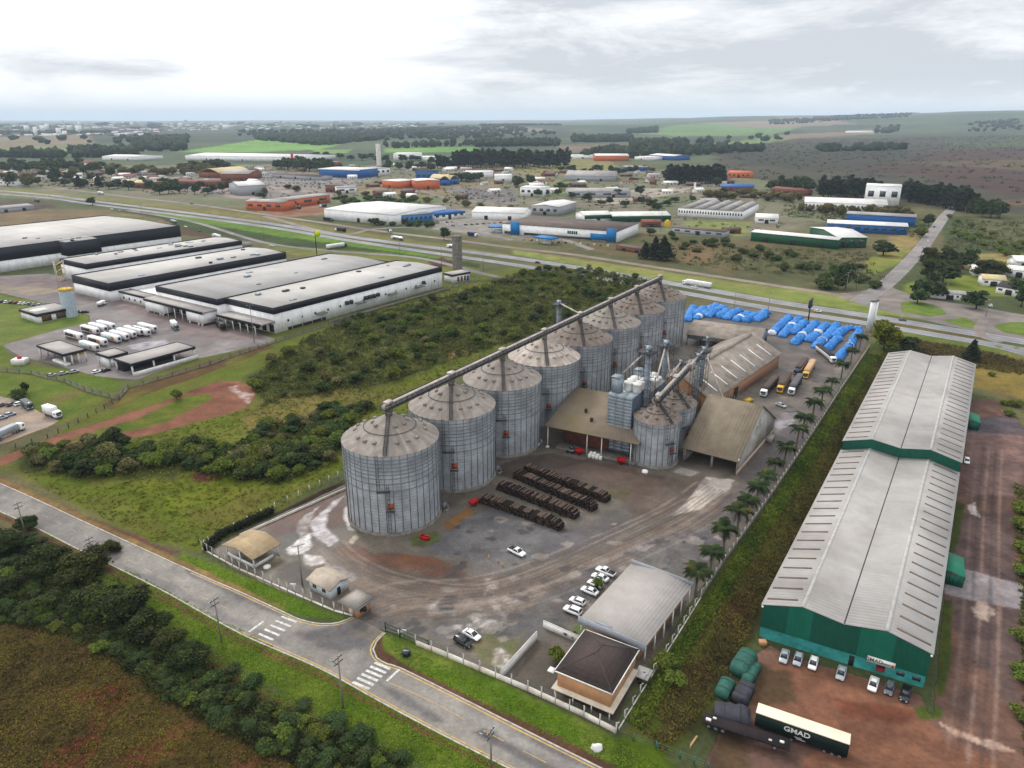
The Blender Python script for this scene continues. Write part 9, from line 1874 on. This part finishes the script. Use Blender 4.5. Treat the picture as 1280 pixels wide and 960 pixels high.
# far town on the left skyline: one mass of little blocks
mb = MB(); rr = random.Random(8)
for i in range(620):
 px = rr.choice([rr.gauss(120, 90), rr.uniform(-80, 520)]); py = rr.uniform(153.5, 170 if px < 200 else 163); x, y = G(px, py); z = hz1(x, y); s = rr.uniform(8, 26); h = rr.uniform(5, 12) if rr.random() < .96 else rr.uniform(25, 55)
 mb.box(x - s, y - s * .6, z - 2, x + s, y + s * .6, z + h, rr.choice([0, 0, 1, 2]))
tag(mb.obj('far_town', [M_WALLW, M_CONC, M_RR]), kind='stuff')
# ---- royal palms along the yard wall
def palm_mesh(seed):
 rr = random.Random(seed); vs, fs, cs = [], [], []
 for i in range(24):
  a = 2 * PI * i / 24 + rr.uniform(-.15, .15); el = rr.uniform(.0, 1.15); ln = rr.uniform(3.0, 3.9); pts = []; x = z = 0; ang = el
  for k in range(9): pts.append((x, z)); x += ln / 8 * math.cos(ang); z += ln / 8 * math.sin(ang); ang -= .24 + .05 * rr.random()
  ca, sa = math.cos(a), math.sin(a); col = [np.array(C(64, 84, 46)), np.array(C(84, 104, 54)), np.array(C(112, 112, 58))][rr.choices([0, 1, 2], [6, 3, .5])[0]]
  for k in range(1, 9):
   for sg in (-1, 1):
    for m in range(3):
     u = m / 3; px = pts[k - 1][0] * (1 - u) + pts[k][0] * u; pz = pts[k - 1][1] * (1 - u) + pts[k][1] * u; w_ = .95 * math.sin(PI * min(.95, (k + u) / 9.5 + .1)) * rr.uniform(.8, 1.1); o = len(vs); b = .19
     for (dx, dy, dz) in ((0, 0, 0), (b, 0, 0), (.35 + b * .4, sg * w_, -.42 * w_), (.35, sg * w_, -.5 * w_)): X, Y = px + dx, dy; vs.append((X * ca - Y * sa, X * sa + Y * ca, pz + dz)); cs.append(col)
     fs.append((o, o + 1, o + 2, o + 3))
 return rawmesh('crown', vs, fs, VEG, col=np.array(cs))
PM = [palm_mesh(1), palm_mesh(2), palm_mesh(3)]
tm_ = MB(); tm_.lathe(0, 0, [(.3, -.2), (.26, 1), (.24, 3.5), (.2, 5.6), (.17, 6.0)], 9); shaft = MB().lathe(0, 0, [(.19, 5.9), (.2, 6.3), (.13, 7.1), (.08, 7.3)], 9)
TMM, SHM = tm_.mesh('trunk', [MAT('palm_trunk', C(132, 122, 110), .9, var=.2)], True), shaft.mesh('crown_shaft', [MAT('palm_shaft', C(84, 116, 60), .6)], True)
PALMS = [(874, 745), (892, 720), (909, 694), (926, 670), (938, 653), (949, 636), (961, 618), (972, 601), (984, 584), (1000, 560), (1008, 548), (1020, 528), (1031, 512), (1043, 494), (1056, 474), (1068, 455), (1078, 440)]
for i, (px, py) in enumerate(PALMS):
 p = P(px - 5, py); lb = 'royal palm nearest the office, first of the row along the wall' if i == 0 else 'second royal palm of the row counted from the office' if i == 1 else 'last royal palm of the row, by the big yellow-green tree' if i == len(PALMS) - 1 else 'royal palm in the middle of the row along the yard wall'
 t = thing('palm_tree', lb, 'palm', p, R.uniform(0, 6), 'royal palms along the yard wall'); s = R.uniform(.86, 1.22); t.rotation_euler = (R.uniform(-.05, .05), R.uniform(-.05, .05), R.uniform(0, 6)); t.scale = (s * 1.18, s * 1.18, s * 1.02)
 o = bpy.data.objects.new('trunk', TMM); link(o, t); o = bpy.data.objects.new('crown_shaft', SHM); link(o, t); o = bpy.data.objects.new('crown', PM[i % 3]); link(o, t); o.location = (0, 0, 7.0)
# ================================================================== sky, sun, haze, camera
w = bpy.data.worlds.new('World'); SC.world = w; w.use_nodes = True
nt = w.node_tree; L = nt.links.new
for n in list(nt.nodes): nt.nodes.remove(n)
out = NN(nt, 'ShaderNodeOutputWorld')
SUN_EL, SUN_AZ = rad(42), rad(-28)       # azimuth from +Y towards +X
sky = NN(nt, 'ShaderNodeTexSky', sky_type='NISHITA'); sky.sun_disc = False; sky.sun_elevation = SUN_EL; sky.sun_rotation = SUN_AZ
sky.altitude = 900; sky.air_density = 1.0; sky.dust_density = 1.5
bg1 = NN(nt, 'ShaderNodeBackground'); bg1.inputs['Strength'].default_value = 0.1; L(sky.outputs[0], bg1.inputs['Color'])
tc = NN(nt, 'ShaderNodeTexCoord'); sx = NN(nt, 'ShaderNodeSeparateXYZ'); L(tc.outputs['Generated'], sx.inputs[0])
# broken stratus: noise in sky direction, flattened towards the horizon
mp = NN(nt, 'ShaderNodeMapping'); mp.inputs['Scale'].default_value = (3.4, 3.4, 17.0); mp.inputs['Location'].default_value = (3.1, 0.7, 0.35); L(tc.outputs['Generated'], mp.inputs['Vector'])
n1 = NN(nt, 'ShaderNodeTexNoise'); n1.inputs['Scale'].default_value = 1.0; n1.inputs['Detail'].default_value = 10; n1.inputs['Roughness'].default_value = 0.66; n1.inputs['Distortion'].default_value = 0.4
L(mp.outputs[0], n1.inputs['Vector'])
# thicker, greyer cloud to the right, thin bright cloud to the left
side = NN(nt, 'ShaderNodeMapRange', interpolation_type='SMOOTHSTEP'); side.inputs[1].default_value = -0.32; side.inputs[2].default_value = 0.1; side.inputs[3].default_value = -0.13; side.inputs[4].default_value = 0.13
L(sx.outputs[0], side.inputs[0])
ad = NN(nt, 'ShaderNodeMath', operation='ADD'); L(n1.outputs['Fac'], ad.inputs[0]); L(side.outputs[0], ad.inputs[1])
# one grey bank low in the bright left part
bk = NN(nt, 'ShaderNodeMapping'); bk.inputs['Location'].default_value = (0.47 * 7, 0, -0.062 * 36); bk.inputs['Scale'].default_value = (7, 0, 36); L(tc.outputs['Generated'], bk.inputs['Vector'])
bl = NN(nt, 'ShaderNodeVectorMath', operation='LENGTH'); L(bk.outputs[0], bl.inputs[0])
bm2 = NN(nt, 'ShaderNodeMapRange', interpolation_type='SMOOTHSTEP'); bm2.inputs[1].default_value = 1.3; bm2.inputs[2].default_value = 0.1; bm2.inputs[3].default_value = 0.0; bm2.inputs[4].default_value = 0.2; L(bl.outputs['Value'], bm2.inputs[0])
ad2 = NN(nt, 'ShaderNodeMath', operation='ADD'); L(ad.outputs[0], ad2.inputs[0]); L(bm2.outputs[0], ad2.inputs[1])
cr = ramp(nt, [(0.40, (1.18, 1.18, 1.18)), (0.49, (1.02, 1.025, 1.04)), (0.57, (0.86, 0.875, 0.9)), (0.68, (0.62, 0.645, 0.69))])
L(ad2.outputs[0], cr.inputs['Fac'])
hor = NN(nt, 'ShaderNodeMapRange', interpolation_type='SMOOTHSTEP'); hor.inputs[1].default_value = 0.0; hor.inputs[2].default_value = 0.05; hor.inputs[3].default_value = 0.85; hor.inputs[4].default_value = 0.0
L(sx.outputs[2], hor.inputs[0])
mh = NN(nt, 'ShaderNodeMix', data_type='RGBA'); L(hor.outputs[0], mh.inputs[0]); L(cr.outputs['Color'], mh.inputs[6]); mh.inputs[7].default_value = (0.86, 0.89, 0.92, 1)
# an overcast sky is brightest overhead
ze = NN(nt, 'ShaderNodeMapRange', interpolation_type='SMOOTHSTEP'); ze.inputs[1].default_value = 0.14; ze.inputs[2].default_value = 1.0; ze.inputs[3].default_value = 1.0; ze.inputs[4].default_value = 1.75; L(sx.outputs[2], ze.inputs[0])
mz = NN(nt, 'ShaderNodeVectorMath', operation='SCALE'); L(mh.outputs[2], mz.inputs[0]); L(ze.outputs[0], mz.inputs['Scale'])
bg2 = NN(nt, 'ShaderNodeBackground'); bg2.inputs['Strength'].default_value = 1.1; L(mz.outputs[0], bg2.inputs['Color'])
ms = NN(nt, 'ShaderNodeMixShader'); ms.inputs[0].default_value = 0.94; L(bg1.outputs[0], ms.inputs[1]); L(bg2.outputs[0], ms.inputs[2]); L(ms.outputs[0], out.inputs['Surface'])
ld = bpy.data.lights.new('sun', 'SUN'); ld.energy = 1.5; ld.angle = rad(11); ld.color = (1, 0.96, 0.9)
so = bpy.data.objects.new('sun', ld); link(so)
sd_ = Vector((math.sin(SUN_AZ) * math.cos(SUN_EL), math.cos(SUN_AZ) * math.cos(SUN_EL), math.sin(SUN_EL)))
so.rotation_euler = sd_.to_track_quat('Z', 'Y').to_euler(); so.location = (0, 0, 300)
HAZE = 4.4e-5
if HAZE:
 hm = bpy.data.materials.new('haze_air'); hm.use_nodes = True; ht = hm.node_tree
 ht.nodes.remove(ht.nodes['Principled BSDF'])
 pv = NN(ht, 'ShaderNodeVolumePrincipled'); pv.inputs['Color'].default_value = (0.70, 0.84, 1.0, 1); pv.inputs['Density'].default_value = HAZE; pv.inputs['Anisotropy'].default_value = 0.0
 ht.links.new(pv.outputs[0], ht.nodes['Material Output'].inputs['Volume'])
 ho = MB().box(-60000, -6000, -90, 60000, 60000, 420).obj('haze', hm); tag(ho, kind='stuff')
cam = bpy.data.cameras.new('camera'); cam.sensor_width = 36; cam.lens = 36 * FPX / 1280; cam.clip_start = 1; cam.clip_end = 90000
co = bpy.data.objects.new('camera', cam); link(co); co.location = (0, 0, CAMH); co.rotation_euler = (PI / 2 - PITCH, 0, 0); SC.camera = co
SC.render.engine = 'CYCLES'; SC.cycles.samples = 96; SC.cycles.use_denoising = True
SC.cycles.max_bounces = 5; SC.cycles.diffuse_bounces = 3; SC.cycles.glossy_bounces = 2; SC.cycles.transparent_max_bounces = 12; SC.cycles.volume_bounces = 1
SC.view_settings.view_transform = 'Standard'; SC.view_settings.look = 'None'; SC.view_settings.exposure = 0; SC.view_settings.gamma = 1
SC.render.resolution_x = 1024; SC.render.resolution_y = 768
